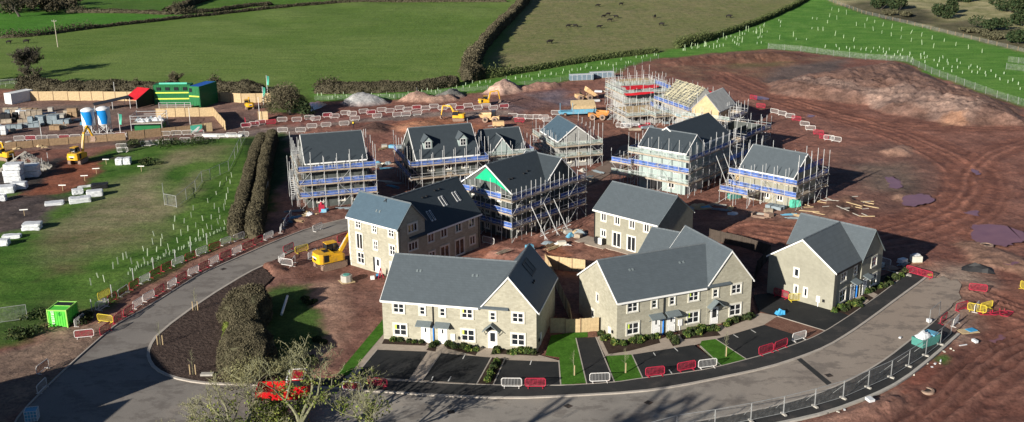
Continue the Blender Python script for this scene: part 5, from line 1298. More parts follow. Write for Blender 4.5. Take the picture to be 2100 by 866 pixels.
# ---------------------------------------------------------------- COMPOUND
def corrug(mb,x0,x1,y,z0,z1,n,d,axis='x',mi=0):
    """corrugated wall sheet"""
    for i in range(n):
        a=x0+(x1-x0)*i/n; b=x0+(x1-x0)*(i+.55)/n
        if axis=='x': mb.bx(a,min(y,y+d),z0,b,max(y,y+d),z1,mi)
        else: mb.bx(min(y,y+d),a,z0,max(y,y+d),b,z1,mi)
def container(name,loc,rz,L,W,H,mat,label,cat='container',roofm=None,stripe=None,group=None):
    t=thing(name,loc,rz,label,cat,group)
    m=MB(); m.bx(-L/2+.06,-W/2+.06,.12,L/2-.06,W/2-.06,H-.06); corrug(m,-L/2+.2,L/2-.2,-W/2+.06,.2,H-.2,int(L/.42),-.05); corrug(m,-L/2+.2,L/2-.2,W/2-.06,.2,H-.2,int(L/.42),.05)
    corrug(m,-W/2+.2,W/2-.2,L/2-.06,.2,H-.2,int(W/.42),.05,'y'); m.build('shell',M[mat],t)
    f=MB()
    for x in (-L/2,L/2):
        for y in (-W/2,W/2): f.box(x*(1-.1/L),y*(1-.1/W),H/2,.14,.14,H)
    for y in (-W/2+.06,W/2-.06): f.box(0,y,.1,L,.12,.16); f.box(0,y,H-.08,L,.12,.14)
    for x in (-L/2+.06,L/2-.06): f.box(x,0,.1,.12,W,.16); f.box(x,0,H-.08,.12,W,.14)
    f.build('frame',M[mat],t)
    r=MB(); r.bx(-L/2+.12,-W/2+.12,H-.1,L/2-.12,W/2-.12,H-.03); r.build('roof',M[roofm or mat],t)
    for s in (-1,1):
        d=MB(); d.bx(-.03,min(0,s*W*.44),.25,.03,max(0,s*W*.44),H-.22); 
        for yy in (.15,.32): d.bar((-.05,s*W*yy,.3),(-.05,s*W*yy,H-.3),.02,4)
        d.build('door',M[mat],t,(-L/2-.02,0,0))
    if stripe:
        q=MB(); q.bx(-L/2+.3,-W/2-.07,H*stripe,L/2-.3,-W/2-.045,H*stripe+.3); q.build('stripe',M['hiyellow'],t)
    return t
a=at(8,216); b=at(47,208)
container('shipping_container',((a[0]+b[0])/2+.8,(a[1]+b[1])/2+1.6,0),ang(a,b),6.1,2.45,2.6,'silver','white shipping container at the end of the long pale hoarding')
# bright green one near the road with its markings
gc=thing('site_container',(0,0,0),0,'bright lime green container with white vertical lettering beside the left road','container')
a=at(103,671); b=at(142,672); r_=ang(a,b)
gc.location=((a[0]+b[0])/2,(a[1]+b[1])/2+1.35,0); gc.rotation_euler=(0,0,r_)
Lc=math.hypot(b[0]-a[0],b[1]-a[1])*.98; Wc=2.7; Hc=2.15
m=MB(); m.bx(-Lc/2,-Wc/2,.1,Lc/2,Wc/2,Hc); corrug(m,-Lc/2+.1,Lc/2-.1,-Wc/2,.2,Hc-.2,7,-.045); corrug(m,-Wc/2+.1,Wc/2-.1,Lc/2,.2,Hc-.2,7,.045,'y'); m.build('shell',M['greenpaint'],gc)
m=MB()
for x in (-Lc/2,Lc/2):
    for y in (-Wc/2,Wc/2): m.box(x,y,Hc/2+.05,.14,.14,Hc+.1)
for y in (-Wc/2,Wc/2): m.box(0,y,Hc,Lc,.12,.14)
for x in (-Lc/2,Lc/2): m.box(x,0,Hc,.12,Wc,.14)
m.box(0,.1,Hc+.02,Lc-.3,.12,.06); m.build('frame',plain('lime frame',(.30,.60,.12),.5,0,.1,2),gc)
m=MB(); m.bx(-Lc/2+.2,.2,Hc,Lc/2-.2,Wc/2-.15,Hc+.04); m.build('roof_panel',M['black'],gc)
# upright white lettering, too blurred in the photo to read: a column of blocky strokes
m=MB()
for k in range(6):
    z0=.42+k*.29
    for (x0,x1,za,zb) in (((-.16,.16,0,.06),(-.16,-.1,0,.2),(.02,.08,.06,.2)),((-.16,.16,.14,.2),(-.16,.16,0,.06),(.1,.16,.06,.14)),((-.16,-.1,0,.2),(-.02,.04,0,.2),(.1,.16,0,.2)))[k%3]: m.bx(x0,-.012,z0+za,x1,0,z0+zb)
m.build('lettering',M['white'],gc,(-Lc/2+.62,-Wc/2-.047,0))
m=MB()
for k in range(8):
    t=math.pi*k/4; m.bar((.06*math.cos(t),-.01,1.72+.06*math.sin(t)),(.27*math.cos(t),-.01,1.72+.27*math.sin(t)),.035,4)
m.build('flower_emblem',plain('dark green paint',(.02,.28,.04),.5),gc,(.32,-Wc/2-.047,0))
# stacked green cabins
a=at(318,214); b=at(392,214); Lg=math.hypot(b[0]-a[0],b[1]-a[1]); cx,cy=(a[0]+b[0])/2,(a[1]+b[1])/2+1.5
container('site_cabin',(cx,cy,0),0,Lg,2.7,2.3,'cabin','long green cabin on the ground under the mint topped one','cabin',stripe=.5)
t=container('site_cabin',(cx,cy,2.32),0,Lg,2.7,2.3,'cabin','upper green cabin carrying a long mint green canopy','cabin',stripe=.12)
for k in range(4):
    w_=MB(); w_.bx(-.5,-1.46,1.0,.5,-1.40,1.75); w_.build('cabin_window',M['glass'],t,(-Lg*.36+k*Lg*.24,0,0))
m=MB(); m.bar((-Lg*.36,-.4,2.45),(Lg*.4,-.4,2.45),.24,8); m.build('roof_canopy',M['mint'],t)
a=at(395,232); b=at(417,226)
fx,fy=at(401,222); hd=1.25; cx2,cy2=fx+3.6*math.cos(hd),fy+3.6*math.sin(hd)
c1=container('site_cabin',(cx2,cy2,0),hd,7.2,2.9,2.55,'cabin','lower green cabin of the stack with the blue roof','cabin')
c2=container('site_cabin',(cx2,cy2,2.57),hd,7.2,2.9,2.55,'cabin','green cabin with a flat blue roof on top of its stack','cabin',roofm='roofblue')
for c_c in (c1,c2):
    m=MB(); m.bx(-3.72,-1.35,.08,-3.66,1.35,.36); m.build('stripe',M['hiyellow'],c_c)
for z_ in (1.2,):
    m=MB(); m.bx(-3.71,.5,z_,-3.66,1.2,z_+.9); m.build('cabin_window',M['glass'],c2)
# deck, steps and stacked boards between
st=thing('cabin_steps',at(365,226)+(0,),.0,'grey timber landing with open steps in front of the green cabins','steps')
m=MB(); m.bx(-4,-1.2,.9,3.5,.8,1.05); m.build('deck',M['board'],st)
m=MB()
for k in range(6): m.bx(1.2+k*.3,-2.2,.12+k*.13,1.5+k*.3,-1.2,.17+k*.13)
m.build('steps',M['board'],st)
m=MB()
for x in (-3.9,-2,0,2,3.4): m.bar((x,-1.2,0),(x,-1.2,2.0),.05,4)
for zz in (1.5,2.0): m.bar((-3.9,-1.2,zz),(3.4,-1.2,zz),.04,4)
m.build('handrail',M['steel'],st)
b_=thing('board_stack',at(362,206)+(0,),.03,'stack of pale boards leaning along the green cabins','board stack')
m=MB()
for k in range(5): m.box(R.uniform(-.2,.2),R.uniform(-.15,.15),3.0+k*.16,9.5,1.6,.1)
m.build('boards',M['timber'],b_); m=MB()
for x in (-4,0,4): m.bx(x-.1,-.7,0,x+.1,.7,2.95)
m.build('trestle',M['steel'],b_)
# red pitched shelter
x,y=at(268,221); rs=thing('red_shelter',(x,y,0),-.5,'red canvas topped shelter beside the pipe rack platform','shelter')
m=MB(); m.prism([(-1.9,0,1.9),(-1.9,0,2.0),(-1.9,4.4,4.0),(-1.9,4.4,3.9)],(4.0,0,0)); m.build('canvas_roof',M['redroof'],rs)
m=MB(); m.prism([(-1.9,8.4,1.9),(-1.9,8.4,2.0),(-1.9,4.45,4.0),(-1.9,4.45,3.9)],(4.0,0,0)); m.build('rear_roof',M['black'],rs)
m=MB(); m.prism([(2.1,0,.1),(2.1,8.4,.1),(2.1,8.4,1.95),(2.1,4.4,3.95),(2.1,0,1.95)],(.06,0,0)); m.build('side_sheet',M['black'],rs)
for x_ in (-1.85,2.05):
    for y_ in (.05,8.3):
        m=MB(); m.bar((0,0,0),(0,0,2.0),.07,5); m.build('leg',M['steel'],rs,(x_,y_,0))
wl=thing('lean_to',(at(232,226)[0],at(232,226)[1],0),.45,'dark open lean-to running down from the red shelter','shed')
m=MB(); m.prism([(-4,0,1.4),(-4,0,1.5),(4,0,2.6),(4,0,2.5)],(0,3.2,0)); m.build('roof',M['black'],wl)
for x in (-3.9,0,3.9):
    m=MB(); m.bar((0,0,0),(0,0,1.4+(x+4)*.137),.08,5); m.build('leg',M['steel'],wl,(x,.1,0))
# silos
def silo(p,label):
    x,y=at(*p); t=thing('silo',(x,y+1.2,0),-.1,label,'silo','blue and white silos')
    m=MB(); m.lathe([(.25,.9),(1.33,2.0),(1.36,2.2),(1.36,5.2),(1.28,5.32),(.6,5.62),(0.001,5.7)],28); m.build('tank',M['silver'],t,smooth=False)
    for k in range(4):
        q=math.pi/4+k*math.pi/2; m=MB(); m.bar((0,0,0),(0,0,2.4),.08,5); m.build('leg',M['silver'],t,(1.22*math.cos(q),1.22*math.sin(q),0))
    m=MB(); 
    for k in range(4):
        q=math.pi/4+k*math.pi/2; q2=q+math.pi/2
        m.bar((1.22*math.cos(q),1.22*math.sin(q),.2),(1.22*math.cos(q2),1.22*math.sin(q2),1.7),.035,4); m.bar((1.22*math.cos(q),1.22*math.sin(q),1.7),(1.22*math.cos(q2),1.22*math.sin(q2),.2),.035,4)
    m.build('leg_bracing',M['silver'],t)
    # blue swoosh wrapped on the cylinder
    m=MB(); n=26; Rr=1.37
    def P(a,zz): return (Rr*math.cos(a),Rr*math.sin(a),zz)
    prev=None
    for i in range(n+1):
        f=i/n; zz=2.1+f*2.9
        lo=-1.55-1.15*f**2
        hi=-.5-.45*abs(f-.5)
        row=[P(lo+(hi-lo)*k/10,zz) for k in range(11)]
        if prev:
            for k in range(10): m.quad(prev[k],prev[k+1],row[k+1],row[k])
        prev=row
    m.build('blue_band',M['siloblue'],t)
    m=MB(); m.bar((1.1,.9,.2),(1.1,.9,5.4),.05,4); m.bar((.95,1.1,.2),(.95,1.1,5.4),.05,4)
    m.build('ladder',M['steel'],t)
silo((181,278),'left of the two blue and white silos'); silo((212,275),'right of the two blue and white silos, next to the dark lean-to')
# pipe rack platform over dark green base
a=at(268,271); b=at(332,266); pr=thing('pipe_rack',((a[0]+b[0])/2,(a[1]+b[1])/2+2.5,0),.06,'steel rack platform heaped with wrapped goods over a green base','storage rack')
m=MB(); m.bx(-2.6,-2.3,.0,2.8,2.3,1.0); m.build('green_base',M['cabin'],pr)
m=MB()
for x in (-3.2,3.2):
    for y in (-2.5,2.5): m.bar((x,y,0),(x,y,3.4),.07,5)
for zz in (1.5,2.6,3.2):
    for y in (-2.5,2.5): m.bar((-3.3,y,zz),(3.3,y,zz),.05,4)
    for x in (-3.2,3.2): m.bar((x,-2.6,zz),(x,2.6,zz),.05,4)
m.build('frame',M['steel'],pr)
m=MB(); m.bx(-3.1,-2.45,1.5,3.1,2.45,1.6); m.build('deck',M['board'],pr)
def heap(mb,cx,cy,z,sx,sy,h,rg,mi=0):
    n=6; vs=[]
    for j in range(n):
        for i in range(n):
            u,v=i/(n-1)*2-1,j/(n-1)*2-1; e=max(abs(u),abs(v)); hh=h*(1-e**2.2)*(0.6+.7*rg.random())
            vs.append((cx+u*sx/2+rg.uniform(-.08,.08),cy+v*sy/2+rg.uniform(-.08,.08),z+max(0,hh)))
    fs=[(j*n+i,j*n+i+1,(j+1)*n+i+1,(j+1)*n+i) for j in range(n-1) for i in range(n-1)]
    mb.add(vs,fs,mi)
for k in range(6):
    m=MB(); heap(m,0,0,0,1.8,1.4,.8,R); tag(m.build('wrapped_bundle',M['wrap' if k%3 else 'wrapgrey'],None,(pr.location.x-2.2+k*.85,pr.location.y+R.uniform(-1.2,1.2),1.61)),'crumpled pale bundle lying on the pipe rack platform','bundle','bundles on the rack platform')
# stacks of wrapped blocks in the yard
def block_stack(p,rz,nx,ny,nz,label,mat='wrapgrey',s=(1.1,1.0,.95),group=None):
    x,y=at(*p); t=thing('block_stack',(x,y,gz(x,y)),rz,label,'block stack',group)
    m=MB()
    for i in range(nx):
        for j in range(ny):
            for k in range(nz): 
                if k==nz-1 and nz>1 and R.random()<.25: continue
                m.box((i-(nx-1)/2)*s[0]*1.06+R.uniform(-.06,.06),(j-(ny-1)/2)*s[1]*1.06+R.uniform(-.06,.06),.14+k*s[2]+s[2]/2,s[0]*R.uniform(.9,1),s[1]*R.uniform(.9,1),s[2]*R.uniform(.9,.99),R.uniform(-.06,.06))
    m.build('packs',M[mat],t)
    m=MB()
    for i in range(nx): m.box((i-(nx-1)/2)*s[0]*1.06,0,.07,s[0]*.9,ny*s[1],.13)
    m.build('pallets',M['timber2'],t); return t
block_stack((77,256),.1,3,2,2,'low stack of blue grey wrapped blocks, left of the taller one'); block_stack((122,254),.12,4,2,2,'blue grey wrapped blocks stacked two high near the silos')
block_stack((66,245),.3,4,2,2,'stack of pale roof tiles on pallets behind the blue grey blocks','board'); block_stack((112,244),.2,4,2,1,'low row of light grey packs behind the blue grey blocks','concrete')
block_stack((20,250),.1,3,2,2,'dark shaded stack at the left edge of the yard','black'); block_stack((4,276),.15,2,2,2,'pale blue wrapped stack at the far left edge','wrap')
block_stack((48,262),.4,2,1,1,'two grey packs on a pallet beside the puddled yard','concrete')
block_stack((150,240),.0,2,1,2,'dark pallet stack between the blocks and the silos','timber2')
# flag poles and lamp posts
def flagpole(p,h,label,flag=True,mat='silver'):
    x,y=at(*p); t=thing('flagpole' if flag else 'site_post',(x,y,gz(x,y)),.2,label,'flagpole' if flag else 'post')
    m=MB(); m.bar((0,0,0),(0,0,h),.075,6,0,.05); m.build('pole',M[mat],t)
    if flag:
        m=MB(); n=7
        for j in range(n): 
            f=j/(n-1); m.v+= [(.08+.05*math.sin(f*6),.05*math.sin(f*5),h-.2-f*2.2),(.08+.55*(1-f*.3)+.06*math.sin(f*5),.18*math.sin(f*4+1),h-.3-f*2.2)]
        for j in range(n-1): m.f.append([2*j,2*j+1,2*j+3,2*j+2]); m.m.append(0)
        m.build('flag',M['mint'],t)
for p,h,l,f in (((533,247),5.2,'white pole left of the two entrance flags',False),((541,221),5.0,'middle flagpole with a hanging mint flag at the compound entrance',True),((549,196),5.0,'rear flagpole with a mint flag by the big bush',True),((247,272),4.2,'pole with a drooping green flag right of the silos',True),
                ((86,286),4.2,'white post in the yard left of the silos',False),((391,262),4.4,'white post beside the banner at the compound gate',False),((236,196),3.4,'slim white post by the hoarding behind the red shelter',False)): flagpole(p,h,l,f)
# pallets of wrapped insulation in the meadow
def wrapped(p,rz,sx,sy,sz,label,mat='wrap',n=1,group=None,top=None):
    x,y=at(*p); z0=gz(x,y)
    for k in range(n):
        m=MB(); bm=bmesh.new(); bmesh.ops.create_cube(bm,size=1)
        bmesh.ops.bevel(bm,geom=bm.edges[:],offset=.12,segments=2,affect='EDGES',profile=.6)
        bmesh.ops.subdivide_edges(bm,edges=[e for e in bm.edges if e.calc_length()>.4],cuts=3,use_grid_fill=True)
        for v in bm.verts: v.co=Vector((v.co.x*sx+R.uniform(-.05,.05),v.co.y*sy+R.uniform(-.05,.05),(v.co.z+.5)*sz+R.uniform(-.03,.04)))
        me=bpy.data.meshes.new('wrapped_pallet'); bm.to_mesh(me); bm.free(); me.materials.append(M[mat])
        o=link('wrapped_pallet',me,None,(x+R.uniform(-.15,.15)*k,y+R.uniform(-.1,.1)*k,z0+.02+k*sz*1.02),rz+R.uniform(-.05,.05))
        tag(o,label if n==1 else label+(', upper bale' if k==n-1 else (', bottom bale' if k==0 else ', middle bale')),'wrapped bale',group)
wrapped((30,372),.15,3.0,2.4,1.1,'tall white wrapped pile by the left edge','wrap',3); wrapped((66,362),.15,2.8,2.4,1.1,'white wrapped pile right of the tallest one','wrap',2)
wrapped((12,395),.2,3.2,2.2,1.2,'grey white wrapped bale on the left edge in front of the pile'); wrapped((40,388),.2,2.6,1.8,1.2,'crumpled white bale in front of the pile'); wrapped((3,412),.2,1.6,1.4,1.0,'small bale cut off by the left edge')
wrapped((112,420),.28,2.9,1.8,.45,'flat white sheet bundle lying on the bare ground'); wrapped((165,415),.35,3.4,1.8,.9,'crumpled white bundle in the middle of the meadow group'); wrapped((195,402),.35,2.6,1.6,1.0,'bright white boxy bale in the middle of the meadow group')
wrapped((160,398),.5,1.8,1.2,.9,'dirty white bale behind the crumpled bundle'); wrapped((178,384),.5,3.0,.35,.3,'long white plank bundle on top of the meadow group'); wrapped((205,386),.3,2.8,1.8,.8,'black sheeted pack at the back of the meadow group','black')
wrapped((66,470),.2,2.7,1.9,.5,'flat blue white pallet on the grass near the left edge','wrap',2); wrapped((25,488),.2,2.6,1.2,.5,'low blue white pack beside the flat pallet','wrap'); wrapped((5,503),.2,2.0,1.4,.9,'blue white bale at the left edge on the grass')
wrapped((246,338),.1,1.3,1.5,1.25,'left one of the two white bagged bales by the bramble'); wrapped((262,337),.1,1.3,1.5,1.25,'right one of the two white bagged bales by the bramble')
m=MB(); m.bx(-4.2,-.5,.3,4.2,.5,.55); m.bx(-4.0,-.4,.0,4.0,.4,.3)
x,y=at(457,281); tag(m.build('long_white_beam',M['silver'],None,(x,y,gz(x,y)+.05),-.06),'long white beam lying by the compound road next to the hedge','beam')
# marker profiles : white boards on stakes
for p in ((290,352),(174,372),(198,357),(129,392),(50,442),(8,410),(218,338)):
    x,y=at(p[0]*1.0,p[1]); t=thing('profile_board',(x,y,gz(x,y)),R.uniform(-.2,.3),'white setting-out board on a short stake beside the dug area','profile board','setting-out boards')
    m=MB(); m.bx(-.62,-.03,.95,.62,.03,1.1); m.build('board',M['white'],t)
    m=MB(); m.bar((0,.05,0),(0,.05,1.05),.04,4); m.build('stake',M['timber'],t)
# roof trusses stacked
tr=thing('truss_stack',at(55,352)+(0,),.15,'stack of pale roof trusses standing beside the dug area','roof trusses')
for k in range(7):
    m=MB(); y=k*.45+R.uniform(-.1,.1); w=5.2
    m.bar((-w,y,.2),(w*.75,y,.2),.06,4); m.bar((-w,y,.2),(-.6,y,3.2),.06,4); m.bar((w*.75,y,.2),(-.6,y,3.2),.06,4)
    for a,b in (((-2.7,.2),(-2.4,1.9)),((-2.4,1.9),(-.6,.2)),((-.6,.2),(-.6,3.2)),((-.6,.2),(1.2,1.9)),((1.2,1.9),(1.6,.2))): m.bar((a[0],y,a[1]),(b[0],y,b[1]),.05,4)
    m.build('truss',M['concrete'],tr)
m=MB()
for x in (-3,0,3): 
    for y in (-.6,3.4): m.bar((x,y,0),(x,y,2.6),.05,4)
m.build('rack',M['steel'],tr)
# ---------------------------------------------------------------- MACHINES
def excavator(p,rz,trz,boom,label,scale=1.0,lift=None):
    """boom: list of (x,z) from foot pin to bucket tip ; rz = upper structure heading, trz = track heading"""
    x,y=at(*p); t=thing('excavator',(x,y,max(gz(x,y),0)),rz,label,'excavator'); t.scale=(scale,)*3
    dr=trz-rz
    for s in (-1,1):
        m=MB(); n=22; L=3.5; rr=.42; w=.52; prof=[]
        for k in range(n):
            a=2*math.pi*k/n; cx=(L/2-rr) if math.cos(a)>0 else -(L/2-rr); prof.append((cx+rr*math.cos(a),rr+rr*math.sin(a)))
        m.prism([(q[0],s*1.02-w/2,q[1]) for q in prof],(0,w,0),0)
        # grouser plates
        for k in range(15):
            xx=-L/2+.3+k*(L-.6)/14
            m.bx(xx-.06,s*1.02-w/2-.02,.83,xx+.06,s*1.02+w/2+.02,.88,0); m.bx(xx-.06,s*1.02-w/2-.02,-.02,xx+.06,s*1.02+w/2+.02,.02,0)
        for e in (-1,1):
            for k in range(4):
                zz=.18+k*.2; m.bx(e*L/2-.05 if e>0 else -L/2-.05,s*1.02-w/2-.02,zz,e*L/2+.05 if e>0 else -L/2+.05,s*1.02+w/2+.02,zz+.08,0)
        m.build('track',M['mudsteel'],t,(0,0,0),dr)
    m=MB(); m.bx(-1.0,-.8,.35,1.0,.8,.8); m.bar((0,0,.8),(0,0,1.02),.7,12); m.build('undercarriage',M['rubber'],t,(0,0,0),dr)
    # body : rounded counterweight at the rear
    m=MB(); pr=[(-2.15,-.7),(-2.0,-1.1),(-1.6,-1.28),(1.2,-1.28),(1.5,-1.2),(1.5,1.2),(1.2,1.28),(-1.6,1.28),(-2.0,1.1),(-2.15,.7)]
    m.prism([(q[0],q[1],1.0) for q in pr],(0,0,.85)); pr2=[(q[0]*.97-.02,q[1]*.95) for q in pr if q[0]<1]+[(-.2,1.2),(-.2,-1.2)]
    pr2=[(-2.1,-.6),(-1.95,-1.0),(-1.55,-1.2),(.0,-1.2),(.0,1.2),(-1.55,1.2),(-1.95,1.0),(-2.1,.6)]
    m.prism([(q[0],q[1],1.85) for q in pr2],(0,0,.42)); m.prism([(.0,-1.2,1.85),(.0,-1.2,2.2),(1.3,-1.2,1.95),(1.3,-1.2,1.85)],(0,.85,0))
    bd=m.build('body',M['yellow'],t)
    m=MB(); m.bx(-1.45,-1.295,1.2,-.75,-1.27,2.1); m.bx(-1.0,-.5,2.27,-.3,.5,2.33); m.bx(-2.17,-.35,1.3,-2.13,.35,1.6); m.bar((-1.1,.8,2.2),(-1.1,.8,2.75),.07,6); m.build('engine_grille',M['black'],t)
    m=MB(); m.bx(-2.185,-.55,1.62,-2.14,.55,1.8); m.build('badge_plate',M['silver'],bd)
    # cab
    m=MB(); m.prism([(-.25,.3,1.85),(1.45,.3,1.85),(1.5,.3,2.3),(1.15,.3,3.0),(-.2,.3,3.0)],(0,.95,0)); cb=m.build('cab',M['glass'],t)
    m=MB()
    for yy in (.3,1.25):
        q=[(-.25,1.85),(1.45,1.85),(1.5,2.3),(1.15,3.0),(-.2,3.0)]
        for i in range(5): m.bar((q[i][0],yy,q[i][1]),(q[(i+1)%5][0],yy,q[(i+1)%5][1]),.05,4)
        m.bar((.45,yy,1.85),(.45,yy,3.0),.04,4)
    for q in ((1.5,2.3),(1.15,3.0),(-.2,3.0)): m.bar((q[0],.3,q[1]),(q[0],1.25,q[1]),.045,4)
    m.build('cab_frame',M['black'],cb)
    m=MB(); m.bx(-.28,.24,3.0,1.2,1.31,3.1); m.build('cab_roof',M['yellow'],cb)
    # boom, stick, bucket
    names=['boom','boom','stick']; secs=[(.42,.36),(.40,.30),(.34,.2)]
    for i in range(len(boom)-2):
        a,b=boom[i],boom[i+1]; w0,w1=secs[min(i,2)]; dx,dz=b[0]-a[0],b[1]-a[1]; l=math.hypot(dx,dz); nx,nz=-dz/l,dx/l
        m=MB(); m.prism([(a[0]-nx*w0/2,-.6,a[1]-nz*w0/2),(b[0]-nx*w1/2,-.6,b[1]-nz*w1/2),(b[0]+nx*w1/2,-.6,b[1]+nz*w1/2),((a[0]+b[0])/2+nx*(w0+w1)*.36,-.6,(a[1]+b[1])/2+nz*(w0+w1)*.36),(a[0]+nx*w0/2,-.6,a[1]+nz*w0/2)],(0,.36,0))
        m.build(names[min(i,2)],M['yellow'],t)
        m=MB(); m.bar((a[0]+dx*.1+nx*.3,-.42,a[1]+dz*.1+nz*.3),(a[0]+dx*.65+nx*.28,-.42,a[1]+dz*.65+nz*.28),.07,6); m.build('ram',M['steel'],t)
    a,b=boom[-2],boom[-1]; dx,dz=b[0]-a[0],b[1]-a[1]; l=math.hypot(dx,dz); dx/=l; dz/=l; nx,nz=-dz,dx
    m=MB(); q=[(a[0],a[1]),(a[0]+dx*.5+nx*.45,a[1]+dz*.5+nz*.45),(a[0]+dx*1.0+nx*.35,a[1]+dz*1.0+nz*.35),(a[0]+dx*1.15-nx*.25,a[1]+dz*1.15-nz*.25),(a[0]+dx*.75+nx*.1,a[1]+dz*.75+nz*.1)]
    m.prism([(u,-.95,v) for u,v in q],(0,1.05,0)); 
    for k in range(4): m.bar((q[3][0],-.85+k*.28,q[3][1]),(q[3][0]+dx*.15-nx*.1,-.85+k*.28,q[3][1]+dz*.15-nz*.1),.04,4)
    m.build('bucket',M['mudsteel'],t)
    return t
excavator((678,547),.62,.66,[(1.3,2.0),(3.0,4.3),(5.6,4.6),(6.3,2.2),(6.4,1.0)],'yellow excavator parked left of the three storey block',1.05)
excavator((161,334),1.42,1.5,[(1.3,2.0),(2.4,5.3),(4.0,6.6),(5.6,4.2),(5.6,3.2)],'yellow excavator with raised boom seen from behind in the red dug area',.95)
excavator((994,216),.22,.25,[(1.3,2.0),(2.0,4.6),(4.6,4.9),(5.2,1.9),(5.1,.6)],'yellow excavator with its boom arched to the right, beside the pink sand heap',.68)
excavator((940,248),2.95,.1,[(1.3,2.0),(2.4,4.3),(4.8,4.4),(5.4,1.5),(5.3,.4)],'small yellow excavator digging to the left behind the dormer house',.72)
# pale backhoe at the compound mouth and a low yellow roller at the left edge
excavator((512,224),2.0,1.9,[(1.3,2.0),(2.2,3.4),(3.2,2.6),(3.0,1.2),(2.7,.5)],'small orange yellow digger with folded arm in the compound entrance',.7)
excavator((14,328),2.6,2.6,[(1.3,2.0),(1.5,4.0),(2.6,4.3),(3.4,2.8),(3.6,2.0)],'yellow digger half cut off at the far left edge beside the trusses',.75)
def wheel(t,x,y,r,w,mat='rubber',hub='mudsteel',name='wheel'):
    m=MB(); m.bar((x,y-w/2,r),(x,y+w/2,r),r,16); o=m.build(name,M[mat],t)
    m=MB(); m.bar((x,y-w/2-.02,r),(x,y+w/2+.02,r),r*.5,10); m.build('rim',M[hub],o); return o
def dumper(p,rz,label,paint,muddy=True,tip=0.0,scale=1.0,cab=False):
    x,y=at(*p); t=thing('site_dumper',(x,y,max(gz(x,y),0)),rz,label,'dumper'); t.scale=(scale,)*3
    for xx,r in ((1.15,.72),(-1.25,.72)):
        for yy in (-.95,.95): wheel(t,xx,yy,r,.5,'mudsteel' if muddy else 'rubber','rubber')
    m=MB(); m.bx(-2.0,-.55,.6,1.6,.55,.95); m.bx(-2.3,-.75,.75,-.9,.75,1.55); m.prism([(-.9,-.7,.9),(-.2,-.7,.9),(-.2,-.7,1.2),(-.9,-.7,1.55)],(0,1.4,0)); m.build('chassis',M[paint],t)
    # tipping skip : open hopper
    c,s=math.cos(tip),math.sin(tip)
    def T(x,y,z): dx,dz=x-1.9,z-.95; return (1.9+dx*c+dz*s,y,.95-dx*s+dz*c)
    o=[(-.25,1.05),(2.3,1.15),(2.75,1.95),(-.45,2.15)]; m=MB(); w=1.15
    vs=[]
    for yy in (-w,w):
        for q in o: vs.append(T(q[0],yy*(1.0 if q[1]>1.5 else .75),q[1]))
    i_=[(-.12,1.2),(2.2,1.28),(2.6,1.93),(-.35,2.12)]
    for yy in (-w+.1,w-.1):
        for q in i_: vs.append(T(q[0],yy*(1.0 if q[1]>1.5 else .75),q[1]))
    fs=[(0,1,2,3),(7,6,5,4),(0,4,5,1),(1,5,6,2),(3,7,4,0),(11,10,9,8),(12,13,14,15),(9,13,12,8),(10,14,13,9),(8,12,15,11),(2,6,14,10),(7,3,11,15),(3,2,10,11),(6,7,15,14)]
    m.add(vs,fs); m.build('skip',M[paint],t)
    m=MB(); 
    for yy in (-.6,.6): m.path([(-.75,yy,1.5),(-.85,yy,2.75),(-1.0,yy,2.8)],.05,5)
    m.bar((-.95,-.6,2.8),(-.95,.6,2.8),.05,5); m.build('roll_bar',M['black'],t)
    m=MB(); m.bx(-1.0,-.28,1.55,-.55,.28,1.7); m.bx(-1.12,-.28,1.6,-1.0,.28,2.1); m.build('seat',M['black'],t)
    if cab: m=MB(); m.bx(-1.3,-.65,1.5,-.35,.65,2.8); m.build('cab',M['glass'],t)
    return t
dumper((1198,205),.25,'pale cream dumper with its skip tipped up, on the open haul area','dumper',tip=.6,scale=.95)
dumper((1226,245),-.15,'orange muddy dumper beside the blue trailer','orange',scale=.9)
dumper((1006,250),2.95,'cream dumper with a dark cab facing left behind the dormer house','dumper',scale=.88,cab=True)
# white mixer trailer
x,y=at(1022,263); t=thing('site_trailer',(x,y,0),.1,'small white wheeled tank trailer right of the cream dumper','trailer')
m=MB(); m.bx(-1.2,-.6,.55,1.2,.6,1.5); m.build('tank',M['dumper'],t)
for xx in (-.7,.7):
    for yy in (-.6,.6): wheel(t,xx,yy,.35,.2)
m=MB(); m.bar((-1.2,0,.6),(-2.2,0,.5),.05,4); m.build('drawbar',M['steel'],t)
# blue flat trailer with boards
a=at(1160,240); b=at(1210,236); bt_=thing('flat_trailer',((a[0]+b[0])/2,(a[1]+b[1])/2+1,0),.10,'light blue trailer carrying a tilted stack of pale boards','trailer')
m=MB(); m.bx(-1.2,-1.2,.5,4.0,1.2,1.5); m.bx(-4.2,-1.2,.5,-1.2,1.2,1.0); m.build('bed',M['lightblue'],bt_)
m=MB(); 
for k in range(6): m.prism([(-1.4,-1.1+.02*k,1.55+k*.12),(3.9,-1.1+.02*k,1.55+k*.12),(3.9,1.3,2.4+k*.12),(-1.4,1.3,2.4+k*.12)],(0,0,.1))
m.build('boards',M['timber'],bt_)
for xx in (-3,2.4,3.3):
    for yy in (-1.2,1.2): wheel(bt_,xx,yy,.42,.25)
m=MB()
for xx in (-4.1,-1.3): m.bar((xx,-1.1,1),(xx,-1.1,3.0),.06,4)
m.build('stake',M['lightblue'],bt_)
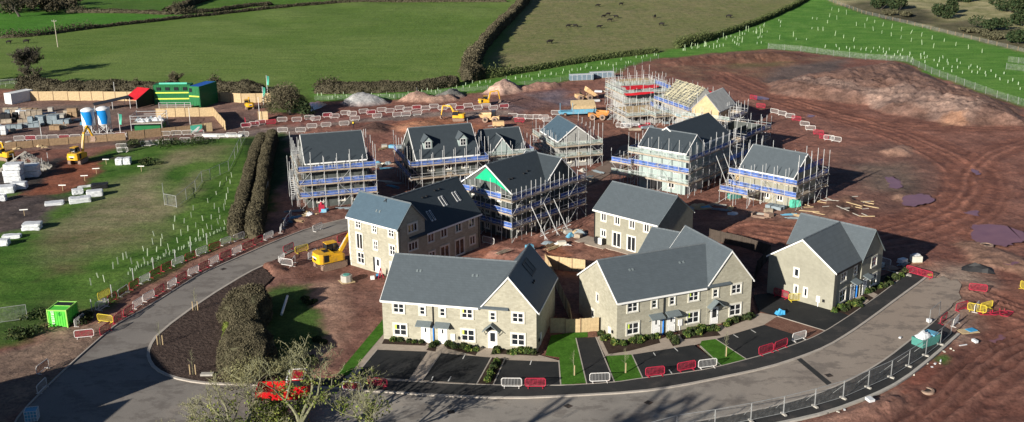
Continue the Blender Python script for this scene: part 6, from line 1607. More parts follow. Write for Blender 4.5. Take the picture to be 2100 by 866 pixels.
# long wrapped packs at the back by the green strip
for i,(p,l) in enumerate((((1192,165),'left of the two long wrapped window packs by the green strip'),((1234,160),'right of the two long wrapped window packs by the green strip'))):
    x,y=at(*p); m=MB(); m.box(0,0,.85,6.2,1.6,1.4,0); m.box(0,0,.1,6,1.5,.16,0,1); m.box(0,0,1.58,6.3,1.7,.06,0,2)
    for k in range(5): m.box(-2.6+k*1.3,-.82,.85,.08,.05,1.4,0,2)
    tag(m.build('window_pack',[plain('blue grey pack',(.16,.22,.27),.5,0,.2,1.5),M['timber2'],M['wrap']],None,(x,y,gz(x,y)),.18),l,'pack')
# red lorry behind the bare tree
x,y=at(597,822); lo=thing('tipper_lorry',(x,y,0),.05,'red tipper lorry with white rails, half hidden behind the bare roadside tree','lorry')
m=MB(); m.bx(.2,-1.15,.9,1.9,1.15,2.1); m.bx(-2.9,-1.0,.6,1.9,1.0,.9); m.build('cab',M['lorryred'],lo)
m=MB(); m.bx(.3,-1.17,2.1,1.5,1.17,2.75); m.build('cab_glass',M['glass'],lo)
m=MB(); m.bx(.25,-1.1,2.75,1.6,1.1,2.85); m.build('cab_roof',M['lorryred'],lo)
m=MB(); m.bx(-3.3,-1.2,.95,.0,1.2,1.05); m.bx(-3.3,-1.2,1.05,.0,-1.13,1.65); m.bx(-3.3,1.13,1.05,.0,1.2,1.65); m.bx(-3.3,-1.13,1.05,-3.24,1.13,1.65); m.bx(-.06,-1.13,1.05,.0,1.13,2.2); m.build('tipper_bed',M['lorryred'],lo)
m=MB()
for yy in (-1.17,1.17): m.path([(-.1,yy,1.7),(-.1,yy,2.9),(1.6,yy,2.95)],.05,5); 
m.bar((-.1,-1.17,2.9),(-.1,1.17,2.9),.06,5); m.bar((-.1,-1.17,2.3),(-.1,1.17,2.3),.06,5); m.bar((1.6,-1.17,2.95),(1.6,1.17,2.95),.06,5); m.build('rail',M['white'],lo)
for xx in (1.2,-2.2):
    for yy in (-.95,.95): wheel(lo,xx,yy,.45,.3)
# skip with rubbish at the crescent end
sk_=thing('rubbish_skip',at(1897,707)+(.11,),.55,'green bin heaped with white bags at the end of the mesh fence','skip')
m=MB(); m.prism([(-1.3,-.7,0),(1.3,-.7,0),(1.55,-.8,1.0),(-1.55,-.8,1.0)],(0,1.5,0)); m.build('bin',M['teal'],sk_)
m=MB(); heap(m,-.5,0,1.0,1.8,1.3,.6,R); m.build('white_bags',M['wrap'],sk_); m=MB(); m.box(.85,0,1.12,1.0,1.3,.2,.2); m.build('lid',M['lightblue'],sk_)
# cage tank at lower left, electric box, odds and ends
ct=thing('water_tank',at(67,862)+(0,),.2,'pale blue caged water tank standing in shadow at the bottom left','tank')
m=MB(); m.bx(-.55,-.5,.15,.55,.5,1.15); m.build('tank',M['lightblue'],ct)
m=MB()
for k in range(5):
    for yy in (-.53,.53): m.bar((-.56+k*.28,yy,.1),(-.56+k*.28,yy,1.2),.022,4)
    for xx in (-.58,.58): m.bar((xx,-.5+k*.25,.1),(xx,-.5+k*.25,1.2),.022,4)
for zz in (.15,.5,.85,1.2): m.path([(-.58,-.53,zz),(.58,-.53,zz),(.58,.53,zz),(-.58,.53,zz)],.022,4,closed=True)
m.build('cage',M['silver'],ct)
ch=thing('manhole_chamber',at(711,578)+(0,),.5,'grey concrete chamber box standing on the mud in front of the tall block','concrete box')
m=MB(); m.prism([(.75*math.cos(math.pi/4*k+.4),.75*math.sin(math.pi/4*k+.4),.1) for k in range(8)],(0,0,.85)); m.build('shaft',M['concrete'],ch)
m=MB(); m.bx(-.9,-.8,0,.9,.8,.1); m.build('base',M['timber'],ch); m=MB(); m.bar((0,0,.95),(0,0,1.05),.45,10); m.build('lid',M['teal'],ch)
m=MB(); m.lathe([(0,0),(.22,0),(.25,.4),(0,.42)],12); tag(m.build('bucket',M['bluetub'],None,at(775,568)+(0,)),'blue tub by the front door of the tall block','tub')
m=MB(); m.box(0,0,.22,.5,.4,.44); tag(m.build('white_box',M['white'],None,at(764,573)+(0,),.3),'white box left of the blue tub by the front door','box')
m=MB(); m.bar((-.35,0,0),(0,0,1.5),.06,4); m.bar((.35,0,0),(0,0,1.5),.06,4); m.bar((0,.5,0),(0,0,1.5),.06,4); m.bar((-.2,0,.7),(.2,0,.7),.05,4); tag(m.build('trestle',M['red'],None,at(781,571)+(0,),.2),'red trestle stand at the front door of the tall block','trestle')
m=MB(); m.bx(-.6,-.06,0,.6,.06,.1); tag(m.build('kerb_block',M['concrete'],None,at(425,771)+(.1,),.0),'loose pale concrete slab lying on the bark mulch','slab') ; bpy.data.objects['kerb_block'].scale=(1.1,5,2)
# blue jug-like bag on the bay by the corner house
m=MB(); heap(m,0,0,0,1.2,.9,.55,R); tag(m.build('blue_bag',M['bluetub'],None,at(1600,645)+(.1,),.3),'crumpled bright blue bag on the black parking bay','bag')
# kiosk blocks near the shadow
kb=thing('pallet_bin',at(1878,538)+(0,),.1,'pale stone pallet pack at the tip of the corner house shadow','pack')
m=MB(); m.box(0,0,.55,1.3,1.1,.8); m.build('pack',M['surround'],kb); m=MB(); m.box(0,0,.07,1.4,1.2,.14); m.build('pallet',M['timber2'],kb); m=MB(); m.box(0,.1,1.05,.9,.6,.18,.3); m.build('cover',M['wrap'],kb)
m=MB(); heap(m,0,0,0,4.2,1.6,.9,R); x,y=at(2005,555); tag(m.build('black_sheeting',M['black'],None,(x,y,gz(x,y)-.05),-.35),'heap of crumpled black sheeting on the mud near the crescent end','sheeting')
m=MB(); m.bx(-.3,-.2,0,.3,.2,.12); tag(m.build('yellow_foot',M['hiyellow'],None,at(1908,566)+(.11,),.4),'lime yellow barrier foot at the end of the kerb','foot')
m=MB(); m.box(0,0,.06,2.2,1.3,.06); m.box(.5,.1,.12,1.1,.9,.05,.2,1); x,y=at(1985,680); tag(m.build('flat_boards',[M['timber'],M['bluetub']],None,(x,y,gz(x,y)+.08),.2),'flat blue and pale boards lying beside the skip','boards')
for i,(p,s,l) in enumerate((((1999,702),(.7,.35,.3),'white plastic box on the mud right of the skip'),((1975,709),(1.0,.12,.08),'white pipe offcut on the mud below the white box'),((1846,694),(.3,.25,.15),'white scrap lying on the crescent road'),((1905,661),(.5,.4,.4),'white sack beside the road at the start of the mesh fence'),((1783,832),(.8,.6,.3),'white and blue litter bag on the bank below the mesh fence'))):
    m=MB(); m.box(0,0,s[2]/2,*s); x,y=at(*p); tag(m.build('plastic_scrap',M['wrap'],None,(x,y,max(gz(x,y),0)+.02),R.uniform(0,2)),l,'litter')
for i in range(34):
    px,py=R.uniform(1690,1960),0; f=(px-1690)/270; py=850-f*130+R.uniform(-14,12)
    x,y=at(px,py); m=MB(); m.box(0,0,.05,R.uniform(.12,.4),R.uniform(.1,.3),R.uniform(.05,.16),R.uniform(0,3)); tag(m.build('stone_block',M['surround' if i%3 else 'wrap'],None,(x,y,gz(x,y)),0),'pale scrap or stone on the red bank below the mesh fence','rubble','pale scraps on the bank')
# manhole rings by the puddle
for p,l,r_ in (((2023,507),'concrete manhole ring with a dark opening beside the large puddle',.9),((1901,798),'round manhole cover on the red bank below the mesh fence',.75)):
    x,y=at(*p); mr=thing('manhole',(x,y,gz(x,y)-.02),0,l,'manhole'); m=MB(); m.lathe([(r_*.6,.05),(r_*.65,.16),(r_,.14),(r_*1.05,-.1)],18); m.build('ring',M['mudsteel'],mr); m=MB(); m.lathe([(0.001,.08),(r_*.62,.08)],16); m.build('cover',M['rubber'],mr)
# blue-white drain pipe lying in the shaded hollow
a=at(578,652); b=at(590,615); m=MB(); m.bar((a[0],a[1],.45),(b[0],b[1],.5),.16,8); tag(m.build('drain_pipe',M['wrap'],None),'long white drain pipe lying in the shaded hollow beside the hedge','pipe')
# clutter at the foot of the right-hand scaffold
block_stack((1505,408),.5,2,1,1,'green and grey pack at the left foot of the right-hand scaffold','teal'); block_stack((1530,402),-.7,4,2,1,'low stack of long pale scaffold boards before the right-hand house','concrete',(1.2,1.4,.35))
block_stack((1590,428),-.7,3,2,1,'grey heap of fittings and tubes before the right-hand house','wrapgrey',(.9,.8,.5)); wrapped((1628,424),.3,1.8,1.3,1.3,'turquoise sheeted pack at the right foot of the right-hand scaffold','mint')
block_stack((1520,372),-.7,2,1,2,'orange brown board packs on the lower lift of the right-hand scaffold','timber',(1.1,.9,.8))
for i in range(26):
    px,py=R.uniform(1640,1790),R.uniform(405,450)
    x,y=at(px,py); m=MB(); m.box(0,0,.08,R.uniform(1.0,3.2),R.uniform(.1,.3),.08,0); tag(m.build('timber_scrap',M['timber' if i%2 else 'concrete'],None,(x,y,gz(x,y)+.03),R.uniform(-1.3,.5)),'loose timber offcut on the mud right of the scaffolded group','timber','timber offcuts on the mud')
for i in range(24):
    px,py=R.choice([(1270,250),(1320,255),(1300,262),(1250,190),(1380,250),(1230,205)]); px+=R.uniform(-28,28); py+=R.uniform(-6,6)
    x,y=at(px,py); m=MB(); m.box(0,0,.2,R.uniform(1,3.4),R.uniform(.4,1.2),R.uniform(.2,.6),0); tag(m.build('material_pack',M[R.choice(['timber','concrete','wrap','wrapgrey','board','red'])],None,(x,y,gz(x,y)+.02),R.uniform(-.4,.6)),'small pack of building material on the ground by the far shells','pack','packs by the far shells')
# white-red bollard posts / gas bottles near scaffold feet
for p,h_,l in (((1389,212),4.6,'tall red rubbish chute on the scaffold of the batten roofed house'),((893,345),5.0,'red rubbish chute hanging on the front of the dormer house scaffold')):
    x,y=at(*p); t=thing('rubbish_chute',(x,y,0),0,l,'rubbish chute')
    for k in range(int(h_)):
        m=MB(); m.lathe([(.30,1.0*k+.2),(.42,1.0*k+1.12)],10); m.build('chute_section',M['red' if k%3 else 'redmesh'],t)
for p,l in (((660,436),'red gas bottle cage at the foot of the tall scaffold by the hedge'),((1192,338),'red barrier bin at the foot of the small teal roofed house')):
    x,y=at(*p); m=MB(); m.bx(-.45,-.35,0,.45,.35,1.3); m.bar((0,0,1.3),(0,0,1.7),.2,8); tag(m.build('red_bin',M['red'],None,(x,y,.02),.2),l,'red bin')
for p in ((458,552),(925,845),(1165,833),(1330,826),(1700,770)):
    x,y=at(*p); m=MB(); m.box(0,0,.006,.7,.7,.012); tag(m.build('manhole_cover',M['rubber'],None,(x,y,.002),R.uniform(0,1)),'dark square iron cover set in the road surface','manhole cover','iron covers in the road')
# a worker on foot
def person(p,rz,label):
    me=bpy.data.meshes.new('person')
    V=[(0,0,.95),(0,0,1.2),(0,0,1.42),(0,.02,1.55),(0,.02,1.72),(.19,0,1.42),(.27,.04,1.15),(.27,.14,.92),(-.19,0,1.42),(-.27,.0,1.15),(-.26,.08,.9),(.1,0,.9),(.12,.04,.5),(.12,-.02,.08),(.12,.12,.04),(-.1,0,.9),(-.12,-.06,.5),(-.12,-.14,.08),(-.12,.0,.04)]
    Ed=[(0,1),(1,2),(2,3),(3,4),(2,5),(5,6),(6,7),(2,8),(8,9),(9,10),(0,11),(11,12),(12,13),(13,14),(0,15),(15,16),(16,17),(17,18)]
    Rd=[.15,.16,.17,.07,.11,.075,.055,.045,.075,.055,.045,.10,.075,.055,.05,.10,.075,.055,.05]
    me.from_pydata(V,Ed,[]); o=link('person',me); me.materials.append(M['cloth'])
    md=o.modifiers.new('skin','SKIN'); 
    for i,r in enumerate(Rd): me.skin_vertices[0].data[i].radius=(r,r)
    me.skin_vertices[0].data[0].use_root=True
    s=o.modifiers.new('sub','SUBSURF'); s.levels=s.render_levels=1
    x,y=at(*p); o.location=(x,y,max(gz(x,y),0)+.0); o.rotation_euler=(0,0,rz)
    tag(o,label,'person')
    m=MB(); m.lathe([(.2,1.02),(.215,1.25),(.2,1.42)],10); m.build('vest',M['hivis'],o)
    m=MB(); m.lathe([(.13,1.72),(.12,1.79),(.06,1.85),(.001,1.86)],10); m.bx(-.1,-.2,1.71,.1,-.1,1.73); m.build('helmet',M['white'],o)
    m=MB(); m.lathe([(.02,1.58),(.095,1.63),(.1,1.70),(.06,1.74)],8,0,-.005); m.build('face',M['skin'],o)
person((725,263),.4,'worker in dark clothes and hi-vis vest walking on the mud behind the tall scaffold')
# ---------------------------------------------------------------- COWS
def cow_proto():
    me=bpy.data.meshes.new('cow')
    V=[(0,0,1.0),(-.55,0,1.02),(-1.0,0,1.05),(.5,0,1.02),(.85,0,1.12),(1.15,0,1.2),(1.5,0,1.05),(-1.15,0,.95),(-1.2,0,.5),
       (.6,.22,.75),(.6,.22,.4),(.62,.22,.06),(.6,-.22,.75),(.56,-.22,.4),(.5,-.22,.06),(-.85,.22,.8),(-.92,.22,.45),(-.85,.22,.06),(-.85,-.22,.8),(-.95,-.22,.45),(-.95,-.22,.06)]
    Ed=[(0,1),(1,2),(0,3),(3,4),(4,5),(5,6),(2,7),(7,8),(3,9),(9,10),(10,11),(3,12),(12,13),(13,14),(2,15),(15,16),(16,17),(2,18),(18,19),(19,20)]
    Rd=[.42,.40,.33,.38,.26,.17,.10,.06,.03,.15,.08,.07,.15,.08,.07,.18,.09,.07,.18,.09,.07]
    me.from_pydata(V,Ed,[]); o=link('cow',me); me.materials.append(M['cow'])
    o.modifiers.new('skin','SKIN')
    for i,r in enumerate(Rd): me.skin_vertices[0].data[i].radius=(r,r)
    me.skin_vertices[0].data[0].use_root=True
    s=o.modifiers.new('sub','SUBSURF'); s.levels=s.render_levels=1
    return o
cow=cow_proto(); first=True
for p,rz,l in (((1128,90),.3,'black cow alone nearest the front of the dry pasture'),((1166,56),.2,'left one of two black cows grazing side by side'),((1180,56),2.9,'right one of two black cows grazing side by side'),((1229,58),.1,'black cow below the main group on the dry pasture'),
               ((1238,37),.4,'leftmost black cow of the small grazing group'),((1247,33),.2,'topmost black cow of the small grazing group'),((1263,38),2.7,'rightmost black cow of the small grazing group'),((1251,45),.0,'lowest black cow of the small grazing group'),
               ((1226,14),.1,'left one of the two farthest black cows'),((1274,11),.2,'right one of the two farthest black cows'),((1343,38),1.2,'upper one of two black cows right of the group'),((1357,53),-.6,'lower one of two black cows right of the group'),((1495,37),-.4,'black cow alone at the right of the pasture'),
               ((19,90),.1,'black cow at the far left edge of the olive field'),((55,89),.2,'black cow near the hedge end in the olive field')):
    o=cow if first else dup(cow); first=False
    x,y=at(*p); o.location=(x,y,gz(x,y)-.02); o.rotation_euler=(0,0,rz); s=R.uniform(.82,1.0); o.scale=(s,s,s); tag(o,l,'cow','cows on the pasture')
# ---------------------------------------------------------------- poles
x,y=at(119,97); t=thing('utility_pole',(x,y,gz(x,y)),0,'pale wooden utility pole standing alone in the olive field','pole')
m=MB(); m.bar((0,0,-.5),(-.15,0,8.8),.16,7,0,.11); m.build('pole',plain('pale weathered wood',(.40,.36,.28),.9,0,.2,1),t)
m=MB(); m.bar((-.9,0,8.3),(.6,0,8.3),.07,5); m.build('crossarm',M['concrete'],t)
for xx in (-.8,-.15,.5):
    m=MB(); m.bar((xx,0,8.35),(xx,0,8.65),.05,5); m.build('insulator',M['white'],t)
# off-frame houses whose shadows fall on the road at the lower left
def off(px,py,h): 
    a=at(px,py); k=h/math.tan(math.radians(19.2)); return (a[0]-k*math.sin(math.radians(41)),a[1]-k*math.cos(math.radians(41)))
A=off(304,712,8.2); B=off(334,779,8.2); C=off(140,752,8.2)
r_=ang(C,A); L=math.hypot(A[0]-C[0],A[1]-C[1])+9; nb=house('neighbour_house',(A[0]-L*math.cos(r_),A[1]-L*math.sin(r_)),r_,'stone house just outside the left of the view whose shadow crosses the road','house')
W=math.hypot(A[0]-B[0],A[1]-B[1])
m=MB(); m.bx(0,-W,-.2,L,0,8.0); m.build('wall',M['stone'],nb); m=MB(); m.bx(-.2,-W-.2,8.0,L+.2,.2,8.2); m.build('roof',M['roof'],nb)
for k in range(4): window(nb,1.5+k*(L-3)/3,-W,4.6,1.2,1.2,'f'); window(nb,1.5+k*(L-3)/3,-W,1,1.2,1.2,'f')
A=off(380,833,8.2)
nb,_=simple_house('neighbour_house',(A[0]-4.3,A[1]-9),1.35,9.5,8.5,8.2,5.,'stone house just outside the bottom of the view whose gable shadow touches the road',M['stone'],M['roof'],M['white'])

# heaps of material and debris between the plots
for spots,n,where in (((( 800,300),(790,340),(800,380),(812,415)),16,'in the shaded gap between the two left scaffolds'),(((1210,350),(1235,345),(1200,372),(1150,420)),12,'beside the muddy road through the plots'),(((620,440),(650,438),(690,430),(590,452)),10,'before the tall scaffold by the hedge'),(((1010,525),(1070,520),(1130,505),(1180,480)),14,'on the raw ground behind the left terrace'),(((1560,440),(1500,432),(1460,425),(1620,445)),14,'on the raw ground before the right-hand scaffold'),(((1400,420),(1370,412),(1440,430)),8,'in front of the tall pale scaffolded house'),(((1850,560),(1800,550),(1840,545)),8,'in the shadow right of the corner house'),(((30,300),(90,300),(150,250),(40,268)),12,'in the front of the storage yard')):
    for i in range(n):
        q=R.choice(spots); px,py=q[0]+R.uniform(-22,22),q[1]+R.uniform(-7,7); x,y=at(px,py); m=MB(); k=R.random()
        if k<.35: m.box(0,0,.3,R.uniform(.8,1.3),R.uniform(.7,1.1),.5); m.box(0,0,.04,1.2,1.0,.08)
        elif k<.7:
            for j in range(5): m.box(R.uniform(-.3,.3),(j-2)*.16,.05+.06*(j%3),R.uniform(1.6,3.4),.13,.06,R.uniform(-.12,.12))
        else: heap(m,0,0,0,R.uniform(1,2.2),R.uniform(.8,1.6),R.uniform(.25,.6),R)
        tag(m.build('debris_pile' if k>.35 else 'pallet_pack',M[R.choice(['timber','concrete','wrap','board','wrapgrey','surround','timber2','lightblue','mudsteel'])],None,(x,y,max(gz(x,y),0)),R.uniform(-1,1)),'small pile of building material '+where,'pile','material '+where)

for i in range(22):
    px,py=R.uniform(5,150),R.uniform(228,268); x,y=at(px,py); m=MB(); nx=R.randint(1,3)
    for j in range(nx): m.box((j-(nx-1)/2)*1.15,0,R.uniform(.45,.6),1.05,R.uniform(.9,1.2),R.uniform(.7,1.0),R.uniform(-.05,.05))
    m.box(0,0,.07,nx*1.1,1.0,.13)
    tag(m.build('pallet_pack',M[R.choice(['wrapgrey','concrete','wrapgrey','board','timber2','wrap'])],None,(x,y,gz(x,y)),R.uniform(-.1,.35)),'pallet of blocks or boards among the yard stacks left of the silos','pallet','pallets in the storage yard')
# ---------------------------------------------------------------- VEGETATION
NR=np.random.default_rng(11)
def cards_mesh(name,pts,size,mat,elong=1.0,up=0.0,var=.5,rng=NR):
    """many small leaf / twig faces"""
    n=len(pts); pts=np.asarray(pts,float)
    a=rng.normal(size=(n,3)); a[:,2]=a[:,2]*(1)+up*np.sign(a[:,2]+.3)*2; a/=np.linalg.norm(a,axis=1)[:,None]
    b=rng.normal(size=(n,3)); b-= (b*a).sum(1)[:,None]*a; b/=np.linalg.norm(b,axis=1)[:,None]
    s=size*(1-var/2+var*rng.random(n))[:,None]
    u=a*s*elong*.5; v=b*s*.5
    co=np.stack([pts-u-v*.6,pts-u*.2+v,pts+u+v*.3,pts+u*.3-v],1).reshape(-1,3)
    me=bpy.data.meshes.new(name); me.vertices.add(4*n); me.vertices.foreach_set('co',co.astype(np.float32).ravel())
    me.loops.add(4*n); me.loops.foreach_set('vertex_index',np.arange(4*n,dtype=np.int32))
    me.polygons.add(n); me.polygons.foreach_set('loop_start',np.arange(0,4*n,4,dtype=np.int32)); me.polygons.foreach_set('loop_total',np.full(n,4,np.int32))
    me.update(); me.materials.append(mat); return me
def hedge(line,width,height,label,mat='hedge',size=.2,dens=30,px=True,lump=.35,core=None,name='hedge',elong=1.6,up=.3,wv=None,cat='hedge'):
    L=atl(line) if px else line; L=smooth(L,2,False); ox,oy=L[0]
    t=thing(name,(ox,oy,0),0,label,cat)
    # resample
    P=[L[0]]; 
    for a,b in zip(L,L[1:]):
        l=math.hypot(b[0]-a[0],b[1]-a[1]); k=max(1,int(l/max(.8,width*.3)))
        for i in range(1,k+1): P.append((a[0]+(b[0]-a[0])*i/k,a[1]+(b[1]-a[1])*i/k))
    n=len(P); prof=[(-.5,.0),(-.52,.3),(-.48,.65),(-.34,.92),(-.1,1.0),(.12,1.0),(.34,.93),(.47,.66),(.52,.3),(.5,.0)]; m=len(prof)
    co=[]; nr=[]
    for i,(x,y) in enumerate(P):
        a=P[max(i-1,0)]; b=P[min(i+1,n-1)]; dx,dy=b[0]-a[0],b[1]-a[1]; l=math.hypot(dx,dy) or 1; nx,ny=-dy/l,dx/l
        z0=gz(x,y); e=1.0
        if i in (0,n-1): e=.3
        elif i in (1,n-2): e=.8
        wl=1+lump*(float(vnoise(np.array([x*.45]),np.array([y*.45]),5)[0])-.5)*1.2; hl=1+lump*(float(vnoise(np.array([x*.35+7]),np.array([y*.35]),8)[0])-.5)*1.3
        row=[]
        for u,v in prof:
            j=1+lump*.5*(R.random()-.5)
            row.append((x+nx*u*width*wl*j*e-ox, y+ny*u*width*wl*j*e-oy, z0-.1*(v==0)+v*height*hl*e*(1+lump*.3*(R.random()-.5)*(v>0))))
        co.append(row)
    mb=MB()
    for r in co: mb.v.extend(r)
    for i in range(n-1):
        for j in range(m-1): mb.f.append([i*m+j,(i+1)*m+j,(i+1)*m+j+1,i*m+j+1]); mb.m.append(0)
    mb.f.append(list(range(m))); mb.m.append(0); mb.f.append(list(range((n-1)*m,n*m))[::-1]); mb.m.append(0)
    mb.build('branch_core',M[core or mat],t,smooth=False)
    # twigs on the skin
    C=np.array(co); pts=[]
    A=C[:-1,:-1]; B=C[1:,:-1]; Cc=C[1:,1:]; D=C[:-1,1:]
    area=np.linalg.norm(np.cross(B-A,D-A),axis=-1)
    rg_=np.random.default_rng(len(P)); clump=.45+1.1*rg_.random(area.shape); cnt=NR.poisson(area*dens*clump); 
    for i in range(cnt.shape[0]):
        for j in range(cnt.shape[1]):
            k=cnt[i,j]
            if k:
                u=NR.random((k,1)); v=NR.random((k,1))
                p=A[i,j]*(1-u)*(1-v)+B[i,j]*u*(1-v)+Cc[i,j]*u*v+D[i,j]*(1-u)*v
                pts.append(p+NR.normal(size=(k,3))*size*.45)
    P_=np.concatenate(pts); k_=len(P_)//7
    if k_: P_[:k_*1]=P_[:k_]+np.abs(NR.normal(size=(k_,3)))*np.array([0,0,1])*size*2.6+NR.normal(size=(k_,3))*size*1.3
    link('foliage',cards_mesh('foliage',P_,size,M[mat],elong,up),t)
    return t
def bush(p,r,h,label,mat='scrubleaf',size=.3,n=500,name='bush',group=None,cat='bush',px=True,stem=True,squash=1.0):
    x,y=at(*p) if px else p; t=thing(name,(x,y,gz(x,y)-.05),0,label,cat,group)
    k=max(4,int(4+r)); cl=[(NR.normal()*r*.45,NR.normal()*r*.45*squash,h*(.35+.4*NR.random()),r*(.35+.3*NR.random())) for _ in range(k)]
    pts=[]
    for cx,cy,cz,rr in cl:
        q=NR.normal(size=(n//k,3)); q/=np.linalg.norm(q,axis=1)[:,None]; q*=(rr*(.55+.5*NR.random(n//k)**.6))[:,None]; q[:,2]*=h/(2.2*r)*1.4
        q+=np.array([cx,cy,cz]); pts.append(q[q[:,2]>0])
    link('foliage',cards_mesh('foliage',np.concatenate(pts),size,M[mat],1.3 if size>.08 else 7),t)
    if stem:
        m=MB()
        for _ in range(5): m.bar((0,0,0),(NR.normal()*r*.4,NR.normal()*r*.4,h*.6),.05*max(1,r/2),4,0,.02)
        m.build('stem',M['bark2'],t)
    return t
def bare_tree(p,h,spread,label,mat='bark2',twig='hedge',seed=1,levels=5,trunk=.28,px=True,twn=3500,tws=.22,lean=(0,0),name='tree',ivy=0,zb=None,fork=.22,tw_el=4.,cat='tree',thin=.012,wide=1.0,side=.75,decay=.62):
    x,y=at(*p) if px else p; rg=random.Random(seed); t=thing(name,(x,y,gz(x,y)-.1 if zb is None else zb),0,label,cat)
    m=MB(); tips=[]
    def grow(a,d,l,r,lv):
        # a curved limb of 3 pieces
        p0=a; 
        for k in range(3):
            d=(d+Vector((rg.gauss(0,.13),rg.gauss(0,.13),rg.gauss(0,.08)+.04))).normalized(); q=p0+d*l/3; r1=r*(1-.14*(k+1)); m.bar(tuple(p0),tuple(q),max(thin,r*(1-.14*k)),6 if lv<2 else (4 if lv<4 else 3),0,max(thin,r1)); 
            if lv>=levels-2: tips.append((tuple(q),lv))
            if lv>0 and lv<levels and k<2 and rg.random()<side:
                dd=(d+Vector((rg.gauss(0,.75),rg.gauss(0,.75),rg.gauss(.15,.4)))).normalized(); grow(q,dd,l*rg.uniform(.5,.75),r1*.6,lv+1)
            p0=q
        if lv<levels:
            for _ in range(2 if lv else rg.choice([3,4])):
                s=.55 if lv else .6*spread
                dd=(d*1.0+Vector((rg.gauss(0,s),rg.gauss(0,s),rg.gauss(.06,.25)))).normalized(); grow(p0,dd,l*rg.uniform(.66,.86)*(1 if lv else 1.15),r*decay,lv+1)
    grow(Vector((0,0,0)),Vector((lean[0],lean[1],1)).normalized(),h*fork,trunk,0)
    zt=max(v[2] for v in m.v); k=h/zt; m.v=[(v[0]*k*wide,v[1]*k*wide,v[2]*k) for v in m.v]
    m.build('trunk',M[mat],t)
    if twn:
        T=np.array([q[0] for q in tips])*k*np.array([wide,wide,1]); idx=NR.integers(0,len(T),twn)
        pts=T[idx]+NR.normal(size=(twn,3))*np.array([.5,.5,.42])*h*.045
        link('crown',cards_mesh('crown',pts,tws,M[twig],tw_el,.35),t)
    if ivy:
        vs=[v for v in m.v if v[2]<h*.6]; V=np.array(vs)[NR.integers(0,len(vs),ivy)]+NR.normal(size=(ivy,3))*.28
        link('ivy',cards_mesh('ivy',V,.2,M['ivy'],1.2),t)
    return t
# --- hedges
hedge([(484,489),(496,440),(508,390),(522,335),(540,288)],2.4,2.4,'tall wide clipped hedge, left half of the pair beside the white-flecked meadow','hedge',.085,190,lump=.28,elong=3.5)
hedge([(520,490),(530,440),(538,390),(548,330),(560,284)],2.3,2.6,'tall clipped hedge, right half of the pair casting deep shadow towards the scaffold','hedge',.085,190,lump=.28,elong=3.5)
hedge([(512,632),(505,680),(508,730),(515,785)],4.9,3.0,'broad brown and olive hedge standing between bark mulch and the shaded hollow','hedge',.085,330,lump=.6,core='hedgedark',elong=3)
hedge([(478,640),(468,690),(466,740),(470,780)],1.2,1.3,'low strip of lighter green growth along the mulch side of the broad hedge','ivy',.16,60,lump=.5)
hedge([(0,79),(70,75),(124,67),(268,50),(365,38),(492,24),(625,11),(726,4),(900,3),(1040,5)],1.7,1.0,'long low hedge bank dividing the far bright and olive fields','hedgefar',.3,16)
hedge([(134,27),(250,27),(352,29)],2.0,1.3,'brown hedge along the top of the bright green far field','hedgefar',.3,16)
hedge([(358,28),(375,18),(400,9),(425,1),(450,-6)],3.0,2.4,'dark overgrown hedge running up the far fields','hedgefar',.3,16)
hedge([(358,30),(450,22),(492,16),(560,10)],2.0,1.3,'thin far hedge right of the overgrown one','hedgefar',.3,16)
hedge([(40,184),(100,186),(180,188),(300,188),(360,188)],4.4,2.4,'dark bare hedge behind the long timber hoarding','hedgefar',.24,34,lump=.5)
hedge([(430,188),(480,190),(545,191)],4.0,2.5,'dark hedge between the green cabins and the big bush','hedgefar',.24,34,lump=.5)
hedge([(645,190),(700,191),(800,188),(880,183),(940,174)],3.2,2.1,'brown hedge along the bottom of the olive field','hedgefar',.24,34,lump=.45)
hedge([(950,166),(970,164),(985,160)],4.2,3.2,'bulky hedge corner where the two field hedges meet','hedgefar',.24,34,lump=.4)
hedge([(962,158),(967,137),(982,108),(1008,77),(1043,42),(1072,12),(1090,-12)],3.4,3.2,'tall brown hedge between the olive field and the dry pasture','hedge',.26,30,lump=.35)
hedge([(985,162),(1050,153),(1207,125),(1351,107)],1.7,1.4,'clipped green hedge along the lower edge of the dry pasture','hedgegreen',.3,16,lump=.06)
hedge([(1385,100),(1468,78),(1575,40),(1662,-3)],1.9,1.7,'clipped green hedge climbing to the top right corner of the dry pasture','hedgegreen',.3,16,lump=.06)
# --- big bush and rough bushes
bush((594,236),5.0,6.6,'big dark bush beside the compound entrance flags','hedge',.2,9000)
bush((620,240),2.6,4.0,'smaller dark bush in the shadow of the big one','scrubleaf',.36,900)
for i,(a,b,r,h,l) in enumerate(((600,100,5,5,'round dark bush leftmost in the rough scrubland'),(790,110,4.5,6.5,'pointed dark bush in the rough scrubland beside the round one'),(700,160,4,2.5,'low brown bramble patch near the boundary of the scrubland'),(840,180,4,2.5,'low brown bramble patch below the pointed bush'),
      (1240,190,6,6.0,'large spreading dark bush in the middle of the scrubland'),(1350,150,3.2,7.5,'tall dark conifer growing out of the large spreading bush'),(1490,20,4.5,4,'dark bush at the top edge of the scrubland'),(1960,130,8,7,'long dark thicket at the right edge of the scrubland'),(2080,110,7,8,'dark thicket reaching the top right corner'),
      (1755,320,7,5.5,'wide green bush near the lower side of the scrubland'),(1820,400,4.5,2.5,'low olive bramble below the wide green bush'),(2060,270,4.5,6.5,'narrow dark bush at the right edge below the thicket'),(2040,460,4.5,6,'dark bush lowest at the right edge of the scrubland'),(1560,340,5,2,'dark low bramble strip by the boundary fence'))):
    bush((1690+a/5.122,b/5.122),r*.72,h*.8,l,'scrubleaf' if i not in (2,3,10,13) else 'hedgedark',.5,800+int(r*150))
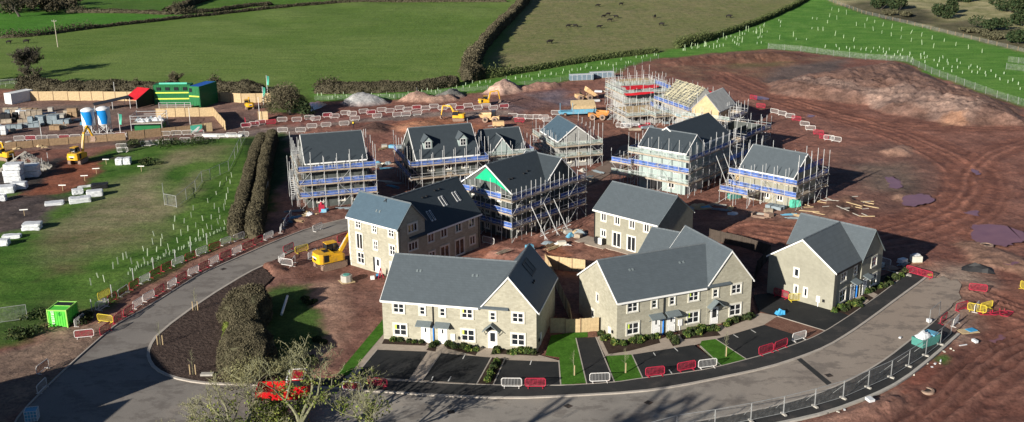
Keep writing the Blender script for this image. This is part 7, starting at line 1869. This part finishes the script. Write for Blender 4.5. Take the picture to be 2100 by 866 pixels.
for p,r,h,l in (((285,299),2.6,1.2,'green bramble mound along the meadow top edge'),((345,299),3.4,1.5,'dark bramble mound along the meadow top edge'),((400,296),3.0,1.3,'bramble mound nearer the tall hedge'),((300,336),2.2,.9,'low nettle clump right of the white bags'),((170,664),2.0,1.0,'weedy clump behind the bright green container'),((45,690),2.6,1.0,'dark weeds by the far left mesh panel'),((80,650),2.2,.9,'low weeds left of the bright green container'),
                ((640,745),1.0,.6,'green tuft at the lower edge of the shaded hollow'),((655,700),.9,.5,'weeds at the right edge of the shaded hollow'),((630,620),.9,.5,'sunlit weeds at the top right of the shaded hollow')):
    bush(p,r,h,l,'shrub2' if r<3 else 'scrubleaf',.22,500,'bramble',stem=False,cat='weeds')
for p,r,h,l in (((18,26),7,6,'dark thicket at the top left corner'),((66,22),6,6,'dark thicket left of the small white gap at the top left'),((95,20),5,5,'bare brown thicket at the top left'),((122,24),5.5,4.5,'round bush in front of the far thicket at the top left'),((142,12),5,5,'brown thicket right of the round far bush'),((362,25),4,3,'dark bush at the bend of the far hedge')):
    bush(p,r,h,l,'hedgefar',.7,900)
# --- bare trees
bare_tree((55,153),8.2,1.5,'wide bare oak standing in the lower left of the olive field','bark2','hedgefar',3,6,.42,twn=2600,tws=.10,tw_el=8,wide=1.25,thin=.03)
bare_tree((40,36),10.5,1.4,'tall bare tree at the top left edge of the bright field','bark2','hedgefar',5,6,.4,twn=2200,tws=.12,tw_el=8,wide=1.2,thin=.035)
bare_tree((-75,178),11,1.3,'bare tree just outside the left edge, its shadow on the olive field','bark2','hedgefar',8,5,.45,twn=1800,tws=.12,tw_el=8)
bare_tree((70,178),6.,1.3,'bare hedgerow tree left of the long hoarding','bark2','hedgefar',18,5,.25,twn=900,tws=.10,tw_el=8,thin=.03)
bare_tree((362,186),5.2,1.4,'small pale bare tree rising behind the green cabins','bark','hedge',9,5,.16,twn=1200,tws=.09,tw_el=8,wide=1.2)
for p,s,l in (((258,190),21,'middle of three pale bare saplings in the hedge behind the hoarding'),((285,190),22,'rightmost of three pale bare saplings in the hedge behind the hoarding'),((225,190),23,'leftmost of three pale bare saplings in the hedge behind the hoarding')): bare_tree(p,3.6,.8,l,'bark','hedge',s,3,.10,twn=200,tws=.10,tw_el=7)
bare_tree((605,925),8.9,1.7,'sprawling bare ivy clad tree in front of the red lorry','bark','twig',31,5,.115,twn=2300,tws=.028,ivy=700,fork=.16,tw_el=12,thin=.010,wide=1.6,side=.45,decay=.60)
bare_tree((520,930),7.6,1.5,'pale green twiggy tree left of the sprawling ivy clad one','bark','twig',33,5,.15,twn=2800,tws=.028,ivy=500,fork=.18,tw_el=11,thin=.010,wide=1.5,side=.5,decay=.56)
bare_tree((455,928),5.4,1.5,'dense pale green thicket tree leftmost at the bottom edge','bark','twig',35,5,.12,twn=2600,tws=.028,ivy=400,fork=.18,tw_el=10,thin=.010,wide=1.5,side=.5,decay=.56)
bare_tree((768,918),7.6,.75,'slender bare tree in front of the first parking bay','bark','twig',38,5,.16,twn=420,tws=.026,ivy=420,fork=.22,tw_el=11,thin=.012,wide=.95,side=.4,decay=.6)
bush((520,790),2.6,3.2,'twiggy olive bush at the near end of the broad hedge','twig',.05,1500,'twiggy_bush',cat='bush')
bush((590,772),2.0,2.2,'light green twiggy shrub between the hedge and the dirt path','twig',.05,1000,'twiggy_bush',cat='bush')
bush((480,800),2.2,2.4,'pale twiggy shrub at the kerb below the bark mulch','twig',.05,1000,'twiggy_bush',cat='bush')
bush((560,880),3.0,3.5,'bright ivy thicket at the bottom edge','ivy',.17,2600,'twiggy_bush',cat='bush')
# tall trees below the view whose shadows cross the crescent road
bare_tree((-37,41),28,1.2,'tall bare tree below the view, its branch shadows on the crescent road',None or 'bark2','hedge',41,4,.9,px=False,twn=1500,tws=.14,tw_el=8,zb=0,thin=.13,wide=1.3)
bare_tree((-42,40.5),24.5,1.2,'second tall bare tree below the view, left of the first','bark2','hedge',43,4,.9,px=False,twn=1500,tws=.14,tw_el=8,zb=0,thin=.13,wide=1.3)
# --- garden shrubs
SP=[]
for kx in range(5):
    k=30+kx*6; q=NR.normal(size=(150,3)); q/=np.linalg.norm(q,axis=1)[:,None]; q*=(.30+.14*NR.random(150))[:,None]; q[:,2]=np.abs(q[:,2])*1.25+.03; q[:,:2]*=(.85+.4*NR.random())
    SP.append((cards_mesh('foliage',q,.17,M['shrub' if kx%2 else 'shrub2'],1.4), 0))
sm=MB(); 
for _ in range(4): sm.bar((0,0,-.02),(R.uniform(-.15,.15),R.uniform(-.15,.15),.4),.015,3)
SM=sm.mesh('stem',M['bark2'])
def shrubs(line,n,where,jit=.35,sc=(.65,1.1)):
    L=atl(line)
    for i in range(n):
        f=(i+.5)/n*(len(L)-1); j=min(int(f),len(L)-2); f-=j; x=L[j][0]+(L[j+1][0]-L[j][0])*f+R.uniform(-jit,jit); y=L[j][1]+(L[j+1][1]-L[j][1])*f+R.uniform(-jit,jit)
        t=thing('garden_shrub',(x,y,.11),R.uniform(0,6),'small evergreen shrub '+where,'shrub','shrubs '+where); s=R.uniform(*sc); t.scale=(s,s,s*R.uniform(.8,1.2))
        link('foliage',R.choice(SP)[0],t); link('stem',SM,t)
shrubs([(795,698),(868,705)],6,'under the first ground floor window of the left terrace'); shrubs([(882,715),(892,709)],4,'between the two white doors of the left terrace',.2); shrubs([(920,712),(976,721)],8,'under the middle window of the left terrace')
shrubs([(1012,728),(1026,719)],3,'right of the gabled porch door of the left terrace'); shrubs([(1042,727),(1100,728)],7,'under the right window of the left terrace'); shrubs([(1022,742),(995,786)],11,'of the strip between two black parking bays',.2)
shrubs([(1232,688),(1266,708)],9,'at the gable foot of the right terrace',.5); shrubs([(1278,709),(1345,693)],12,'under the left window of the right terrace',.5); shrubs([(1370,689),(1386,706)],6,'between the two white doors of the right terrace',.25)
shrubs([(1398,690),(1465,674)],15,'under the middle window of the right terrace',.7); shrubs([(1486,668),(1545,648)],11,'at the right end of the right terrace',.5)
shrubs([(1716,640),(1765,620)],14,'at the near corner of the corner house',.8); shrubs([(1778,606),(1798,590)],4,'between the two paths of the corner house',.2); shrubs([(1805,592),(1855,560)],14,'at the far side of the corner house paths',.7)
# --- staked saplings
def sapling(p,label,h=2.6,two=True,z0=.11):
    x,y=at(*p); t=thing('sapling',(x,y,z0),0,label,'young tree')
    m=MB(); m.bar((0,0,0),(.02,0,h),.03,4,0,.012)
    for k in range(14):
        z0_=h*(.45+.55*k/14); a=R.uniform(0,6.3); m.bar((0,0,z0_),(.5*math.cos(a)*(1-k/20),.5*math.sin(a)*(1-k/20),z0_+.45),.012,3)
    m.build('trunk',M['bark'],t)
    for s in ((-.3,.3) if two else (.12,)):
        m=MB(); m.bar((s,0,-.1),(s,0,1.15),.05,5); m.build('stake',M['timber'],t)
    if two: m=MB(); m.bar((-.3,0,1.0),(.3,0,1.0),.025,4); m.build('tie',M['black'],t)
sapling((401,638),'sapling between two stakes at the upper end of the bark mulch bed'); sapling((329,709),'sapling between two stakes at the round kerb of the bark mulch bed'); sapling((396,770),'sapling between two stakes nearest the pale slab on the mulch')
sapling((1176,772),'thin staked sapling on the lawn left of the narrow driveway',two=False); sapling((1281,767),'thin staked sapling on the lawn right of the narrow driveway',two=False); sapling((1487,733),'thin staked sapling on the small lawn between the parking bays',two=False)
# --- tree guards
gm_=MB(); gm_.bar((0,0,0),(0,0,1.0),.05,6); gm_.bar((.1,0,0),(.1,0,1.0),.03,4); GT=gm_.mesh('tree_guard',M['guard'])
gm_=MB(); gm_.bar((0,0,0),(0,0,.75),.07,6); gm_.bar((.1,0,0),(.1,0,.7),.025,4); GS=gm_.mesh('tree_guard',plain('white guard plastic',(.42,.52,.36),.6,0,.1,2))
gm_=MB(); gm_.bar((0,0,0),(0,0,1.6),.075,6); gm_.bar((.12,0,0),(.12,0,1.3),.04,4); GL=gm_.mesh('tree_guard',plain('pale green mesh guard',(.36,.46,.28),.7,0,.15,2))
def guard(px,py,me,label,group,sc=1.0):
    x,y=at(px,py); o=link('tree_guard',me,None,(x,y,gz(x,y)-.02),R.uniform(0,6)); s=sc*R.uniform(.85,1.15); o.scale=(sc*.85,sc*.85,s*R.uniform(.75,1.05)); o.rotation_euler=(R.gauss(0,.09),R.gauss(0,.09),R.uniform(0,6)); tag(o,label,'tree guard',group)
for a,b in ((80,110),(155,125),(235,155),(55,180),(135,205),(35,245),(340,275),(430,300),(518,325),(607,355),(705,380),(805,410),(913,440),(1030,472),(1148,508),(450,222),(530,245),(617,278),(710,300),(810,328),(910,355),(1022,385),(1135,415),(1262,443),(1383,485),(1515,517),(1660,555),(115,378),(205,405),(310,435)):
    guard(1690+a/5.122,b/5.122,GL,'tall pale green tree guard in the spaced rows on the planted slope','tall tree guards on the planted slope')
for a,b in ((10,490),(130,480),(160,510),(235,495),(265,520),(318,495),(385,515),(440,500),(440,520),(492,540),(520,505),(557,525),(583,493),(620,510),(622,540),(655,550),(640,575),(685,515),(703,600),(740,575),(770,545),(800,575),(820,610),(820,525),(905,560),(893,585),(925,615),(913,640),(1013,570),(1017,605),(1050,560),(1057,605),(1080,595),(1060,650),(1155,630),(1190,685),(1213,610),(1250,600),(1205,640),(1292,640),(1302,668),(1253,720),(1343,700),(1342,745),(1397,635),(1400,705),(1430,660),(1452,760),(1520,715),(1540,685),(1550,750),(1612,700),(1635,725),(1610,760),(1692,762),(1755,740),(1890,765),(1700,790),(1800,800),(1850,830),(1930,860),(1980,840),(2040,880),(2060,930)):
    guard(1690+a/5.122,(b+14)/5.122,GS,'small white tree guard in the scattered belt above the mesh fence of the spoil heap','white tree guards above the spoil heap',1.2)
for i in range(64):
    f=R.random(); px=1400+f*290; top=98-f*88; bot=106-f*20; py=top+(bot-top)*(.1+.85*R.random())
    if py<6: continue
    guard(px,py,GS if i%3 else GL,'white tree guard in the wedge of bright grass beside the dry pasture','white tree guards beside the pasture',1.15)
for i in range(86):
    f=(i+R.random())/86; px=650+f*700; base=206 if px<810 else (206-(px-810)*.14 if px<1000 else 183-(px-1000)*.17); py=base-R.uniform(2,13)
    guard(px,py,GS,'white tree guard in the narrow grass strip behind the sand heaps','white tree guards behind the sand heaps',1.1)
for a,b in ((945,600),(995,615),(938,650),(960,695),(880,690),(755,745),(810,770),(695,800),(600,855),(1035,685),(1020,705),(1065,560),(1110,595),(1165,635),(1068,510),(1128,520),(1173,485),(1185,440),(1243,505),(1245,580),(1272,555),(1295,495),(1275,395),(1315,430),(1342,455),(1348,495),(1340,525),(1380,530),(1375,440),(1380,405),(1388,375),(1397,335),(1345,295),(1325,345),(1390,260),(1410,280),(1420,240),(890,760),(850,790),(725,770),(640,880),(560,900),(780,735),(1200,545),(1150,570),(905,720),(985,660),(1090,640),(1215,600),(1300,560)):
    guard(a/2.987,280+(b+12)/2.987,GT,'white tree guard on the meadow above the left road','white tree guards on the meadow',1.0)
for i in range(40):
    f=i/40; px=265+f*200+R.uniform(-3,3); py=566-f*92+R.uniform(-8,-2); guard(px,py,GS,'short white guard in the dense line along the meadow fence','short guards along the meadow fence',.75)
for p in ((20,172),(30,174),(12,178),(40,178)): guard(p[0],p[1],GT,'white stake in the railed pen at the far left','stakes in the pen')
# ---------------------------------------------------------------- CAMERA, SUN, SKY
cam=bpy.data.cameras.new('camera'); co_=bpy.data.objects.new('camera',cam); COL.objects.link(co_)
cam.sensor_width=36; cam.lens=F_PX/2100*36; cam.clip_start=.5; cam.clip_end=8000
fw=Vector((0,math.cos(TH),-math.sin(TH))); up=Vector((0,math.sin(TH),math.cos(TH))); rt=Vector((1,0,0))
c,s=math.cos(ROLL),math.sin(ROLL)
# image x axis = c*right + s*down(-up) ; see at()
ix=rt*c-(-up)*s*1.0; iy=rt*s+(-up)*c
ix=rt*c+(-up)*(-s); 
Mx=Matrix((ix,-iy,-fw)).transposed().to_4x4()
co_.matrix_world=Matrix.Translation((0,0,HC))@Mx
scn.camera=co_
sun=bpy.data.lights.new('sun','SUN'); so=bpy.data.objects.new('sun',sun); COL.objects.link(so)
AZ,EL=math.radians(41.0),math.radians(19.2)
d=Vector((math.sin(AZ)*math.cos(EL),math.cos(AZ)*math.cos(EL),-math.sin(EL)))
so.rotation_euler=d.to_track_quat('-Z','Y').to_euler(); sun.energy=5.0; sun.angle=math.radians(.5); sun.color=(1.,.93,.82)
so.location=(-60,-60,60)
w=bpy.data.worlds.new('World'); scn.world=w; w.use_nodes=True
nt=w.node_tree; bg=nt.nodes['Background']; sk=nt.nodes.new('ShaderNodeTexSky'); sk.sky_type='NISHITA'; sk.sun_disc=False
sk.sun_elevation=EL; sk.sun_rotation=math.atan2(-d.x,-d.y); sk.altitude=50; sk.air_density=.55; sk.dust_density=.1; sk.ozone_density=1.5
nt.links.new(sk.outputs[0],bg.inputs['Color']); bg.inputs['Strength'].default_value=.05
scn.view_settings.view_transform='Standard'; scn.view_settings.look='None'; scn.view_settings.exposure=0.68; scn.view_settings.gamma=1
scn.render.engine='CYCLES'; scn.cycles.max_bounces=5; scn.cycles.transparent_max_bounces=12; scn.cycles.use_denoising=True
